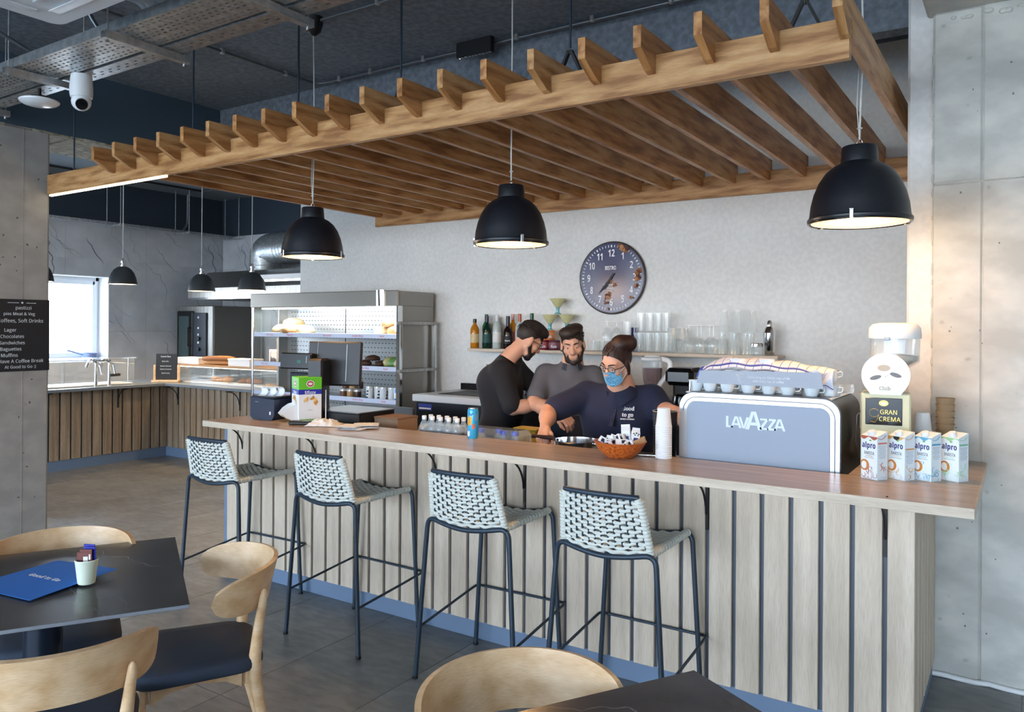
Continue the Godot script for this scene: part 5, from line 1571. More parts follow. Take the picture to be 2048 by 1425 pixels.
	part("cable", tube(S(), [Vector3(0.03, -0.01, 0.045), Vector3(0.04, -0.06, 0.06), Vector3(0.05, -0.2, 0.05)], 0.006, 6), M.black, so)
	for k in 2:
		var n := thing("paper_stack", ["white stack of paper bags on the prep fridge, behind the bearded man", "white stack of folded paper towels behind the woman's shoulder"][k], "paper stack", Vector3(-3.0 + 0.30 * k, 1.081, -5.62), 0.2 * k)
		for q in 8: part("sheet", bx(Vector3(0.24, 0.018, 0.20), 0.004), M.paper, n, Vector3(0.006 * sin(q * 2.1), 0.012 + 0.02 * q, 0.005 * cos(q * 1.7)), Vector3(0, 0.06 * sin(q * 1.3), 0))


func glasses(y: float) -> void:
	var G := "glasses on the wall shelf"
	var kinds := {}
	var mk := func(called: String, prof: Array, foot: Array) -> Node3D:
		var g := thing(called, "", "glass", Vector3.ZERO, 0, G)
		part("bowl", lat(prof, 20), M.glassware, g)
		if foot: part("foot", lat(foot, 20), M.glassware, g)
		return g
	var used := {}
	var put := func(kind: String, at: Vector3, label: String):
		var g: Node3D = kinds[kind]
		if not used.has(kind):
			used[kind] = true
			g.position = at
			g.set_meta("label", label)
		else: dup(g, at, INF, label)
	kinds["tumbler"] = mk.call("tumbler_glass", [0, 0, 0.034, 0, 0.036, 0.004, 0.041, 0.088, 0.039, 0.088, 0.034, 0.012, 0, 0.011], [])
	for i in 5:
		for j in 2:
			put.call("tumbler", Vector3(-3.03 + 0.085 * i, y, -5.86 - 0.09 * j), "short tumbler in the low row on the wall shelf behind the woman's head")
	kinds["goblet"] = mk.call("beer_goblet", [0.006, 0.12, 0.03, 0.10, 0.043, 0.06, 0.040, 0.0, 0.0385, 0.0, 0.041, 0.06, 0.028, 0.097, 0, 0.114], [0.0, 0.118, 0.006, 0.118, 0.006, 0.148, 0.034, 0.156, 0.034, 0.159, 0, 0.159])
	for i in 2: put.call("goblet", Vector3(-2.90 + 0.088 * i, y + 0.09, -5.88), ["upturned goblet stacked on the tumblers above the bearded man's head", "upturned goblet stacked on the tumblers, beside the stemless one"][i])
	kinds["highball"] = mk.call("highball_glass", [0, 0, 0.033, 0, 0.035, 0.005, 0.037, 0.158, 0.035, 0.158, 0.0325, 0.014, 0, 0.013], [])
	put.call("highball", Vector3(-2.72, y + 0.09, -5.88), "tall straight glass stacked on the tumblers beside the upturned goblets")
	for i in 4:
		for j in 2:
			put.call("highball", Vector3(-2.60 + 0.078 * i, y, -5.845 - 0.085 * j), "straight highball glass in the lower tier above the red juice jug")
	for i in 4: put.call("highball", Vector3([-2.59, -2.51, -2.44, -2.37][i], y + 0.16, -5.86), "straight highball glass in the upper tier above the red juice jug")
	kinds["shot"] = mk.call("small_glass", [0, 0, 0.026, 0, 0.027, 0.01, 0.035, 0.098, 0.0335, 0.098, 0.0255, 0.018, 0, 0.016], [])
	for i in 4:
		for j in 2: put.call("shot", Vector3(-2.315 + 0.075 * (i % 2), y + 0.0985 * j, -5.84 - 0.08 * (i / 2)), ("small tapered glass in the lower layer, " if j == 0 else "small tapered glass in the upper layer, ") + "between highballs and wine glasses")
	kinds["wine"] = mk.call("wine_glass", [0.034, 0, 0.043, 0.05, 0.044, 0.07, 0.036, 0.105, 0.012, 0.128, 0.005, 0.132, 0.0, 0.126, 0.010, 0.122, 0.034, 0.102, 0.0425, 0.07, 0.0415, 0.05, 0.0325, 0.0], [0.0, 0.13, 0.0045, 0.13, 0.0045, 0.208, 0.010, 0.214, 0.036, 0.218, 0.036, 0.2205, 0, 0.2205])
	for i in 3:
		for j in 2: put.call("wine", Vector3(-2.175 + 0.097 * i + 0.037 * j, y, -5.845 - 0.085 * j), "upside-down wine glass in the group beside the tall pilsner glasses")
	kinds["pilsner"] = mk.call("pilsner_glass", [0.040, 0, 0.036, 0.03, 0.026, 0.14, 0.025, 0.160, 0.032, 0.164, 0.032, 0.168, 0, 0.168, 0.0, 0.155, 0.0235, 0.155, 0.0245, 0.14, 0.0345, 0.03, 0.0385, 0.0], [])
	for i in 5: put.call("pilsner", Vector3([-1.91, -1.815, -1.70, -1.865, -1.755][i], y, [-5.84, -5.84, -5.84, -5.93, -5.93][i]), "upturned pilsner glass in the lower tier at the espresso end of the wall shelf")
	for i in 3: put.call("pilsner", Vector3([-1.905, -1.805, -1.69][i], y + 0.169, -5.87), ["upturned pilsner glass in the upper tier, nearest the wine glasses", "upturned pilsner glass in the middle of the upper tier", "upturned pilsner glass in the upper tier, nearest the cocktail shaker"][i])
	for k in 2:
		var b := thing("small_bottle", ["small dark blue bottle on the wall shelf behind the woman's hair", "small dark blue bottle beside the highball glasses on the wall shelf"][k], "bottle", Vector3(-2.705 + 0.05 * k, y, -5.95 + 0.02 * k))
		part("bottle_body", lat([0, 0, 0.022, 0, 0.023, 0.005, 0.023, 0.12, 0.010, 0.15, 0.010, 0.16, 0, 0.16], 16), mat(c8(40, 52, 96), 0.1), b)
		part("cap", lat([0, 0.16, 0.012, 0.16, 0.012, 0.20, 0, 0.2], 12), mat(c8(28, 34, 110), 0.4), b)
	var sk := thing("cocktail_shaker", "polished steel cocktail shaker at the end of the wall shelf", "shaker", Vector3(-1.565, y, -5.87))
	part("shaker_body", lat([0, 0, 0.030, 0, 0.034, 0.006, 0.043, 0.13, 0.044, 0.165, 0, 0.165], 28), M.chrome, sk)
	part("shaker_cap", lat([0, 0.165, 0.043, 0.165, 0.036, 0.2, 0.022, 0.215, 0, 0.215], 28), M.chrome, sk)
	part("lid_cap", lat([0, 0.214, 0.019, 0.214, 0.02, 0.245, 0.012, 0.258, 0, 0.26], 20), M.chrome, sk)
	var jr := thing("clip_jar", "small glass jar with a metal lid in front of the cocktail shaker", "jar", Vector3(-1.645, y, -5.82))
	part("glass_body", lat([0, 0, 0.042, 0, 0.046, 0.008, 0.046, 0.055, 0.038, 0.065, 0.036, 0.065, 0.043, 0.054, 0.043, 0.01, 0, 0.008], 24), M.glassware, jr)
	part("lid", lat([0, 0.065, 0.044, 0.065, 0.044, 0.085, 0.04, 0.09, 0, 0.092], 24), M.chrome, jr)


func build_clock() -> void:
	var c := thing("wall_clock", "large round navy wall clock with white numerals and rusty patches", "clock", Vector3(-2.906, 2.089, -5.998))
	var out := Transform3D(Basis(Vector3.RIGHT, PI / 2), Vector3.ZERO)
	part("dial", lathe(S(), LV([0, 0.018, 0.294, 0.018, 0.294, 0.0285, 0.15, 0.0305, 0, 0.031]), 64, Vector3.ZERO, out), mat(c8(20, 28, 84), 0.22), c)
	part("rim", tube(S(), circle(0.299, 64).map(func(p): return Vector3(p.x, p.z, 0.018)), 0.011, 8, true), mat(c8(60, 50, 50), 0.35, 0.3), c)
	part("back_case", lathe(S(), LV([0, 0, 0.27, 0, 0.29, 0.018, 0, 0.018]), 48, Vector3.ZERO, out), M.black, c)
	var zz := 0.033
	for k in 12:
		var n := (k + 11) % 12 + 1
		var a := PI / 2 - TAU * n / 12.0
		var r := 0.212
		var num := part("numeral", words(str(n), 0.066, true, 0.001), M.white, c, Vector3(r * cos(a), r * sin(a) * 0.98 , zz))
		num.scale = Vector3(0.82, 1.18, 1.0)
	var ticks := S()
	for k in 60:
		var a := TAU * k / 60.0
		var w := 0.011 if k % 5 == 0 else 0.0055
		var xf := Transform3D(Basis(Vector3(0, 0, 1), a), Vector3.ZERO)
		box(ticks, Vector3(0, 0.268, zz - 0.0015), Vector3(w, 0.019, 0.0012), 0.0, xf)
	part("minute_mark", ticks, M.white, c)
	part("dial_print", words("BISTRO", 0.036, true, 0.001), M.white, c, Vector3(-0.008, 0.083, zz)).scale = Vector3(0.8, 1.2, 1)
	part("dial_print", words("RUE DE LA SOUP", 0.015, true, 0.001), M.white, c, Vector3(0, -0.058, zz)).scale = Vector3(1.15, 1, 1)
	part("dial_print", words("France", 0.02, true, 0.001, "Droid Serif"), M.white, c, Vector3(0, -0.088, zz))
	part("dial_print", words("1958", 0.018, true, 0.001), M.white, c, Vector3(0, -0.118, zz))
	var rust := [mat(c8(150, 98, 66), 0.9), mat(c8(92, 52, 36), 0.9), mat(c8(186, 140, 108), 0.9)]
	var rng := RandomNumberGenerator.new()
	rng.seed = 41
	for q in [[0.095, 0.250, 9, 0.034], [0.13, 0.232, 6, 0.026], [0.238, 0.035, 7, 0.030], [0.245, -0.015, 6, 0.026], [0.232, -0.075, 5, 0.020], [0.19, -0.17, 4, 0.016], [0.005, -0.035, 4, 0.016], [0.035, -0.062, 5, 0.020], [-0.04, -0.165, 7, 0.026], [-0.018, -0.14, 5, 0.02], [-0.045, -0.205, 5, 0.022], [-0.03, -0.262, 3, 0.014]]:
		for k in q[2]:
			var p := PackedVector2Array()
			var s: float = q[3] * rng.randf_range(0.4, 1.0)
			var ph := rng.randf() * TAU
			for j in 9:
				var rr := s * rng.randf_range(0.6, 1.0)
				p.append(Vector2(cos(ph + TAU * j / 9), sin(ph + TAU * j / 9)) * rr)
			var o := Vector3(q[0] + rng.randf_range(-1, 1) * q[3] * 0.8, q[1] + rng.randf_range(-1, 1) * q[3] * 0.6, zz + 0.0008 + 0.0003 * k)
			if Vector2(o.x, o.y).length() > 0.285: o *= Vector3(0.93, 0.93, 1)
			part("rust_patch", prism(S(), p, 0, 0.0003), rust[k % 3], c, o)
	var hand := S()
	prism(hand, PackedVector2Array([Vector2(-0.005, -0.05), Vector2(0.005, -0.05), Vector2(0.007, 0.1), Vector2(0.0, 0.19), Vector2(-0.007, 0.1)]), 0, 0.002)
	part("minute_hand", hand, M.black, c, Vector3(0, 0, zz + 0.006), Vector3(0, 0, PI - 0.72))
	var hh := S()
	prism(hh, PackedVector2Array([Vector2(-0.007, -0.04), Vector2(0.007, -0.04), Vector2(0.009, 0.07), Vector2(0.0, 0.125), Vector2(-0.009, 0.07)]), 0, 0.002)
	part("hour_hand", hh, M.black, c, Vector3(0, 0, zz + 0.004), Vector3(0, 0, PI - 0.57))
	part("hub", lathe(S(), LV([0, 0, 0.012, 0, 0.010, 0.01, 0, 0.012]), 16, Vector3.ZERO, out.translated(Vector3(0, 0, zz))), M.black, c)


# ---------------------------------------------------------------- people
# A figure is a field of tapered capsules joined smoothly: each adds exp(-K * distance), the skin lies where the sum is one.
class Field:
	var o: Vector3
	var h: float
	var nx: int
	var ny: int
	var nz: int
	var f: PackedFloat32Array
	var k: float

	func _init(lo: Vector3, hi: Vector3, cell: float, sharp: float) -> void:
		o = lo
		h = cell
		k = sharp
		nx = int((hi.x - lo.x) / h) + 2
		ny = int((hi.y - lo.y) / h) + 2
		nz = int((hi.z - lo.z) / h) + 2
		f.resize(nx * ny * nz)

	func capsule(a: Vector3, b: Vector3, ra: float, rb: float, w := 1.0) -> void:
		var m := maxf(ra, rb) + 3.2 / k
		var lo := (Vector3(minf(a.x, b.x), minf(a.y, b.y), minf(a.z, b.z)) - o - Vector3.ONE * m) / h
		var hi := (Vector3(maxf(a.x, b.x), maxf(a.y, b.y), maxf(a.z, b.z)) - o + Vector3.ONE * m) / h
		var ab := b - a
		var l2 := maxf(ab.length_squared(), 1e-9)
		for z in range(maxi(0, int(lo.z)), mini(nz, int(hi.z) + 2)):
			for y in range(maxi(0, int(lo.y)), mini(ny, int(hi.y) + 2)):
				var row := (z * ny + y) * nx
				var p := o + Vector3(0, y * h, z * h)
				for x in range(maxi(0, int(lo.x)), mini(nx, int(hi.x) + 2)):
					p.x = o.x + x * h
					var t := clampf((p - a).dot(ab) / l2, 0.0, 1.0)
					var d := (p - a - ab * t).length() - ra - (rb - ra) * t
					if d < m: f[row + x] += w * exp(-k * maxf(d, -0.03))

	func blob(c: Vector3, r: Vector3, bs := Basis.IDENTITY, w := 1.0) -> void:
		var big := maxf(r.x, maxf(r.y, r.z))
		var small := minf(r.x, minf(r.y, r.z))
		var m := big + 3.2 / k
		var lo := (c - o - Vector3.ONE * m) / h
		var hi := (c - o + Vector3.ONE * m) / h
		var inv := bs.transposed()
		for z in range(maxi(0, int(lo.z)), mini(nz, int(hi.z) + 2)):
			for y in range(maxi(0, int(lo.y)), mini(ny, int(hi.y) + 2)):
				var row := (z * ny + y) * nx
				for x in range(maxi(0, int(lo.x)), mini(nx, int(hi.x) + 2)):
					var q := inv * (o + Vector3(x, y, z) * h - c)
					var e := Vector3(q.x / r.x, q.y / r.y, q.z / r.z)
					var l := e.length()
					var g := Vector3(e.x / r.x, e.y / r.y, e.z / r.z).length()
					var d := l * (l - 1.0) / maxf(g, 1e-6) if l > 1e-4 else -small
					if d < 3.2 / k: f[row + x] += w * exp(-k * maxf(d, -0.03))

	func skin(st: SurfaceTool, xf := Transform3D.IDENTITY) -> void:
		var id := PackedInt32Array()
		id.resize(nx * ny * nz)
		id.fill(-1)
		var pts := PackedVector3Array()
		var sx := 1
		var sy := nx
		var sz := nx * ny
		for z in nz - 1:
			for y in ny - 1:
				var b := z * sz + y * sy
				for x in nx - 1:
					var i := b + x
					var n := 0
					var c := [f[i], f[i + 1], f[i + sy], f[i + sy + 1], f[i + sz], f[i + sz + 1], f[i + sz + sy], f[i + sz + sy + 1]]
					for q in 8:
						if c[q] > 1.0: n += 1
					if n == 0 or n == 8: continue
					var s := Vector3.ZERO
					var cnt := 0
					for e in [[0, 1], [2, 3], [4, 5], [6, 7], [0, 2], [1, 3], [4, 6], [5, 7], [0, 4], [1, 5], [2, 6], [3, 7]]:
						var u: float = c[e[0]]
						var v: float = c[e[1]]
						if (u > 1.0) != (v > 1.0):
							var lu := log(maxf(u, 1e-4))
							var lv := log(maxf(v, 1e-4))
							var t := clampf(lu / (lu - lv), 0.02, 0.98)
							var A := Vector3(e[0] & 1, (e[0] >> 1) & 1, e[0] >> 2)
							var B := Vector3(e[1] & 1, (e[1] >> 1) & 1, e[1] >> 2)
							s += A.lerp(B, t)
							cnt += 1
					id[i] = pts.size()
					pts.append(xf * (o + (Vector3(x, y, z) + s / cnt) * h))
		st.set_smooth_group(1)
		for z in range(1, nz - 1):
			for y in range(1, ny - 1):
				var b := z * sz + y * sy
				for x in range(1, nx - 1):
					var i := b + x
					var here := f[i] > 1.0
					for ax in 3:
						var d: int = [sx, sy, sz][ax]
						if here == (f[i + d] > 1.0): continue
						var e1: int = [sy, sz, sx][ax]
						var e2: int = [sz, sx, sy][ax]
						var a := id[i - e1 - e2]
						var bq := id[i - e2]
						var cq := id[i]
						var dq := id[i - e1]
						if a < 0 or bq < 0 or cq < 0 or dq < 0: continue
						for t in ([[a, bq, cq], [a, cq, dq]] if here else [[a, cq, bq], [a, dq, cq]]):
							for v in [t[0], t[2], t[1]]:
								st.set_uv(Vector2.ZERO)
								st.add_vertex(pts[v])
		st.set_smooth_group(OUT)


func hand(st: SurfaceTool, wrist: Vector3, dir: Vector3, back: Vector3, thumb_left: bool, curl: float, size := 1.0) -> void:
	# dir: towards the knuckles; back: out of the back of the hand
	var z := back.normalized()
	var y := (dir - z * z.dot(dir)).normalized()
	var x := y.cross(z) * (-1.0 if thumb_left else 1.0)
	var B := Basis(x, y, z)
	var P := func(v: Vector3) -> Vector3: return wrist + B * (v * size)
	var lo := wrist - Vector3.ONE * 0.21 * size
	var hi := wrist + Vector3.ONE * 0.21 * size
	var F := Field.new(lo, hi, 0.0042, 260.0)
	var r := 0.0105 * size
	for k in 4:
		var kx: float = [0.030, 0.010, -0.010, -0.029][k]
		F.capsule(P.call(Vector3(kx * 0.7, 0.004, 0)), P.call(Vector3(kx, 0.082 - 0.004 * absf(k - 1.2), 0.002)), 0.0165 * size, 0.0122 * size)
	F.capsule(P.call(Vector3(0, -0.03, 0)), P.call(Vector3(0, 0.02, 0)), 0.026 * size, 0.027 * size)
	var L := [[0.042, 0.026, 0.020], [0.047, 0.030, 0.021], [0.043, 0.028, 0.020], [0.033, 0.021, 0.018]]
	for k in 4:
		var kx: float = [0.030, 0.010, -0.010, -0.029][k]
		var p := Vector3(kx, 0.084 - 0.004 * absf(k - 1.2), 0.001)
		var a := 0.25 * curl
		var sp: float = [0.08, 0.02, -0.04, -0.11][k]
		for j in 3:
			a += [0.35, 0.75, 0.55][j] * curl * (1.0 + 0.08 * k)
			var q: Vector3 = p + Vector3(sp * L[k][j], cos(a) * L[k][j], -sin(a) * L[k][j])
			F.capsule(P.call(p), P.call(q), r * [1.0, 0.92, 0.84][j] * (0.86 if k == 3 else 1.0), r * [0.93, 0.86, 0.74][j] * (0.86 if k == 3 else 1.0))
			p = q
	var t0 := Vector3(0.024, 0.012, -0.006)
	var t1 := Vector3(0.045, 0.045, -0.018)
	var t2 := Vector3(0.050, 0.074, -0.026 - 0.012 * curl)
	var t3 := Vector3(0.046, 0.098, -0.034 - 0.02 * curl)
	F.capsule(P.call(t0), P.call(t1), 0.0155 * size, 0.0122 * size)
	F.capsule(P.call(t1), P.call(t2), 0.0118 * size, 0.0105 * size)
	F.capsule(P.call(t2), P.call(t3), 0.0102 * size, 0.0085 * size)
	F.skin(st)


# head in its own axes: face towards +z, crown up, origin between the ears
func head_skin(st: SurfaceTool, xf: Transform3D, o := {}) -> void:
	var F := Field.new(Vector3(-0.115, -0.20, -0.13), Vector3(0.115, 0.14, 0.135), 0.0042, 150.0)
	var w: float = o.get("width", 1.0)
	F.blob(Vector3(0, 0.038, -0.014), Vector3(0.074 * w, 0.090, 0.094))
	F.blob(Vector3(0, -0.035, 0.030), Vector3(0.056 * w, 0.072, 0.058))
	F.capsule(Vector3(-0.034 * w, -0.083, 0.034), Vector3(0.034 * w, -0.083, 0.034), 0.024, 0.024)
	F.capsule(Vector3(-0.052 * w, -0.05, -0.004), Vector3(-0.03 * w, -0.090, 0.045), 0.018, 0.016)
	F.capsule(Vector3(0.052 * w, -0.05, -0.004), Vector3(0.03 * w, -0.090, 0.045), 0.018, 0.016)
	F.blob(Vector3(0, -0.098, 0.062), Vector3(0.022, 0.018, 0.018))
	F.capsule(Vector3(0, 0.018, 0.080), Vector3(0, -0.022, 0.103), 0.0085, 0.0115)
	F.blob(Vector3(0, -0.027, 0.101), Vector3(0.012, 0.0095, 0.0135))
	for s in [-1.0, 1.0]:
		F.blob(Vector3(s * 0.012, -0.030, 0.091), Vector3(0.008, 0.007, 0.010))
		F.capsule(Vector3(s * 0.014, 0.034, 0.082), Vector3(s * 0.046, 0.032, 0.064), 0.0095, 0.008)
		F.blob(Vector3(s * 0.043, -0.022, 0.056), Vector3(0.022, 0.022, 0.022))
		F.blob(Vector3(s * 0.031, 0.010, 0.072), Vector3(0.018, 0.014, 0.014), Basis.IDENTITY, 0.6)
		F.blob(Vector3(s * 0.077 * w, -0.004, -0.012), Vector3(0.009, 0.031, 0.019), Basis(Vector3(0, 1, 0), s * 0.35))
		F.blob(Vector3(s * 0.076 * w, -0.030, -0.004), Vector3(0.008, 0.012, 0.010))
	F.capsule(Vector3(-0.019, -0.060, 0.083), Vector3(0.019, -0.060, 0.083), 0.0075, 0.0075)
	F.capsule(Vector3(-0.014, -0.071, 0.080), Vector3(0.014, -0.071, 0.080), 0.0085, 0.0085)
	F.capsule(Vector3(0, -0.05, -0.025), Vector3(0, -0.20, -0.055), 0.055 * w, 0.060 * w)
	F.skin(st, xf)


func face_parts(body: Node, xf: Transform3D, brow: Material, lips: Color) -> void:
	var eye := S()
	var iris := S()
	var lid := S()
	var br := S()
	for s in [-1.0, 1.0]:
		var c := Vector3(s * 0.031, 0.010, 0.0735)
		ball(eye, c, Vector3.ONE * 0.0125, 14, xf)
		ball(iris, c + Vector3(s * 0.001, -0.004, 0.0095), Vector3(0.0055, 0.0055, 0.0038), 12, xf)
		ball(lid, c + Vector3(0, 0.0035, -0.0005), Vector3(0.0142, 0.0115, 0.0132), 14, xf)
		var pts := []
		for k in 6:
			var t := k / 5.0
			pts.append(xf * Vector3(s * lerpf(0.012, 0.052, t), 0.031 + 0.006 * sin(PI * t * 0.8), lerpf(0.0935, 0.070, t * t)))
		tube(br, pts, [0.0035, 0.0045, 0.0045, 0.004, 0.003, 0.0015], 6)
	part("eyeball", eye, M.white_gloss, body)
	part("iris", iris, mat(c8(52, 38, 28), 0.2), body)
	part("eyelid", lid, M.skin, body)
	part("eyebrow", br, brow, body)
	var lp := S()
	for q in [[-0.060, 0.0895, 0.0042, 0.021], [-0.069, 0.0885, 0.005, 0.018]]:
		var pts := []
		for k in 7:
			var u := -1.0 + k / 3.0
			pts.append(xf * Vector3(u * q[3], q[0] - 0.001 * u * u, q[1] - 0.012 * u * u))
		tube(lp, pts, [0.001, q[2] * 0.7, q[2], q[2], q[2], q[2] * 0.7, 0.001], 6)
	part("lips", lp, mat(lips, 0.45), body)


func strands(st: SurfaceTool, xf: Transform3D, shell: Callable, n: int, seed_: int, length: float, r: float) -> void:
	# locks lying on the hair so that its outline is not smooth
	var rng := RandomNumberGenerator.new()
	rng.seed = seed_
	for k in n:
		var q: Array = shell.call(rng.randf(), rng.randf())
		var p: Vector3 = q[0]
		var d: Vector3 = (q[1] as Vector3).normalized()
		var nrm: Vector3 = (q[2] as Vector3).normalized()
		var pts := []
		for j in 4:
			var t := j / 3.0
			pts.append(xf * (p + d * length * t + nrm * (0.004 * sin(PI * t) - 0.002 * t)))
		tube(st, pts, [r * 0.6, r, r * 0.8, r * 0.15], 4)


func hair_cap(body: Node, xf: Transform3D, m: Material, carve: Array, extra: Array, seed_: int, called := "hair", dir := Vector3(0, -0.3, 0.8)) -> void:
	var F := Field.new(Vector3(-0.13, -0.16, -0.17), Vector3(0.13, 0.20, 0.14), 0.005, 190.0)
	F.blob(Vector3(0, 0.042, -0.016), Vector3(0.081, 0.096, 0.100))
	for q in extra:
		F.blob(q[0], q[1])
	for q in carve:
		F.blob(q[0], q[1], Basis.IDENTITY, -60.0)
	var st := S()
	F.skin(st, xf)
	var sh := func(u: float, v: float) -> Array:
		var a := TAU * u
		var b := lerpf(0.15, 1.5, v)
		var n := Vector3(cos(b) * cos(a), sin(b), cos(b) * sin(a))
		var p := Vector3(0, 0.042, -0.016) + Vector3(n.x * 0.081, n.y * 0.096, n.z * 0.100)
		for q in carve:
			var e: Vector3 = (p - q[0]) / q[1]
			if e.length() < 1.12: p = Vector3(0, 0.06, -0.04)
		var d := dir - n * n.dot(dir)
		return [p, d, n]
	strands(st, xf, sh, 240, seed_, 0.045, 0.0035)
	part(called, st, m, body)


func limb(F: Field, pts: Array, rad: Array, grow := 0.0) -> void:
	for i in pts.size() - 1:
		F.capsule(pts[i], pts[i + 1], rad[i] + grow, rad[i + 1] + grow)


func torso(F: Field, j: Dictionary, g: float, top := true) -> void:
	# pelvis, belly and chest from pairs of capsules, so that the trunk is broader than deep
	var mid: Vector3 = (j.hipL + j.hipR) / 2
	var ch: Vector3 = j.chest
	var fw: Vector3 = j.front
	var sideR: Vector3 = (j.shR - j.shL).normalized()
	var wst: Vector3 = mid.lerp(ch, 0.45) + fw * j.get("belly", 0.02)
	var k: float = j.get("bulk", 1.0)
	for s in [-1.0, 1.0]:
		F.capsule(mid + sideR * s * 0.085 * k, wst + sideR * s * 0.075 * k, 0.105 * k + g, 0.105 * k + g)
		F.capsule(wst + sideR * s * 0.075 * k, ch + sideR * s * 0.085 * k, 0.105 * k + g, 0.118 * k + g)
	F.capsule(ch + sideR * 0.07, ch - sideR * 0.07, 0.12 * k + g, 0.12 * k + g)
	if top:
		F.capsule(ch + Vector3.UP * 0.03, j.neck, 0.10 * k + g, 0.062 + g)
		for sh in [j.shR, j.shL]:
			F.capsule(ch.lerp(j.neck, 0.55), sh, 0.070 * k + g, 0.060 * k + g)
			F.capsule(ch, sh, 0.09 * k + g, 0.058 * k + g)


func figure(called_label: String, j: Dictionary, o: Dictionary) -> Node3D:
	var p := thing("person", called_label, "person")
	var lo := Vector3(1e9, 0, 1e9)
	var hi := Vector3(-1e9, 0, -1e9)
	for k in j:
		if j[k] is Vector3 and k != "front":
			lo = lo.min(j[k])
			hi = hi.max(j[k])
	lo -= Vector3(0.3, 0, 0.3)
	hi += Vector3(0.3, 0.12, 0.3)
	lo.y = -0.02
	var ab: float = o.get("arm", 1.0)
	var F := Field.new(lo, hi, 0.0135, 70.0)
	torso(F, j, -0.012)
	for s in ["R", "L"]:
		limb(F, [j["sh" + s], j["el" + s]], [0.048 * ab, 0.040 * ab])
		var mid: Vector3 = (j["el" + s] as Vector3).lerp(j["wr" + s], 0.35)
		limb(F, [j["el" + s], mid, j["wr" + s]], [0.038 * ab, 0.041 * ab, 0.027 * ab])
		limb(F, [j["hip" + s], j["kn" + s], j["an" + s]], [0.082, 0.055, 0.042])
		limb(F, [j["an" + s] + Vector3(0, -0.03, 0), j["an" + s] + j.front * 0.16 + Vector3(0, -0.045, 0)], [0.036, 0.026])
	F.capsule(j.chest + Vector3.UP * 0.05, j.neck, 0.06, 0.056)
	F.capsule(j.neck, j.skull, 0.056, 0.05)
	var st := S()
	F.skin(st)
	head_skin(st, j.headx, o)
	for s in ["R", "L"]:
		if j.has("hand" + s):
			var q: Array = j["hand" + s]
			hand(st, j["wr" + s], q[0], q[1], q[2], q[3], 0.97)
	part("body", st, M.skin, p)
	# clothes
	var T := Field.new(lo, hi, 0.0125, 85.0)
	torso(T, j, 0.006)
	for s in ["R", "L"]:
		var cut: float = o.get("sleeve", 0.85)
		var e: Vector3 = (j["sh" + s] as Vector3).lerp(j["el" + s], cut)
		limb(T, [j["sh" + s], e], [0.060 * ab, 0.055 * ab], o.get("loose", 0.008))
	var sh := S()
	T.skin(sh)
	part("shirt", sh, o.shirt, p)
	var L := Field.new(lo, Vector3(hi.x, 1.05, hi.z), 0.015, 70.0)
	var mid2: Vector3 = (j.hipL + j.hipR) / 2
	for s in ["R", "L"]:
		limb(L, [j["hip" + s], j["kn" + s], j["an" + s]], [0.10, 0.07, 0.062])
		L.capsule(mid2 + Vector3.UP * 0.05, j["hip" + s], 0.12, 0.11)
	var tr := S()
	L.skin(tr)
	part("trousers", tr, o.trousers, p)
	for s in ["R", "L"]:
		var an: Vector3 = j["an" + s]
		var shoe := S()
		ball(shoe, an + j.front * 0.07 + Vector3(0, -0.045, 0), Vector3(0.05, 0.045, 0.05) + (j.front as Vector3).abs() * 0.09, 16)
		part("shoe", shoe, M.black, p)
	return p


func collar(p: Node, c: Vector3, tilt: Basis, r: float, open: float, m: Material, h := 0.045) -> void:
	# folded shirt collar, open towards +z of its own axes
	var f := func(u: float, v: float) -> Vector3:
		var a := PI / 2 + open + (TAU - 2.0 * open) * u
		var flare := 1.0 + 0.30 * v
		var down := -h * v * (1.0 + 0.5 * pow(absf(u * 2 - 1), 4.0))
		return c + tilt * Vector3(cos(a) * r * flare, down + 0.02, sin(a) * r * flare * 0.95)
	part("collar", sheet(S(), 24, 4, f, 0.004), m, p)


func glasses_frame(p: Node, xf: Transform3D, m: Material) -> void:
	var st := S()
	var rim := S()
	for s in [-1.0, 1.0]:
		var loop := []
		for q in rrect(0.046, 0.032, 0.012, 3, Vector2(s * 0.032, 0.006)):
			loop.append(xf * Vector3(q.x, q.y, 0.097 - absf(q.x) * 0.12))
		tube(rim, loop, 0.002, 6, true)
		tube(rim, [xf * Vector3(s * 0.056, 0.012, 0.090), xf * Vector3(s * 0.074, 0.012, 0.05), xf * Vector3(s * 0.080, 0.006, -0.012), xf * Vector3(s * 0.079, -0.012, -0.025)], 0.002, 6)
	tube(rim, [xf * Vector3(-0.010, 0.012, 0.098), xf * Vector3(0, 0.015, 0.1), xf * Vector3(0.010, 0.012, 0.098)], 0.002, 6)
	part("glasses", rim, m, p)


func head_frame(c: Vector3, face: Vector3, up := Vector3.UP) -> Transform3D:
	var z := face.normalized()
	var x := up.cross(z).normalized()
	return Transform3D(Basis(x, z.cross(x), z), c)


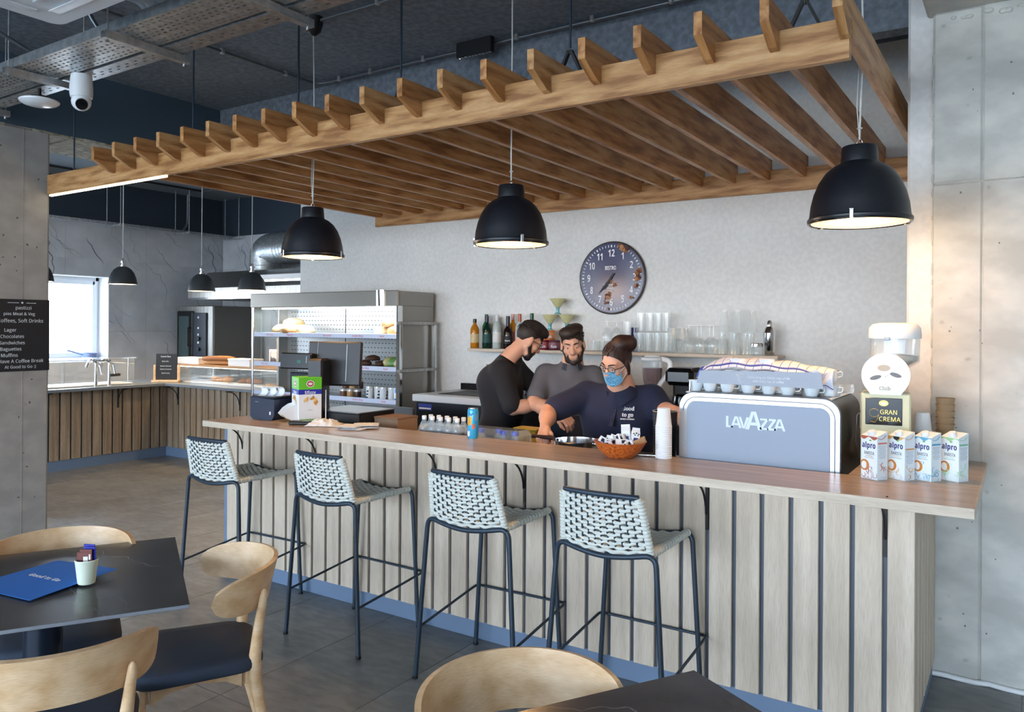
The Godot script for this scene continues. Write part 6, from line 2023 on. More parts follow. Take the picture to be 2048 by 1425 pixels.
func build_people() -> void:
	var R := Vector3(0.837, 0, -0.548)
	var hair_dark := mat(c8(30, 22, 20), 0.6)
	var hair_brown := mat(c8(40, 28, 22), 0.6)
	var hair_red := mat(c8(44, 24, 22), 0.55)
	# man bending over the back counter, seen from behind his right side
	var hx := head_frame(Vector3(-2.985, 1.572, -4.78), R * 0.86 + Vector3(0, -0.62, 0) + Vector3(-0.15, 0, -0.30), Vector3(0, 1, 0) + R * 0.25)
	var a := {
		"hipL": Vector3(-3.27, 0.86, -4.80), "hipR": Vector3(-3.20, 0.86, -4.64), "chest": Vector3(-3.205, 1.26, -4.74), "neck": Vector3(-3.10, 1.465, -4.745), "skull": Vector3(-3.02, 1.55, -4.77),
		"shR": Vector3(-3.10, 1.355, -4.595), "shL": Vector3(-3.20, 1.36, -4.925), "elR": Vector3(-2.975, 1.10, -4.56), "wrR": Vector3(-2.80, 1.135, -4.72), "elL": Vector3(-3.05, 1.20, -5.02), "wrL": Vector3(-2.88, 1.17, -4.93),
		"knL": Vector3(-3.20, 0.46, -4.82), "knR": Vector3(-3.14, 0.46, -4.64), "anL": Vector3(-3.27, 0.09, -4.83), "anR": Vector3(-3.2, 0.09, -4.65),
		"front": Vector3(0.86, 0, -0.50), "belly": 0.05, "bulk": 1.12, "headx": hx,
		"handR": [Vector3(0.7, 0.15, -0.6), Vector3(0.3, 0.9, 0.3), true, 0.8], "handL": [Vector3(0.8, -0.1, 0.2), Vector3(0.1, 0.95, -0.1), false, 0.8]}
	var black_cloth := mat(c8(21, 21, 27), 0.85)
	black_cloth.rim_enabled = true
	black_cloth.rim = 0.2
	var p1 := figure("dark-haired man in glasses and a black shirt, bent over with his back to the bar", a, {"shirt": black_cloth, "trousers": black_cloth, "sleeve": 0.92, "loose": 0.012, "arm": 1.05})
	face_parts(p1, hx, hair_dark, c8(150, 96, 86))
	hair_cap(p1, hx, hair_dark, [[Vector3(0, -0.045, 0.085), Vector3(0.12, 0.105, 0.10)], [Vector3(0.10, -0.075, 0.0), Vector3(0.06, 0.075, 0.085)], [Vector3(-0.10, -0.075, 0.0), Vector3(0.06, 0.075, 0.085)], [Vector3(0, -0.13, -0.08), Vector3(0.12, 0.085, 0.12)]], [[Vector3(0, 0.10, 0.055), Vector3(0.060, 0.045, 0.055)], [Vector3(0, 0.12, 0.0), Vector3(0.062, 0.035, 0.075)]], 3)
	beard(p1, hx, hair_dark, 0.6)
	glasses_frame(p1, hx, M.black)
	collar(p1, Vector3(-3.105, 1.452, -4.745), Basis(Vector3(0, 0, 1), -0.35), 0.072, 0.5, black_cloth, 0.04)
	# bearded man in grey
	var hy := head_frame(Vector3(-2.665, 1.545, -4.86), Vector3(0.42, -0.30, 0.86), Vector3(-0.10, 1, 0.0))
	var b := {
		"hipL": Vector3(-2.64, 0.86, -4.99), "hipR": Vector3(-2.80, 0.86, -4.87), "chest": Vector3(-2.735, 1.235, -4.92), "neck": Vector3(-2.705, 1.42, -4.91), "skull": Vector3(-2.685, 1.51, -4.885),
		"shR": Vector3(-2.875, 1.325, -4.845), "shL": Vector3(-2.585, 1.315, -5.02), "elR": Vector3(-2.865, 1.135, -4.66), "wrR": Vector3(-2.60, 1.085, -4.56), "elL": Vector3(-2.42, 1.10, -4.98), "wrL": Vector3(-2.35, 1.04, -4.78),
		"knL": Vector3(-2.60, 0.46, -4.98), "knR": Vector3(-2.76, 0.46, -4.86), "anL": Vector3(-2.62, 0.09, -5.01), "anR": Vector3(-2.80, 0.09, -4.89),
		"front": Vector3(0.60, 0, 0.80), "belly": 0.01, "bulk": 0.96, "headx": hy,
		"handR": [Vector3(0.9, -0.15, 0.35), Vector3(0.2, 0.8, 0.5), false, 0.9], "handL": [Vector3(0.3, -0.4, 0.9), Vector3(0.3, 0.9, 0.2), true, 0.7]}
	var grey_cloth := mat(c8(88, 88, 94), 0.85)
	var p2 := figure("bearded man in a grey short-sleeved work shirt looking down, between his two colleagues", b, {"shirt": grey_cloth, "trousers": mat(c8(34, 38, 48), 0.85), "sleeve": 0.72, "loose": 0.012, "arm": 1.12})
	face_parts(p2, hy, hair_brown, c8(168, 104, 92))
	hair_cap(p2, hy, hair_brown, [[Vector3(0, -0.055, 0.085), Vector3(0.12, 0.112, 0.095)], [Vector3(0.10, -0.085, 0.01), Vector3(0.055, 0.085, 0.08)], [Vector3(-0.10, -0.085, 0.01), Vector3(0.055, 0.085, 0.08)], [Vector3(0, -0.14, -0.08), Vector3(0.12, 0.085, 0.12)]], [[Vector3(-0.02, 0.105, 0.045), Vector3(0.066, 0.045, 0.058)], [Vector3(0.03, 0.12, 0.0), Vector3(0.055, 0.032, 0.075)]], 9, "hair", Vector3(0.6, 0.1, 0.7))
	beard(p2, hy, hair_brown, 1.0)
	part("ear_stud", ball(S(), hy * Vector3(-0.083, -0.036, 0.0), Vector3.ONE * 0.0075, 10), M.black_gloss, p2)
	collar(p2, Vector3(-2.705, 1.40, -4.91), Basis(Vector3(0, 1, 0), 0.65), 0.07, 0.55, M.navy, 0.04)
	part("sleeve_badge", bx(Vector3(0.035, 0.045, 0.006), 0.002), M.black, p2, Vector3(-2.855, 1.245, -4.685), Vector3(-0.5, -0.1, 0.5))
	var ap := func(u: float, v: float) -> Vector3:
		var s := (u - 0.5) * 2.0
		var side := Vector3(0.80, 0, -0.60)
		return Vector3(-2.72, 0.55 + 0.50 * v, -4.93) + side * s * 0.19 + Vector3(0.6, 0, 0.8) * (0.17 - 0.05 * s * s)
	part("apron", sheet(S(), 12, 6, ap, 0.005), mat(c8(40, 46, 58), 0.85), p2)
	# woman leaning on the bar
	var hz := head_frame(Vector3(-2.025, 1.452, -4.235), Vector3(-0.02, -0.44, 0.90) - R * 0.28, Vector3(0.14, 1, -0.02))
	var w := {
		"hipL": Vector3(-2.02, 0.82, -4.56), "hipR": Vector3(-2.18, 0.82, -4.50), "chest": Vector3(-2.10, 1.13, -4.42), "neck": Vector3(-2.055, 1.315, -4.33), "skull": Vector3(-2.04, 1.41, -4.27),
		"shR": Vector3(-2.275, 1.245, -4.34), "shL": Vector3(-1.895, 1.235, -4.46), "elR": Vector3(-2.41, 1.155, -4.10), "wrR": Vector3(-2.325, 1.075, -3.905), "elL": Vector3(-1.80, 1.165, -4.41), "wrL": Vector3(-1.665, 1.205, -4.22),
		"knL": Vector3(-2.02, 0.44, -4.52), "knR": Vector3(-2.16, 0.44, -4.46), "anL": Vector3(-2.04, 0.09, -4.58), "anR": Vector3(-2.19, 0.09, -4.52),
		"front": Vector3(-0.28, 0, 0.96), "belly": 0.03, "bulk": 1.16, "headx": hz,
		"handR": [Vector3(0.25, -0.55, 0.65), Vector3(-0.2, 0.75, 0.6), true, 0.95], "handL": [Vector3(0.6, 0.12, 0.75), Vector3(-0.1, 0.95, 0.2), false, 0.9]}
	var polo := mat(c8(26, 32, 58), 0.85)
	polo.rim_enabled = true
	polo.rim = 0.25
	var p3 := figure("woman in a navy polo shirt, glasses and blue face mask reaching across the bar", w, {"shirt": polo, "trousers": black_cloth, "sleeve": 0.80, "loose": 0.020, "arm": 1.08})
	face_parts(p3, hz, hair_red, c8(170, 110, 100))
	hair_cap(p3, hz, hair_red, [[Vector3(0, -0.05, 0.088), Vector3(0.105, 0.118, 0.088)], [Vector3(0, -0.15, -0.03), Vector3(0.13, 0.09, 0.12)]], [[Vector3(0.025, 0.125, -0.035), Vector3(0.062, 0.05, 0.062)], [Vector3(0.055, 0.115, -0.07), Vector3(0.05, 0.05, 0.05)], [Vector3(0.082, -0.01, 0.0), Vector3(0.012, 0.05, 0.018)], [Vector3(-0.076, 0.0, 0.014), Vector3(0.012, 0.05, 0.018)]], 17, "hair", Vector3(0.2, 0.7, -0.6))
	var mask := func(u: float, v: float) -> Vector3:
		var s := u * 2.0 - 1.0
		var ang := s * 1.25
		var y := lerpf(-0.112, -0.004, v) - 0.012 * (1.0 - cos(s * 1.4)) * (v - 0.2)
		var nose := 0.020 * exp(-s * s * 9.0) * smoothstep(0.25, 0.8, v)
		var chin := -0.016 * pow(1.0 - v, 2.5)
		var pleat := 0.0025 * sin(v * 20.0)
		return hz * Vector3(sin(ang) * 0.070, y * lerpf(1.0, 0.72, s * s), 0.022 + cos(ang) * (0.076 + nose + chin + pleat))
	var mm := surfaced(noise_tex(0.06, [[0.3, c8(52, 112, 160)], [0.5, c8(104, 176, 216)], [0.7, c8(150, 206, 232)]], 2, 95, 256), Vector3(9, 9, 9), 0.8)
	var mk := part("face_mask", sheet(S(), 24, 18, mask, 0.003), mm, p3)
	var lp := S()
	for s in [-1.0, 1.0]:
		tube(lp, [hz * Vector3(s * 0.066, -0.012, 0.05), hz * Vector3(s * 0.078, 0.012, 0.0), hz * Vector3(s * 0.083, 0.008, -0.022)], 0.0016, 5)
		tube(lp, [hz * Vector3(s * 0.062, -0.075, 0.045), hz * Vector3(s * 0.078, -0.035, 0.0), hz * Vector3(s * 0.083, -0.01, -0.022)], 0.0016, 5)
	part("ear_loop", lp, M.white, mk)
	glasses_frame(p3, hz, M.black)
	collar(p3, Vector3(-2.05, 1.295, -4.325), Basis(Vector3(0, 1, 0), -0.25) * Basis(Vector3(1, 0, 0), 0.45), 0.082, 0.42, polo, 0.06)
	# bare skin in the open neck and the placket below it
	part("placket", bx(Vector3(0.03, 0.12, 0.006), 0.002), polo, p3, Vector3(-2.062, 1.13, -4.268), Vector3(-0.35, -0.25, 0.0))
	for k in 2: part("button", ball(S(), Vector3.ZERO, Vector3(0.006, 0.006, 0.003), 10), M.black_gloss, p3, Vector3(-2.062, 1.165 - 0.05 * k, -4.275 + 0.02 * k))
	var lg := part("shirt_logo", words("Good\nto go", 0.030, true, 0.0012, "Droid Serif"), M.white, p3, Vector3(-1.975, 1.165, -4.292), Vector3(-0.28, -0.05, 0.05))
	part("logo_line", words("MOBILE CATERING", 0.010, true, 0.001), M.white, lg, Vector3(0.0, -0.045, 0.0))


func beard(p: Node, xf: Transform3D, m: Material, amount: float) -> void:
	var F := Field.new(Vector3(-0.11, -0.17, -0.06), Vector3(0.11, 0.03, 0.13), 0.0045, 200.0)
	var g := 0.004 * amount
	F.capsule(Vector3(-0.060, -0.035, 0.008), Vector3(-0.038, -0.090, 0.045), 0.014 + g, 0.019 + g)
	F.capsule(Vector3(0.060, -0.035, 0.008), Vector3(0.038, -0.090, 0.045), 0.014 + g, 0.019 + g)
	F.capsule(Vector3(-0.036, -0.093, 0.050), Vector3(0.036, -0.093, 0.050), 0.021 + g, 0.021 + g)
	F.blob(Vector3(0, -0.108, 0.062), Vector3(0.03, 0.022 + g, 0.024 + g))
	F.capsule(Vector3(-0.026, -0.052, 0.080), Vector3(0.026, -0.052, 0.080), 0.0075, 0.0075)
	F.capsule(Vector3(-0.032, -0.055, 0.072), Vector3(-0.032, -0.085, 0.066), 0.010, 0.013)
	F.capsule(Vector3(0.032, -0.055, 0.072), Vector3(0.032, -0.085, 0.066), 0.010, 0.013)
	F.capsule(Vector3(-0.058, 0.01, -0.002), Vector3(-0.060, -0.04, 0.004), 0.014, 0.015)
	F.capsule(Vector3(0.058, 0.01, -0.002), Vector3(0.060, -0.04, 0.004), 0.014, 0.015)
	F.blob(Vector3(0, -0.065, 0.098), Vector3(0.020, 0.009, 0.022), Basis.IDENTITY, -40.0)
	var st := S()
	F.skin(st, xf)
	part("beard", st, m, p)


# ---------------------------------------------------------------- things on the bar
func build_counter_items() -> void:
	build_till()
	build_snack_box()
	build_espresso()
	build_grinder()
	build_cartons()
	var y := 1.0505
	# crumpled white wrappers
	var crumple := func(w: float, d: float, h: float, seed_: int) -> SurfaceTool:
		var n := FastNoiseLite.new()
		n.seed = seed_
		n.frequency = 0.9
		var f := func(u: float, v: float) -> Vector3:
			var a := (u - 0.5) * w
			var b := (0.5 - v) * d
			var e := (1.0 - pow(absf(u * 2 - 1), 3.0)) * (1.0 - pow(absf(v * 2 - 1), 3.0))
			var bump := 0.5 + 0.5 * n.get_noise_2d(u * 5.0, v * 4.0) + 0.25 * absf(n.get_noise_2d(u * 13.0, v * 11.0))
			return Vector3(a + 0.012 * n.get_noise_2d(v * 6.0, 3.0), 0.003 + h * e * bump, b + 0.012 * n.get_noise_2d(u * 6.0, 9.0))
		return sheet(S(), 22, 16, f, 0.0015, 5)
	var wr := solo("paper_wrapper", crumple.call(0.20, 0.16, 0.055, 4), M.paper, "crumpled white paper wrapper on the bar beside the snack dispenser box", "wrapper", Vector3(-3.63, y, -3.42), 0.5)
	wr.set_meta("category", "wrapper")
	var np := thing("napkin_pile", "flat spread pile of white paper napkins on the bar near the water bottles", "napkins", Vector3(-3.37, y, -3.44), 0.3)
	for k in 5:
		part("paper_sheet", crumple.call(0.15, 0.15, 0.008, 20 + k), M.paper, np, Vector3(0.05 * sin(k * 1.9), 0.0045 * k, 0.03 * cos(k * 2.3)), Vector3(0, k * 0.5, 0))
	# shrink-wrapped water bottles on the work top
	var film := pane(Color(0.9, 0.93, 0.96), 0.12)
	var pk := thing("water_bottle", "small clear water bottle with a white cap in the shrink-wrapped pack on the work top", "bottle", Vector3.ZERO, 0, "white-capped bottles in the pack")
	part("bottle_body", lat([0, 0, 0.028, 0, 0.030, 0.006, 0.029, 0.05, 0.030, 0.09, 0.026, 0.12, 0.013, 0.145, 0.012, 0.155, 0, 0.155], 18), pane(Color(0.86, 0.92, 0.95), 0.22), pk)
	part("cap", lat([0, 0.152, 0.0145, 0.152, 0.0145, 0.172, 0.012, 0.175, 0, 0.175], 14), M.white, pk)
	part("label", lat([0.0302, 0.05, 0.0306, 0.05, 0.0306, 0.085, 0.0302, 0.085], 18), mat(c8(60, 66, 72), 0.5), pk)
	var first := true
	for i in 5:
		for j in 2:
			var at := Vector3(-3.05 + 0.063 * i, 0.9505, -3.69 - 0.063 * j)
			if first: pk.position = at
			else: dup(pk, at)
			first = false
	var wrap := S()
	span(wrap, Vector3(-3.085, 0.952, -3.785), Vector3(-2.765, 1.075, -3.655), 0.02)
	solo("shrink_wrap", wrap, film, "clear plastic film round the pack of white-capped water bottles", "plastic wrap")
	var pb := thing("water_bottle", "short clear bottle with a royal blue cap in the film pack beside the drink can", "bottle", Vector3(-2.70, 0.9505, -3.70), 0, "blue-capped bottles in the pack")
	part("bottle_body", lat([0, 0, 0.03, 0, 0.032, 0.006, 0.032, 0.075, 0.018, 0.1, 0.016, 0.108, 0, 0.108], 18), pane(Color(0.86, 0.92, 0.95), 0.22), pb)
	part("cap", lat([0, 0.105, 0.021, 0.105, 0.021, 0.126, 0.018, 0.129, 0, 0.129], 14), mat(c8(44, 78, 190), 0.35), pb)
	for q in [Vector3(-2.63, 0.9505, -3.70), Vector3(-2.70, 0.9505, -3.77), Vector3(-2.46, 0.9505, -3.68), Vector3(-2.39, 0.9505, -3.69), Vector3(-2.53, 0.9505, -3.74)]: dup(pb, q)
	var wrap2 := S()
	span(wrap2, Vector3(-2.74, 0.952, -3.80), Vector3(-2.33, 1.085, -3.65), 0.03)
	solo("shrink_wrap", wrap2, film, "crinkled clear film over the blue-capped bottles behind the drink can", "plastic wrap")
	# the blue drink can
	var can := thing("drink_can", "tall sky blue drink can with an orange patch standing alone on the bar", "can", Vector3(-2.545, y, -3.50), 0.75)
	part("can_body", lat([0.024, 0.003, 0.0255, 0.0, 0.031, 0.012, 0.0312, 0.148, 0.027, 0.164, 0.0265, 0.164], 28), mat(c8(64, 176, 222), 0.25, 0.2), can)
	part("can_lid", lat([0, 0.163, 0.024, 0.163, 0.025, 0.167, 0.0268, 0.168, 0.0272, 0.165, 0.026, 0.162], 28), M.chrome, can)
	part("base_ring", lat([0, 0.002, 0.024, 0.0, 0.0262, 0.001, 0.0262, 0.003], 28), M.chrome, can)
	var tab := S()
	box(tab, Vector3(0, 0.1665, 0.004), Vector3(0.012, 0.0015, 0.02), 0.0005)
	part("ring_pull", tab, M.chrome, can)
	var wrap_patch := func(a0: float, a1: float, y0: float, y1: float) -> SurfaceTool:
		var f := func(u: float, v: float) -> Vector3:
			var a := lerpf(a0, a1, u)
			return Vector3(sin(a) * 0.0316, lerpf(y0, y1, v) + 0.004 * sin(u * 9.0), cos(a) * 0.0316)
		return sheet(S(), 8, 4, f)
	part("printed_patch", wrap_patch.call(-1.3, -0.35, 0.075, 0.122), mat(c8(222, 164, 34), 0.35), can)
	part("printed_patch", wrap_patch.call(-0.3, 0.25, 0.055, 0.08), mat(c8(226, 104, 66), 0.35), can)
	part("printed_patch", wrap_patch.call(-1.35, -0.7, 0.014, 0.042), M.white, can)
	part("printed_patch", wrap_patch.call(0.2, 0.75, 0.10, 0.135), mat(c8(120, 150, 190), 0.35), can)
	part("printed_patch", wrap_patch.call(-0.9, -0.1, 0.128, 0.142), mat(c8(40, 110, 170), 0.35), can)
	# wooden bowl of sachets and mini milk cartons
	var bowl := thing("wooden_bowl", "round reddish wooden bowl full of sugar sachets on the bar", "bowl", Vector3(-1.605, y, -3.40))
	part("bowl_body", lat([0, 0, 0.06, 0.0, 0.066, 0.004, 0.10, 0.034, 0.124, 0.074, 0.127, 0.078, 0.122, 0.078, 0.096, 0.042, 0.06, 0.014, 0, 0.012], 40), M.bowl_wood, bowl)
	var rng := RandomNumberGenerator.new()
	rng.seed = 8
	var sm := fin(bx(Vector3(0.058, 0.030, 0.004), 0.0015))
	var pm := fin(bx(Vector3(0.020, 0.018, 0.0046), 0.0005))
	for k in 22:
		var a := rng.randf() * TAU
		var r := 0.085 * sqrt(rng.randf())
		var s := part(numbered("sugar_sachet"), sm, M.white, self, bowl.position + Vector3(r * cos(a), 0.058 + 0.05 * (1.0 - r / 0.1) * rng.randf() + 0.012, r * sin(a)), Vector3(rng.randf_range(-0.9, 0.3), rng.randf() * TAU, rng.randf_range(-0.6, 0.6)))
		tag(s, "white sugar sachet with a navy square heaped in the wooden bowl", "sachet", "sachets in the wooden bowl")
		part("printed_square", pm, M.navy, s, Vector3(0.008, 0, 0))
	for k in 3:
		var s := solo("sugar_sachet", sm, mat(c8(186, 148, 108), 0.6), "brown sugar sachet at the rim of the wooden bowl, towards the paper cups", "sachet", bowl.position + Vector3(0.085 + 0.008 * k, 0.082, -0.04 + 0.02 * k), 0.5 * k, "brown sachets in the wooden bowl")
		s.rotation.z = 0.3
	for k in 2:
		var m := thing("milk_carton", ["mini white milk carton standing upright in the wooden bowl, the taller one", "mini milk carton printed with dark spots in the wooden bowl"][k], "carton", bowl.position + Vector3(0.028 + 0.045 * k, 0.075, -0.015 + 0.01 * k), 0.35 + 0.3 * k)
		m.rotation.z = 0.08 - 0.2 * k
		var s: float = 1.0 - 0.14 * k
		part("carton_body", bx(Vector3(0.042, 0.052, 0.042) * s, 0.002), M.white, m, Vector3(0, 0.026 * s, 0))
		var gb := PackedVector2Array([Vector2(-0.021, 0.052), Vector2(0.021, 0.052), Vector2(0.0015, 0.072), Vector2(0.0015, 0.082), Vector2(-0.0015, 0.082), Vector2(-0.0015, 0.072)])
		for i in gb.size(): gb[i] *= s
		part("gable_top", prism(S(), gb, -0.021 * s, 0.021 * s, Transform3D(Basis(Vector3(0, 0, 1), Vector3(0, 1, 0), Vector3(-1, 0, 0)), Vector3.ZERO)), M.white, m)
		part("blue_print", bx(Vector3(0.026, 0.018, 0.044) * s, 0.0005), mat(c8(44, 52, 110), 0.5), m, Vector3(0, 0.02 * s, 0))
		if k == 1:
			for q in 5: part("dark_spot", bx(Vector3(0.008, 0.006, 0.0445) * s, 0.001), M.black, m, Vector3([-0.013, 0.0, 0.012, -0.006, 0.008][q], [0.044, 0.047, 0.043, 0.038, 0.037][q], 0))
	# paper cups
	var cups := thing("paper_cup_stack", "tall upside-down stack of white paper cups beside the espresso machine", "cups", Vector3(-1.425, y, -3.50))
	for k in 14:
		var lo := 0.0105 * k
		part("cup", lat([0.0385, lo, 0.0395, lo + 0.001, 0.0395, lo + 0.0045, 0.0378, lo + 0.006, 0.0372, lo + 0.0105], 24), M.white, cups)
	part("cup", lat([0.0385, 0.147, 0.0395, 0.148, 0.0395, 0.152, 0.0378, 0.154, 0.029, 0.235, 0.0285, 0.237, 0.026, 0.237, 0.026, 0.232, 0, 0.232], 24), M.white, cups)
	var tg := thing("serving_tongs", "black and steel tongs lying on the bar beside the wooden bowl", "tongs", Vector3(-1.50, y, -3.50), 0.4)
	for s in [-1.0, 1.0]: part("tong_arm", tube(S(), [Vector3(-0.07, 0.006, 0), Vector3(0, 0.008, s * 0.012), Vector3(0.07, 0.006, s * 0.016)], 0.005, 8), M.black if s < 0 else M.chrome, tg)
	var dj := thing("dark_pitcher", "tall smoked plastic pitcher standing behind the paper cups", "pitcher", Vector3(-1.50, 0.9505, -3.70))
	part("pitcher_body", lat([0, 0, 0.052, 0, 0.055, 0.006, 0.062, 0.30, 0.059, 0.30, 0.051, 0.01, 0, 0.008], 28), pane(Color(0.18, 0.22, 0.26), 0.55), dj)
	part("steel_rim", tube(S(), circle(0.061, 28, 0.30), 0.003, 6, true), M.chrome, dj)
	# frying pan in the woman's hand
	var pan := thing("steel_pan", "shallow steel pan held by the woman just behind the bar edge", "pan", Vector3(-2.06, 0.9505, -3.80))
	part("pan_body", lat([0, 0, 0.11, 0.0, 0.122, 0.008, 0.126, 0.094, 0.129, 0.097, 0.124, 0.097, 0.118, 0.012, 0, 0.01], 36), M.chrome, pan)
	part("handle", tube(S(), [Vector3(-0.12, 0.085, -0.01), Vector3(-0.17, 0.092, -0.02), Vector3(-0.32, 0.085, -0.055)], [0.008, 0.013, 0.011], 10), mat(c8(40, 18, 22), 0.4), pan)
	part("small_knob", ball(S(), Vector3(0.132, 0.088, 0.02), Vector3(0.014, 0.014, 0.014), 12), M.chrome, pan)
	var yb := thing("yellow_caddy", "yellow plastic caddy on the work top behind the woman's hand", "caddy", Vector3(-2.52, 0.9505, -4.05))
	part("caddy_body", span(S(), Vector3(-0.08, 0, -0.05), Vector3(0.08, 0.10, 0.05), 0.008), mat(c8(150, 124, 30), 0.4), yb)
	part("caddy_rim", span(S(), Vector3(-0.085, 0.095, -0.055), Vector3(0.085, 0.104, 0.055), 0.003), mat(c8(170, 142, 40), 0.4), yb)


func build_till() -> void:
	var y := 1.0505
	var pr := thing("receipt_printer", "squat navy receipt printer with curled paper on the far end of the bar", "printer", Vector3(-4.165, y, -3.475), 0.08)
	var body := PackedVector2Array([Vector2(-0.095, 0), Vector2(0.075, 0), Vector2(0.095, 0.03), Vector2(0.095, 0.135), Vector2(-0.12, 0.145), Vector2(-0.12, 0.02)])
	part("printer_body", prism(S(), body, -0.085, 0.09), mat(c8(34, 44, 66), 0.4), pr)
	part("top_lid", span(S(), Vector3(-0.118, 0.138, -0.08), Vector3(0.092, 0.152, 0.085), 0.005), mat(c8(26, 34, 52), 0.35), pr)
	part("badge", bx(Vector3(0.03, 0.006, 0.002)), M.conduit, pr, Vector3(-0.06, 0.115, 0.0905))
	part("button", bx(Vector3(0.012, 0.02, 0.003), 0.001), M.white, pr, Vector3(0.06, 0.045, 0.0905))
	for k in 3:
		var f := func(u: float, v: float) -> Vector3:
			var a := PI * 1.15 * v
			return Vector3(-0.065 + 0.055 * k + 0.058 * (u - 0.5), 0.153 + 0.03 * (1.0 - cos(a)), 0.05 - 0.035 * sin(a) - 0.02 * k)
		part("receipt_curl", sheet(S(), 2, 12, f, 0.0012), M.paper, pr)
	var pos := thing("till_monitor", "black till with a tilted monitor seen from behind and a small customer display", "till", Vector3(-3.98, 0.951, -3.72), 0.0)
	var yaw := -0.85
	part("stand_base", span(S(), Vector3(-0.16, 0, -0.12), Vector3(0.14, 0.03, 0.12), 0.008), M.black, pos)
	part("printer_tower", span(S(), Vector3(-0.22, 0.03, -0.06), Vector3(0.02, 0.40, 0.08), 0.006), mat(c8(30, 36, 46), 0.45), pos)
	part("neck", span(S(), Vector3(-0.045, 0.03, -0.04), Vector3(0.055, 0.50, 0.12), 0.012), mat(c8(20, 24, 32), 0.4), pos, Vector3(0.055, 0, 0.06), Vector3(0, 0.5, 0))
	var mon := part("screen_housing", span(S(), Vector3(-0.19, -0.15, -0.015), Vector3(0.19, 0.15, 0.02), 0.01), mat(c8(22, 26, 34), 0.4), pos, Vector3(0.07, 0.46, -0.06), Vector3(0, 0.62, 0))
	mon.rotation = Vector3(-0.12, 0.45, 0)
	part("screen_glass", span(S(), Vector3(-0.18, -0.14, -0.018), Vector3(0.18, 0.14, -0.0145)), M.black_gloss, mon)
	part("rear_ridge", span(S(), Vector3(0.085, -0.12, 0.019), Vector3(0.092, 0.13, 0.024), 0.001), M.conduit, mon)
	part("rear_ridge", span(S(), Vector3(-0.12, -0.10, 0.019), Vector3(-0.116, 0.15, 0.023), 0.001), M.conduit, mon)
	var cd := part("customer_display", span(S(), Vector3(-0.135, -0.055, -0.03), Vector3(0.135, 0.055, 0.03), 0.008), mat(c8(12, 14, 18), 0.3), pos, Vector3(-0.15, 0.475, 0.07), Vector3(-0.1, 0.12, 0))
	part("display_digits", words("88", 0.028, true, 0.0006), glow(Color(0.05, 0.32, 0.27), 0.8), cd, Vector3(0.035, -0.005, 0.0305))
	part("white_tab", bx(Vector3(0.008, 0.045, 0.002)), M.conduit, cd, Vector3(0.10, 0.01, 0.031))
	var dr := thing("cash_drawer", "wide black cash drawer on the work top behind the snack dispenser box", "cash drawer", Vector3(-3.74, 0.951, -3.79), 0.0)
	part("drawer_body", span(S(), Vector3(-0.21, 0, -0.17), Vector3(0.21, 0.155, 0.17), 0.005), M.black, dr)
	part("top_edge", span(S(), Vector3(-0.212, 0.155, -0.172), Vector3(0.212, 0.163, 0.172), 0.002), M.conduit, dr)
	var bx1 := thing("cardboard_tray", "shallow brown cardboard tray on the work top beside the cash drawer", "box", Vector3(-3.42, 0.951, -3.85))
	part("tray_body", span(S(), Vector3(-0.10, 0, -0.1), Vector3(0.10, 0.13, 0.1), 0.003), mat(c8(150, 122, 98), 0.8), bx1)
	part("tray_lip", span(S(), Vector3(-0.102, 0.118, -0.102), Vector3(0.102, 0.132, 0.102), 0.002), mat(c8(128, 100, 78), 0.8), bx1)
	var sp := thing("receipt_spike", "thin white receipt spike standing on the bar behind the crumpled wrapper", "spike", Vector3(-3.70, y, -3.50))
	part("spike_rod", rod(S(), Vector3(0, 0, 0), Vector3(0, 0.21, 0), 0.0035, 8, 0.002), M.white, sp)
	part("base_disc", lat([0, 0, 0.035, 0, 0.035, 0.006, 0, 0.008], 20), M.white, sp)
	var ct := thing("card_terminal", "small black card terminal lying on the bar by the snack dispenser box", "card terminal", Vector3(-3.77, y, -3.36), 0.5)
	part("terminal_body", span(S(), Vector3(-0.07, 0, -0.035), Vector3(0.07, 0.022, 0.035), 0.006), M.black, ct)
	part("screen", span(S(), Vector3(0.0, 0.021, -0.025), Vector3(0.055, 0.0235, 0.025), 0.001), mat(c8(70, 90, 86), 0.2), ct)


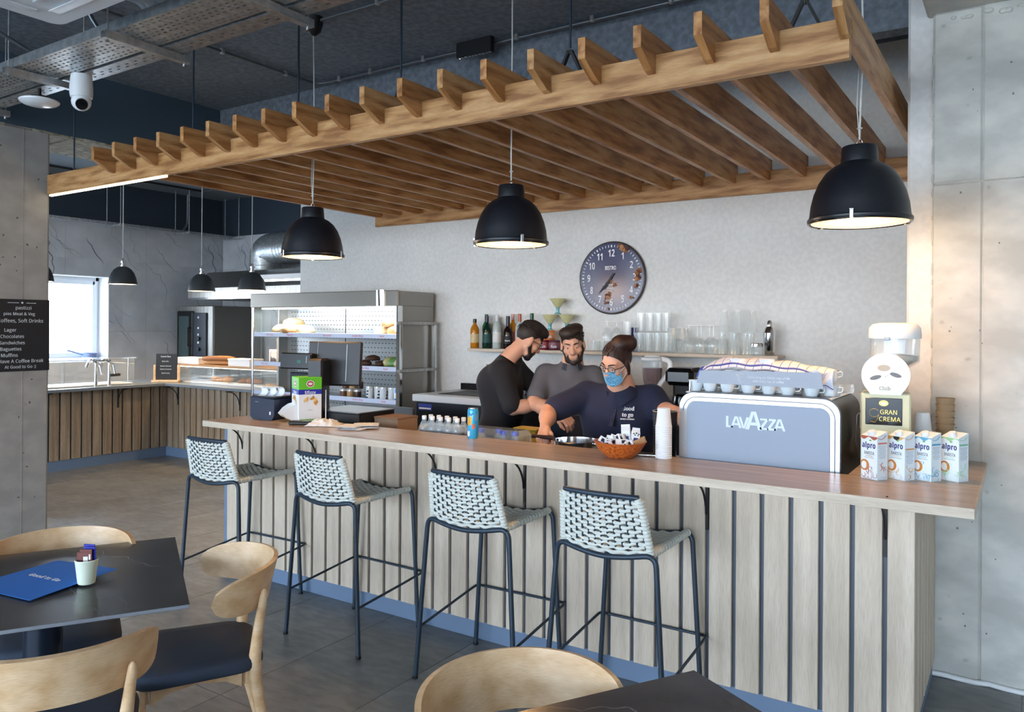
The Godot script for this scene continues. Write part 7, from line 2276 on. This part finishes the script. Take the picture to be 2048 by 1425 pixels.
func build_snack_box() -> void:
	var b := thing("snack_dispenser", "green, blue and white cardboard snack dispenser box with a side chute on the bar", "box", Vector3(-3.912, 1.0505, -3.532), 1.12)
	var w := 0.15
	var d := 0.16
	var h := 0.285
	part("carton_body", span(S(), Vector3(-w / 2, 0, -d / 2), Vector3(w / 2, h, d / 2), 0.002), M.white, b)
	part("green_band", span(S(), Vector3(-w / 2 - 0.0006, 0.205, -d / 2 - 0.0006), Vector3(w / 2 + 0.0006, h + 0.0006, d / 2 + 0.0006), 0.002), mat(c8(98, 190, 42), 0.4), b)
	part("blue_band", span(S(), Vector3(-w / 2 - 0.0008, 0.175, -d / 2 - 0.0008), Vector3(w / 2 + 0.0008, 0.2065, d / 2 + 0.0008), 0.0005), mat(c8(26, 44, 160), 0.4), b)
	var tan_ := [mat(c8(214, 166, 92), 0.6), mat(c8(190, 136, 66), 0.6), mat(c8(230, 192, 128), 0.6)]
	var rng := RandomNumberGenerator.new()
	rng.seed = 21
	# fronts: +z and -x sides are seen
	for side in 2:
		var rot := Vector3(0, 0, 0) if side == 0 else Vector3(0, -PI / 2, 0)
		var off := (d / 2 if side == 0 else w / 2) + 0.001
		var face_ := part("print_panel", bx(Vector3(0.05, 0.03, 0.0004)), mat(c8(98, 190, 42), 0.4), b, Vector3.ZERO, rot)
		face_.mesh = fin(bx(Vector3(0.13 if side == 0 else 0.14, 0.006, 0.0004), 0.0, Vector3(0, 0.012, off)))
		part("emblem", prism(S(), oval(0.026, 0.022), 0, 0.0004), M.white, face_, Vector3(0, 0.243, off))
		part("emblem", prism(S(), oval(0.022, 0.018), 0, 0.0004), mat(c8(180, 46, 70), 0.4), face_, Vector3(0, 0.243, off + 0.0005))
		part("emblem", prism(S(), oval(0.015, 0.008), 0, 0.0004), M.white, face_, Vector3(0, 0.243, off + 0.001))
		part("brand_print", words("Sfizzy", 0.026, true, 0.0006), M.white, face_, Vector3(0, 0.187, off + 0.0004))
		for k in 9:
			part("snack_print", prism(S(), oval(0.015, 0.008), 0, 0.0003 + 0.0002 * k), tan_[k % 3], face_, Vector3(rng.randf_range(-0.04, 0.04), rng.randf_range(0.115, 0.155), off), Vector3(0, 0, rng.randf() * PI))
		part("print_line", words("snack", 0.012, false, 0.0004), mat(c8(170, 180, 190), 0.6), face_, Vector3(0.0, 0.075, off))
	# chute on the -x side
	for s in [-1.0, 1.0]:
		var wing := PackedVector2Array([Vector2(0, 0), Vector2(0, 0.115), Vector2(-0.03, 0.108), Vector2(-0.065, 0.085), Vector2(-0.095, 0.05), Vector2(-0.075, 0.03), Vector2(-0.03, 0.006)])
		part("chute_wing", prism(S(), wing, s * 0.062 - 0.001, s * 0.062 + 0.001, Transform3D(Basis.IDENTITY, Vector3(-w / 2, 0.0, 0))), M.white, b)
	var tray := func(u: float, v: float) -> Vector3:
		return Vector3(-w / 2 - 0.08 * v, 0.004 + 0.035 * v * v, 0.062 - 0.124 * u)
	part("chute_floor", sheet(S(), 2, 6, tray, 0.0015), mat(c8(214, 196, 150), 0.6), b)
	for k in 4: part("snack_packet", bx(Vector3(0.04, 0.014, 0.03), 0.004), tan_[k % 3], b, Vector3(-w / 2 - 0.03 - 0.008 * k, 0.02 + 0.004 * k, -0.035 + 0.022 * k), Vector3(0.2, k * 0.6, 0.2))


func oval(a: float, b: float) -> PackedVector2Array:
	var p := PackedVector2Array()
	for k in 24: p.append(Vector2(a * cos(TAU * k / 24), b * sin(TAU * k / 24)))
	return p


func build_espresso() -> void:
	# stands on the work top; its back, towards the guests, carries the big name
	var e := thing("espresso_machine", "large grey espresso machine with a silver arched frame and the name LAVAZZA", "espresso machine", Vector3(-1.022, 0.9505, -3.60))
	var silver := mat(c8(196, 202, 208), 0.28, 0.75)
	var grey := mat(c8(134, 144, 160), 0.4, 0.15)
	var arch := func(w: float, h: float, r: float) -> PackedVector2Array:
		var p := PackedVector2Array([Vector2(-w / 2, 0.0)])
		var q := PackedVector2Array()
		p.append(Vector2(w / 2, 0.0))
		for k in 9:
			var a := PI / 2 * k / 8.0
			p.append(Vector2(w / 2 - r + r * cos(a), h - r + r * sin(a)))
		for k in 9:
			var a := PI / 2 + PI / 2 * k / 8.0
			p.append(Vector2(-w / 2 + r + r * cos(a), h - r + r * sin(a)))
		return p
	part("side_shell", prism(S(), arch.call(0.735, 0.415, 0.075), -0.47, -0.012, Transform3D.IDENTITY, true), mat(c8(58, 58, 60), 0.3, 0.7), e)
	# frame: a ring between two arches
	var a1: PackedVector2Array = arch.call(0.728, 0.41, 0.072)
	var a2: PackedVector2Array = arch.call(0.650, 0.372, 0.045)
	var fr := S()
	for k in a1.size() - 1:
		var i := k + 1
		var j := (i + 1) % a1.size()
		quad(fr, Vector3(a1[i].x, a1[i].y, 0), Vector3(a1[j].x, a1[j].y, 0), Vector3(a2[j].x, a2[j].y, 0.004), Vector3(a2[i].x, a2[i].y, 0.004)) if false else quad(fr, Vector3(a2[i].x, a2[i].y, 0.004), Vector3(a1[i].x, a1[i].y, 0), Vector3(a1[j].x, a1[j].y, 0), Vector3(a2[j].x, a2[j].y, 0.004))
		quad(fr, Vector3(a1[i].x, a1[i].y, 0), Vector3(a1[i].x, a1[i].y, -0.02), Vector3(a1[j].x, a1[j].y, -0.02), Vector3(a1[j].x, a1[j].y, 0))
	part("silver_frame", fr, silver, e)
	part("frame_groove", tube(S(), Array(a1.slice(1)).map(func(p): return Vector3(p.x * 0.945, p.y * 0.953, 0.0035)), 0.0022, 6), mat(c8(120, 128, 138), 0.4, 0.4), e)
	var pnl := part("back_panel", prism(S(), arch.call(0.648, 0.371, 0.044), -0.012, 0.006), grey, e)
	# LAVAZZA, with a large slab A in the middle
	var x := -0.135
	var logo_mat := mat(c8(186, 196, 210), 0.35, 0.2)
	var glyphs := ["L", "A", "V", "A", "Z", "Z", "A"]
	var adv := [0.032, 0.037, 0.033, 0.058, 0.034, 0.034, 0.038]
	for k in 7:
		var big := k == 3
		var m := part("name_letter", words(glyphs[k], 0.108 if big else 0.068, true, 0.002), logo_mat, pnl, Vector3(x + adv[k] / 2, 0.283 if not big else 0.294, 0.0075))
		(m.mesh as TextMesh).vertical_alignment = VERTICAL_ALIGNMENT_CENTER
		m.scale = Vector3(1.12 if not big else 1.05, 1.0, 1.0)
		x += adv[k]
	# cup deck and its clear guard
	part("cup_deck", span(S(), Vector3(-0.345, 0.405, -0.46), Vector3(0.33, 0.413, -0.03), 0.003), silver, e)
	part("deck_leg", rod(S(), Vector3(-0.33, 0.41, -0.05), Vector3(-0.33, 0.46, -0.05), 0.006), M.chrome, e)
	var gd := part("guard_plate", prism(S(), PackedVector2Array([Vector2(-0.295, 0.455), Vector2(0.285, 0.452), Vector2(0.275, 0.525), Vector2(-0.28, 0.515)]), -0.004, 0.0), mat(c8(146, 154, 168), 0.3), e, Vector3(0, 0, -0.045))
	part("guard_print", words("Celebrating the Italian way of life", 0.0125, false, 0.0006), M.white, gd, Vector3(0.045, 0.492, 0.0008))
	part("guard_print", words("with every cup of coffee", 0.0125, false, 0.0006), M.white, gd, Vector3(0.045, 0.474, 0.0008))
	for k in 3:
		var sw := []
		for q in 8: sw.append(Vector3(-0.105 + 0.038 * q / 7.0, 0.472 + 0.014 * k + 0.007 * sin(q * 0.95 + k), 0.001))
		part("swirl_print", tube(S(), sw, [0.0005, 0.002, 0.003, 0.003, 0.0025, 0.002, 0.0012, 0.0004], 5, false, 0.4), M.white, gd)
	part("guard_side", prism(S(), PackedVector2Array([Vector2(0.285, 0.413), Vector2(0.37, 0.42), Vector2(0.37, 0.462), Vector2(0.285, 0.455)]), -0.30, -0.296), M.plastic_clear, e)
	# group heads and steam wand on the far (staff) side
	for k in 2:
		part("group_head", lat([0, 0.16, 0.035, 0.16, 0.035, 0.24, 0.03, 0.26, 0, 0.26], 20), M.chrome, e, Vector3(-0.14 + 0.28 * k, 0, -0.50))
		part("portafilter", tube(S(), [Vector3(0, 0, 0), Vector3(0, -0.01, -0.13)], 0.013, 10), M.black, e, Vector3(-0.14 + 0.28 * k, 0.16, -0.53))
	part("drip_grate", span(S(), Vector3(-0.33, 0.0, -0.60), Vector3(0.33, 0.06, -0.47), 0.006), M.steel, e)
	# cups on the deck
	var cp := thing("coffee_cup", "", "cup", Vector3.ZERO, 0, "white cups on the espresso machine")
	part("cup_body", lat([0, 0, 0.024, 0, 0.026, 0.004, 0.031, 0.018, 0.0365, 0.046, 0.038, 0.052, 0.036, 0.052, 0.029, 0.018, 0, 0.006], 28), M.ceramic, cp)
	part("handle", tube(S(), bend([Vector3(0.034, 0.04, 0), Vector3(0.055, 0.042, 0), Vector3(0.054, 0.018, 0), Vector3(0.031, 0.018, 0)], 0.014, 5), 0.0042, 8, false, 0.7), M.ceramic, cp)
	var deck := 1.3642
	var xs := [-1.335, -1.265, -1.18, -1.08, -0.985, -0.90, -0.795]
	var tell := ["first white coffee cup in the front row on the machine, beside the steel post", "second white coffee cup in the front row on the machine, counting from the paper cups", "third white coffee cup in the front row on the machine, counting from the paper cups", "white coffee cup in the front row below the swirl sign on the machine guard", "white coffee cup in the front row below the printed words on the machine guard", "white coffee cup next to last in the front row, towards the grinder", "last white coffee cup in the front row, beside the clear side guard"]
	for k in 7:
		var at := Vector3(xs[k], deck, -3.69)
		if k == 0:
			cp.position = at
			cp.rotation.y = 0.5
			cp.set_meta("label", tell[0])
		else: dup(cp, at, 0.4 + 0.2 * sin(k * 2.0), tell[k])
	for k in 8: dup(cp, Vector3(-1.30 + 0.083 * k, deck, -3.785), 0.3 + k, "white coffee cup in the hidden second row behind the front cups on the machine")
	for k in 6: dup(cp, Vector3(-1.27 + 0.083 * k, deck + 0.0535, -3.775), 0.2 + k * 0.7, "white coffee cup stacked in the upper layer under the checked towel")
	dup(cp, Vector3(-1.16, deck + 0.107, -3.78), 2.0, "white coffee cup peeping out between the guard plate and the towel, towards the paper cups")
	dup(cp, Vector3(-1.02, deck + 0.107, -3.78), 2.6, "white coffee cup peeping out between the guard plate and the towel, towards the grinder")
	var tc := dup(cp, Vector3(-0.725, deck + 0.06, -3.76), 0.2, "white coffee cup leaning at the machine end, its handle sticking out past the towel")
	tc.rotation.z = 0.25
	dup(cp, Vector3(-0.73, deck, -3.75), 0.2, "white coffee cup under the leaning cup at the grinder end of the machine")
	solo("sugar_dispenser", bx(Vector3(0.10, 0.045, 0.04), 0.006, Vector3(0, 0.0225, 0)), M.white_gloss, "white folded napkin block between the cups on the machine", "napkin block", Vector3(-0.94, deck, -3.745), 0.0)
	# checked tea towel draped over the cups
	var tw := thing("tea_towel", "white tea towel with blue checks draped over the cups on the espresso machine", "towel")
	var f := func(u: float, v: float) -> Vector3:
		var xx := lerpf(-1.345, -0.715, u)
		var hump := 0.035 * exp(-pow((u - 0.40) * 3.2, 2.0)) + 0.006 * sin(u * 11.0)
		var zz := lerpf(-3.715, -3.93, v)
		var yy := 1.478 + hump + 0.02 * sin(PI * v) * (1.0 - 0.5 * u) - 0.03 * smoothstep(0.0, 0.12, 0.12 - u) + 0.004 * sin(u * 26.0 + v * 5.0)
		yy -= 0.030 * pow(1.0 - v, 6.0)
		return Vector3(xx, yy, zz)
	var cloth := ImageTexture.create_from_image(check_cloth())
	var cm := mat(Color.WHITE, 0.9)
	cm.albedo_texture = cloth
	part("cloth", sheet(S(), 48, 14, f, 0.003), cm, tw)
	var f2 := func(u: float, v: float) -> Vector3:
		return Vector3(lerpf(-0.80, -0.705, u), 1.475 - 0.075 * v + 0.01 * sin(u * 8.0 + v * 3.0), -3.70 + 0.012 * sin(v * 5.0 + u * 6.0) + 0.008 * u)
	part("cloth_corner", sheet(S(), 10, 8, func(u, v): return f2.call(u, 1.0 - v), 0.003), cm, tw)


func check_cloth() -> Image:
	var im := Image.create(512, 256, false, Image.FORMAT_RGBA8)
	im.fill(c8(232, 232, 238))
	for k in 16:
		im.fill_rect(Rect2i(k * 32, 0, 3, 256), c8(120, 132, 196))
	for k in 9:
		im.fill_rect(Rect2i(0, k * 30 + 12, 512, 3), c8(150, 158, 206))
	im.fill_rect(Rect2i(0, 226, 512, 12), c8(66, 84, 170))
	im.fill_rect(Rect2i(0, 0, 18, 256), c8(60, 80, 180))
	return im


func build_grinder() -> void:
	var y := 1.0505
	var g := thing("coffee_grinder", "cream coffee grinder with a clear white-lidded hopper and a black and gold sign", "coffee grinder", Vector3(-0.505, y, -3.83), 0.12)
	var cream := mat(c8(212, 208, 172), 0.4)
	var xf := Transform3D(Basis.IDENTITY, Vector3.ZERO)
	part("casing", span(S(), Vector3(-0.105, 0.0, -0.14), Vector3(0.095, 0.335, 0.04), 0.006), cream, g)
	var sn := part("front_sign", span(S(), Vector3(-0.085, 0.195, 0.040), Vector3(0.062, 0.315, 0.044), 0.002), M.black_gloss, g)
	var gold := mat(c8(206, 178, 92), 0.3, 0.6)
	part("sign_text", words("GRAN", 0.026, false, 0.0008), gold, sn, Vector3(0.008, 0.253, 0.0445))
	part("sign_text", words("CREMA", 0.026, false, 0.0008), gold, sn, Vector3(0.012, 0.222, 0.0445))
	var sw := []
	for k in 20:
		var a := 0.6 + TAU * 0.86 * k / 19.0
		sw.append(Vector3(-0.050 + 0.020 * cos(a), 0.248 + 0.018 * sin(a), 0.0448))
	sw.append(Vector3(-0.034, 0.228, 0.0448))
	sw.append(Vector3(-0.046, 0.206, 0.0448))
	sw.append(Vector3(-0.064, 0.210, 0.0448))
	part("sign_initial", tube(S(), sw, 0.0028, 6, false, 0.4), gold, sn)
	part("sign_crest", prism(S(), oval(0.019, 0.013), 0.0442, 0.0452, xf.translated(Vector3(-0.012, 0.292, 0))), gold, sn)
	part("sign_crest", prism(S(), oval(0.012, 0.006), 0.0446, 0.0458, xf.translated(Vector3(-0.012, 0.29, 0))), M.white, sn)
	# perforated side
	var sd := part("side_grille", span(S(), Vector3(0.095, 0.02, -0.125), Vector3(0.0975, 0.32, 0.025)), cream, g)
	var ho := S()
	for i in 9:
		for j in 20:
			box(ho, Vector3(0.0978, 0.035 + j * 0.0125, -0.115 + i * 0.0155 + (0.007 if j % 2 else 0.0)), Vector3(0.0014, 0.006, 0.006))
	part("vent_hole", ho, mat(c8(96, 94, 84), 0.8), sd).set_meta("kind", "stuff")
	# round dome sign
	var dome := PackedVector2Array()
	for k in 25:
		var a := -0.55 + (PI + 1.1) * k / 24.0
		dome.append(Vector2(0.098 * cos(a), 0.098 * sin(a)))
	dome.append(Vector2(-0.060, -0.085))
	dome.append(Vector2(0.060, -0.085))
	var dm := part("dome_sign", prism(S(), dome, -0.02, 0.045, xf.translated(Vector3(-0.005, 0.415, 0)), true), M.white_gloss, g)
	part("dome_face", prism(S(), PackedVector2Array(Array(oval(0.083, 0.083)).filter(func(p): return p.y > -0.075)), 0.045, 0.048, xf.translated(Vector3(-0.005, 0.415, 0))), mat(c8(222, 224, 208), 0.1), dm)
	for q in [[-0.045, 0.405, 0.3], [0.035, 0.418, -0.3]]:
		part("leaf_print", prism(S(), oval(0.024, 0.009), 0, 0.0008, Transform3D(Basis(Vector3(0, 0, 1), q[2]), Vector3(q[0], q[1], 0.0482))), mat(c8(92, 88, 92), 0.3), dm)
	part("cup_print", prism(S(), oval(0.026, 0.014), 0, 0.0008, xf.translated(Vector3(-0.012, 0.448, 0.0482))), mat(c8(176, 160, 140), 0.3), dm)
	part("spoon_print", tube(S(), [Vector3(-0.008, 0.408, 0.0486), Vector3(0.03, 0.44, 0.0486), Vector3(0.058, 0.462, 0.0486)], [0.004, 0.0015, 0.002], 6, false, 0.4), M.white, dm)
	part("sign_text", words("Club", 0.020, false, 0.0008, "Droid Serif"), mat(c8(110, 100, 84), 0.5), dm, Vector3(-0.008, 0.358, 0.0486))
	# hopper
	var hp := part("hopper", lat([0.0, 0.36, 0.045, 0.36, 0.05, 0.44, 0.102, 0.475, 0.104, 0.585, 0.101, 0.585, 0.098, 0.48, 0.046, 0.45, 0, 0.44], 40), M.plastic_clear, g, Vector3(0.03, 0, -0.07))
	part("coffee_beans", lat([0, 0.37, 0.044, 0.375, 0.048, 0.452, 0.096, 0.482, 0.097, 0.50, 0, 0.512], 32), mat(c8(186, 160, 124), 0.7), hp)
	part("hopper_lid", lat([0, 0.578, 0.108, 0.578, 0.109, 0.59, 0.106, 0.625, 0.092, 0.642, 0.06, 0.648, 0, 0.648], 44), M.white, g, Vector3(0.03, 0, -0.07))
	part("hopper_clip", bx(Vector3(0.022, 0.016, 0.006), 0.002), M.conduit, g, Vector3(0.0, 0.578, 0.037))
	part("power_cable", tube(S(), [Vector3(-0.11, 0.02, -0.1), Vector3(-0.13, 0.1, -0.08), Vector3(-0.125, 0.22, -0.09), Vector3(-0.10, 0.25, -0.1)], 0.004, 6), M.conduit, g)
	var st := thing("takeaway_cup_stack", "stack of brown and white takeaway cups behind the coffee grinder", "cups", Vector3(-0.385, y, -4.06))
	for k in 8:
		var lo := 0.018 * k
		part("cup", lat([0.040, lo, 0.041, lo + 0.001, 0.041, lo + 0.005, 0.0392, lo + 0.007, 0.0385, lo + 0.018], 22), M.white if k < 6 else mat(c8(170, 140, 106), 0.7), st)
	part("cup", lat([0.040, 0.144, 0.041, 0.145, 0.041, 0.149, 0.0392, 0.151, 0.030, 0.235, 0.028, 0.236, 0, 0.236], 22), M.white, st)
	var br := thing("takeaway_cup_stack", "short stack of brown kraft cups beside the concrete wall, behind the grinder", "cups", Vector3(-0.30, y, -4.16))
	for k in 10:
		var lo := 0.03 * k
		part("cup", lat([0.034, lo, 0.040, lo + 0.028, 0.041, lo + 0.03], 20), mat(c8(168, 138, 104), 0.7), br)


func build_cartons() -> void:
	var y := 1.0505
	var spec := [
		[Vector3(-0.512, y, -3.533), c8(178, 92, 70), "plant milk carton with red-brown swirls, standing against the espresso machine", c8(214, 128, 116)],
		[Vector3(-0.417, y, -3.587), c8(214, 170, 108), "plant milk carton with sand-coloured swirls and a black tag under its cap", c8(214, 160, 104)],
		[Vector3(-0.325, y, -3.627), c8(98, 170, 200), "plant milk carton with sky blue swirls in the row on the bar corner", c8(78, 160, 200)],
		[Vector3(-0.231, y, -3.681), c8(158, 204, 150), "plant milk carton with pale green swirls, last in the row on the bar corner", c8(130, 190, 150)]]
	var white := mat(c8(226, 236, 242), 0.35)
	var navy := mat(c8(34, 36, 110), 0.4)
	for k in 4:
		var c := thing("milk_carton", spec[k][2], "carton", spec[k][0], -0.564)
		var tint := mat(spec[k][1], 0.4)
		var light := mat((spec[k][1] as Color).lerp(Color(0.9, 0.93, 0.95), 0.55), 0.4)
		# slanted top: higher at the back
		var pr := PackedVector2Array([Vector2(-0.029, 0), Vector2(0.029, 0), Vector2(0.029, 0.178), Vector2(-0.029, 0.197)])
		part("carton_body", prism(S(), pr, -0.04, 0.04, Transform3D(Basis(Vector3(0, 0, 1), Vector3(0, 1, 0), Vector3(-1, 0, 0)), Vector3.ZERO)), white, c)
		part("screw_cap", lathe(S(), LV([0, 0, 0.0155, 0, 0.0155, 0.014, 0.014, 0.016, 0, 0.016]), 24, Vector3.ZERO, Transform3D(Basis(Vector3.RIGHT, 0.32), Vector3(0, 0.184, 0.012))), M.white, c)
		var z := 0.0294
		part("brand_print", words("alpro", 0.028, true, 0.0006), navy, c, Vector3(-0.002, 0.139, z)).scale = Vector3(0.92, 1.1, 1)
		part("leaf_print", prism(S(), oval(0.006, 0.003), 0, 0.0006), mat(c8(110, 170, 70), 0.5), c, Vector3(0.006, 0.160, z))
		part("print_line", words("BARISTA", 0.0145, false, 0.0006), mat(c8(60, 62, 76), 0.5), c, Vector3(0, 0.107, z)).scale = Vector3(0.85, 1.2, 1)
		part("print_line", bx(Vector3(0.036, 0.0016, 0.0006)), tint, c, Vector3(0, 0.095, z))
		part("print_line", bx(Vector3(0.046, 0.0014, 0.0006)), M.conduit, c, Vector3(0, 0.088, z))
		# cup seen from above, then swirls
		part("cup_print", prism(S(), PackedVector2Array(Array(oval(0.027, 0.027)).map(func(p): return Vector2(maxf(p.x - 0.022, -0.0398), p.y + 0.056))), 0, 0.0005), M.white, c, Vector3(0, 0, z))
		part("cup_print", prism(S(), PackedVector2Array(Array(oval(0.023, 0.023)).map(func(p): return Vector2(maxf(p.x - 0.022, -0.0396), p.y + 0.056))), 0, 0.0009), mat(c8(196, 128, 62), 0.4), c, Vector3(0, 0, z))
		part("cup_print", prism(S(), PackedVector2Array(Array(oval(0.013, 0.016)).map(func(p): return Vector2(maxf(p.x - 0.024, -0.0394), p.y + 0.056))), 0, 0.0013), M.white, c, Vector3(0, 0, z))
		var rng := RandomNumberGenerator.new()
		rng.seed = 100 + k
		for s in 11:
			var pts := []
			var p := Vector2(rng.randf_range(-0.03, 0.03), rng.randf_range(0.006, 0.07 if s % 2 else 0.04))
			var a := rng.randf() * TAU
			var turn := rng.randf_range(0.25, 0.7) * (1 if s % 2 else -1)
			for q in 9:
				pts.append(Vector3(clampf(p.x, -0.038, 0.038), clampf(p.y, 0.004, 0.076), z + 0.0001))
				p += Vector2(cos(a), sin(a)) * 0.006
				a += turn
			part("swirl_print", tube(S(), pts, [0.0005, 0.0016, 0.0024, 0.0028, 0.0028, 0.0024, 0.002, 0.0012, 0.0004], 5, false, 0.3), tint if s % 3 else light, c)
		var wave := PackedVector2Array()
		for q in 12: wave.append(Vector2(-0.0395 + 0.079 * q / 11.0, 0.172 - 0.006 * sin(q * 0.9 + k) - 0.004))
		wave.append(Vector2(0.0395, 0.176))
		wave.append(Vector2(-0.0395, 0.1775))
		part("wave_print", prism(S(), wave, 0, 0.0005), tint, c, Vector3(0, 0, z - 0.0003))
		if k == 1: part("black_tag", prism(S(), PackedVector2Array([Vector2(-0.016, 0.177), Vector2(-0.012, 0.166), Vector2(0.0, 0.161), Vector2(0.012, 0.166), Vector2(0.016, 0.177)]), 0, 0.0012), M.black, c, Vector3(0, 0, z))
		# side panel
		var sp := Vector3(0.0404, 0, 0)
		part("side_band", bx(Vector3(0.0006, 0.007, 0.05)), mat(spec[k][3], 0.4), c, sp + Vector3(0, 0.150 if k != 1 else 0.128, 0))
		for q in 9: part("fine_print", bx(Vector3(0.0006, 0.0014, 0.044 - 0.006 * (q % 3))), mat(c8(150, 158, 176), 0.6), c, sp + Vector3(0, 0.138 - 0.006 * q - (0.02 if k == 1 else 0.0), 0))
		for s in 7:
			var pts := []
			var a := rng.randf() * TAU
			var p := Vector2(rng.randf_range(-0.02, 0.02), rng.randf_range(0.01, 0.065))
			for q in 8:
				pts.append(Vector3(0.0403, clampf(p.y, 0.004, 0.075), clampf(p.x, -0.027, 0.027)))
				p += Vector2(cos(a), sin(a)) * 0.005
				a += 0.45
			part("swirl_print", tube(S(), pts, 0.0018, 5, false, 0.3), light if s % 2 else tint, c)
		part("swirl_print", tube(S(), [Vector3(0.0403, 0.183, -0.02), Vector3(0.0403, 0.170, -0.005), Vector3(0.0403, 0.166, 0.012), Vector3(0.0403, 0.172, 0.024)], 0.0026, 6, false, 0.3), tint, c)
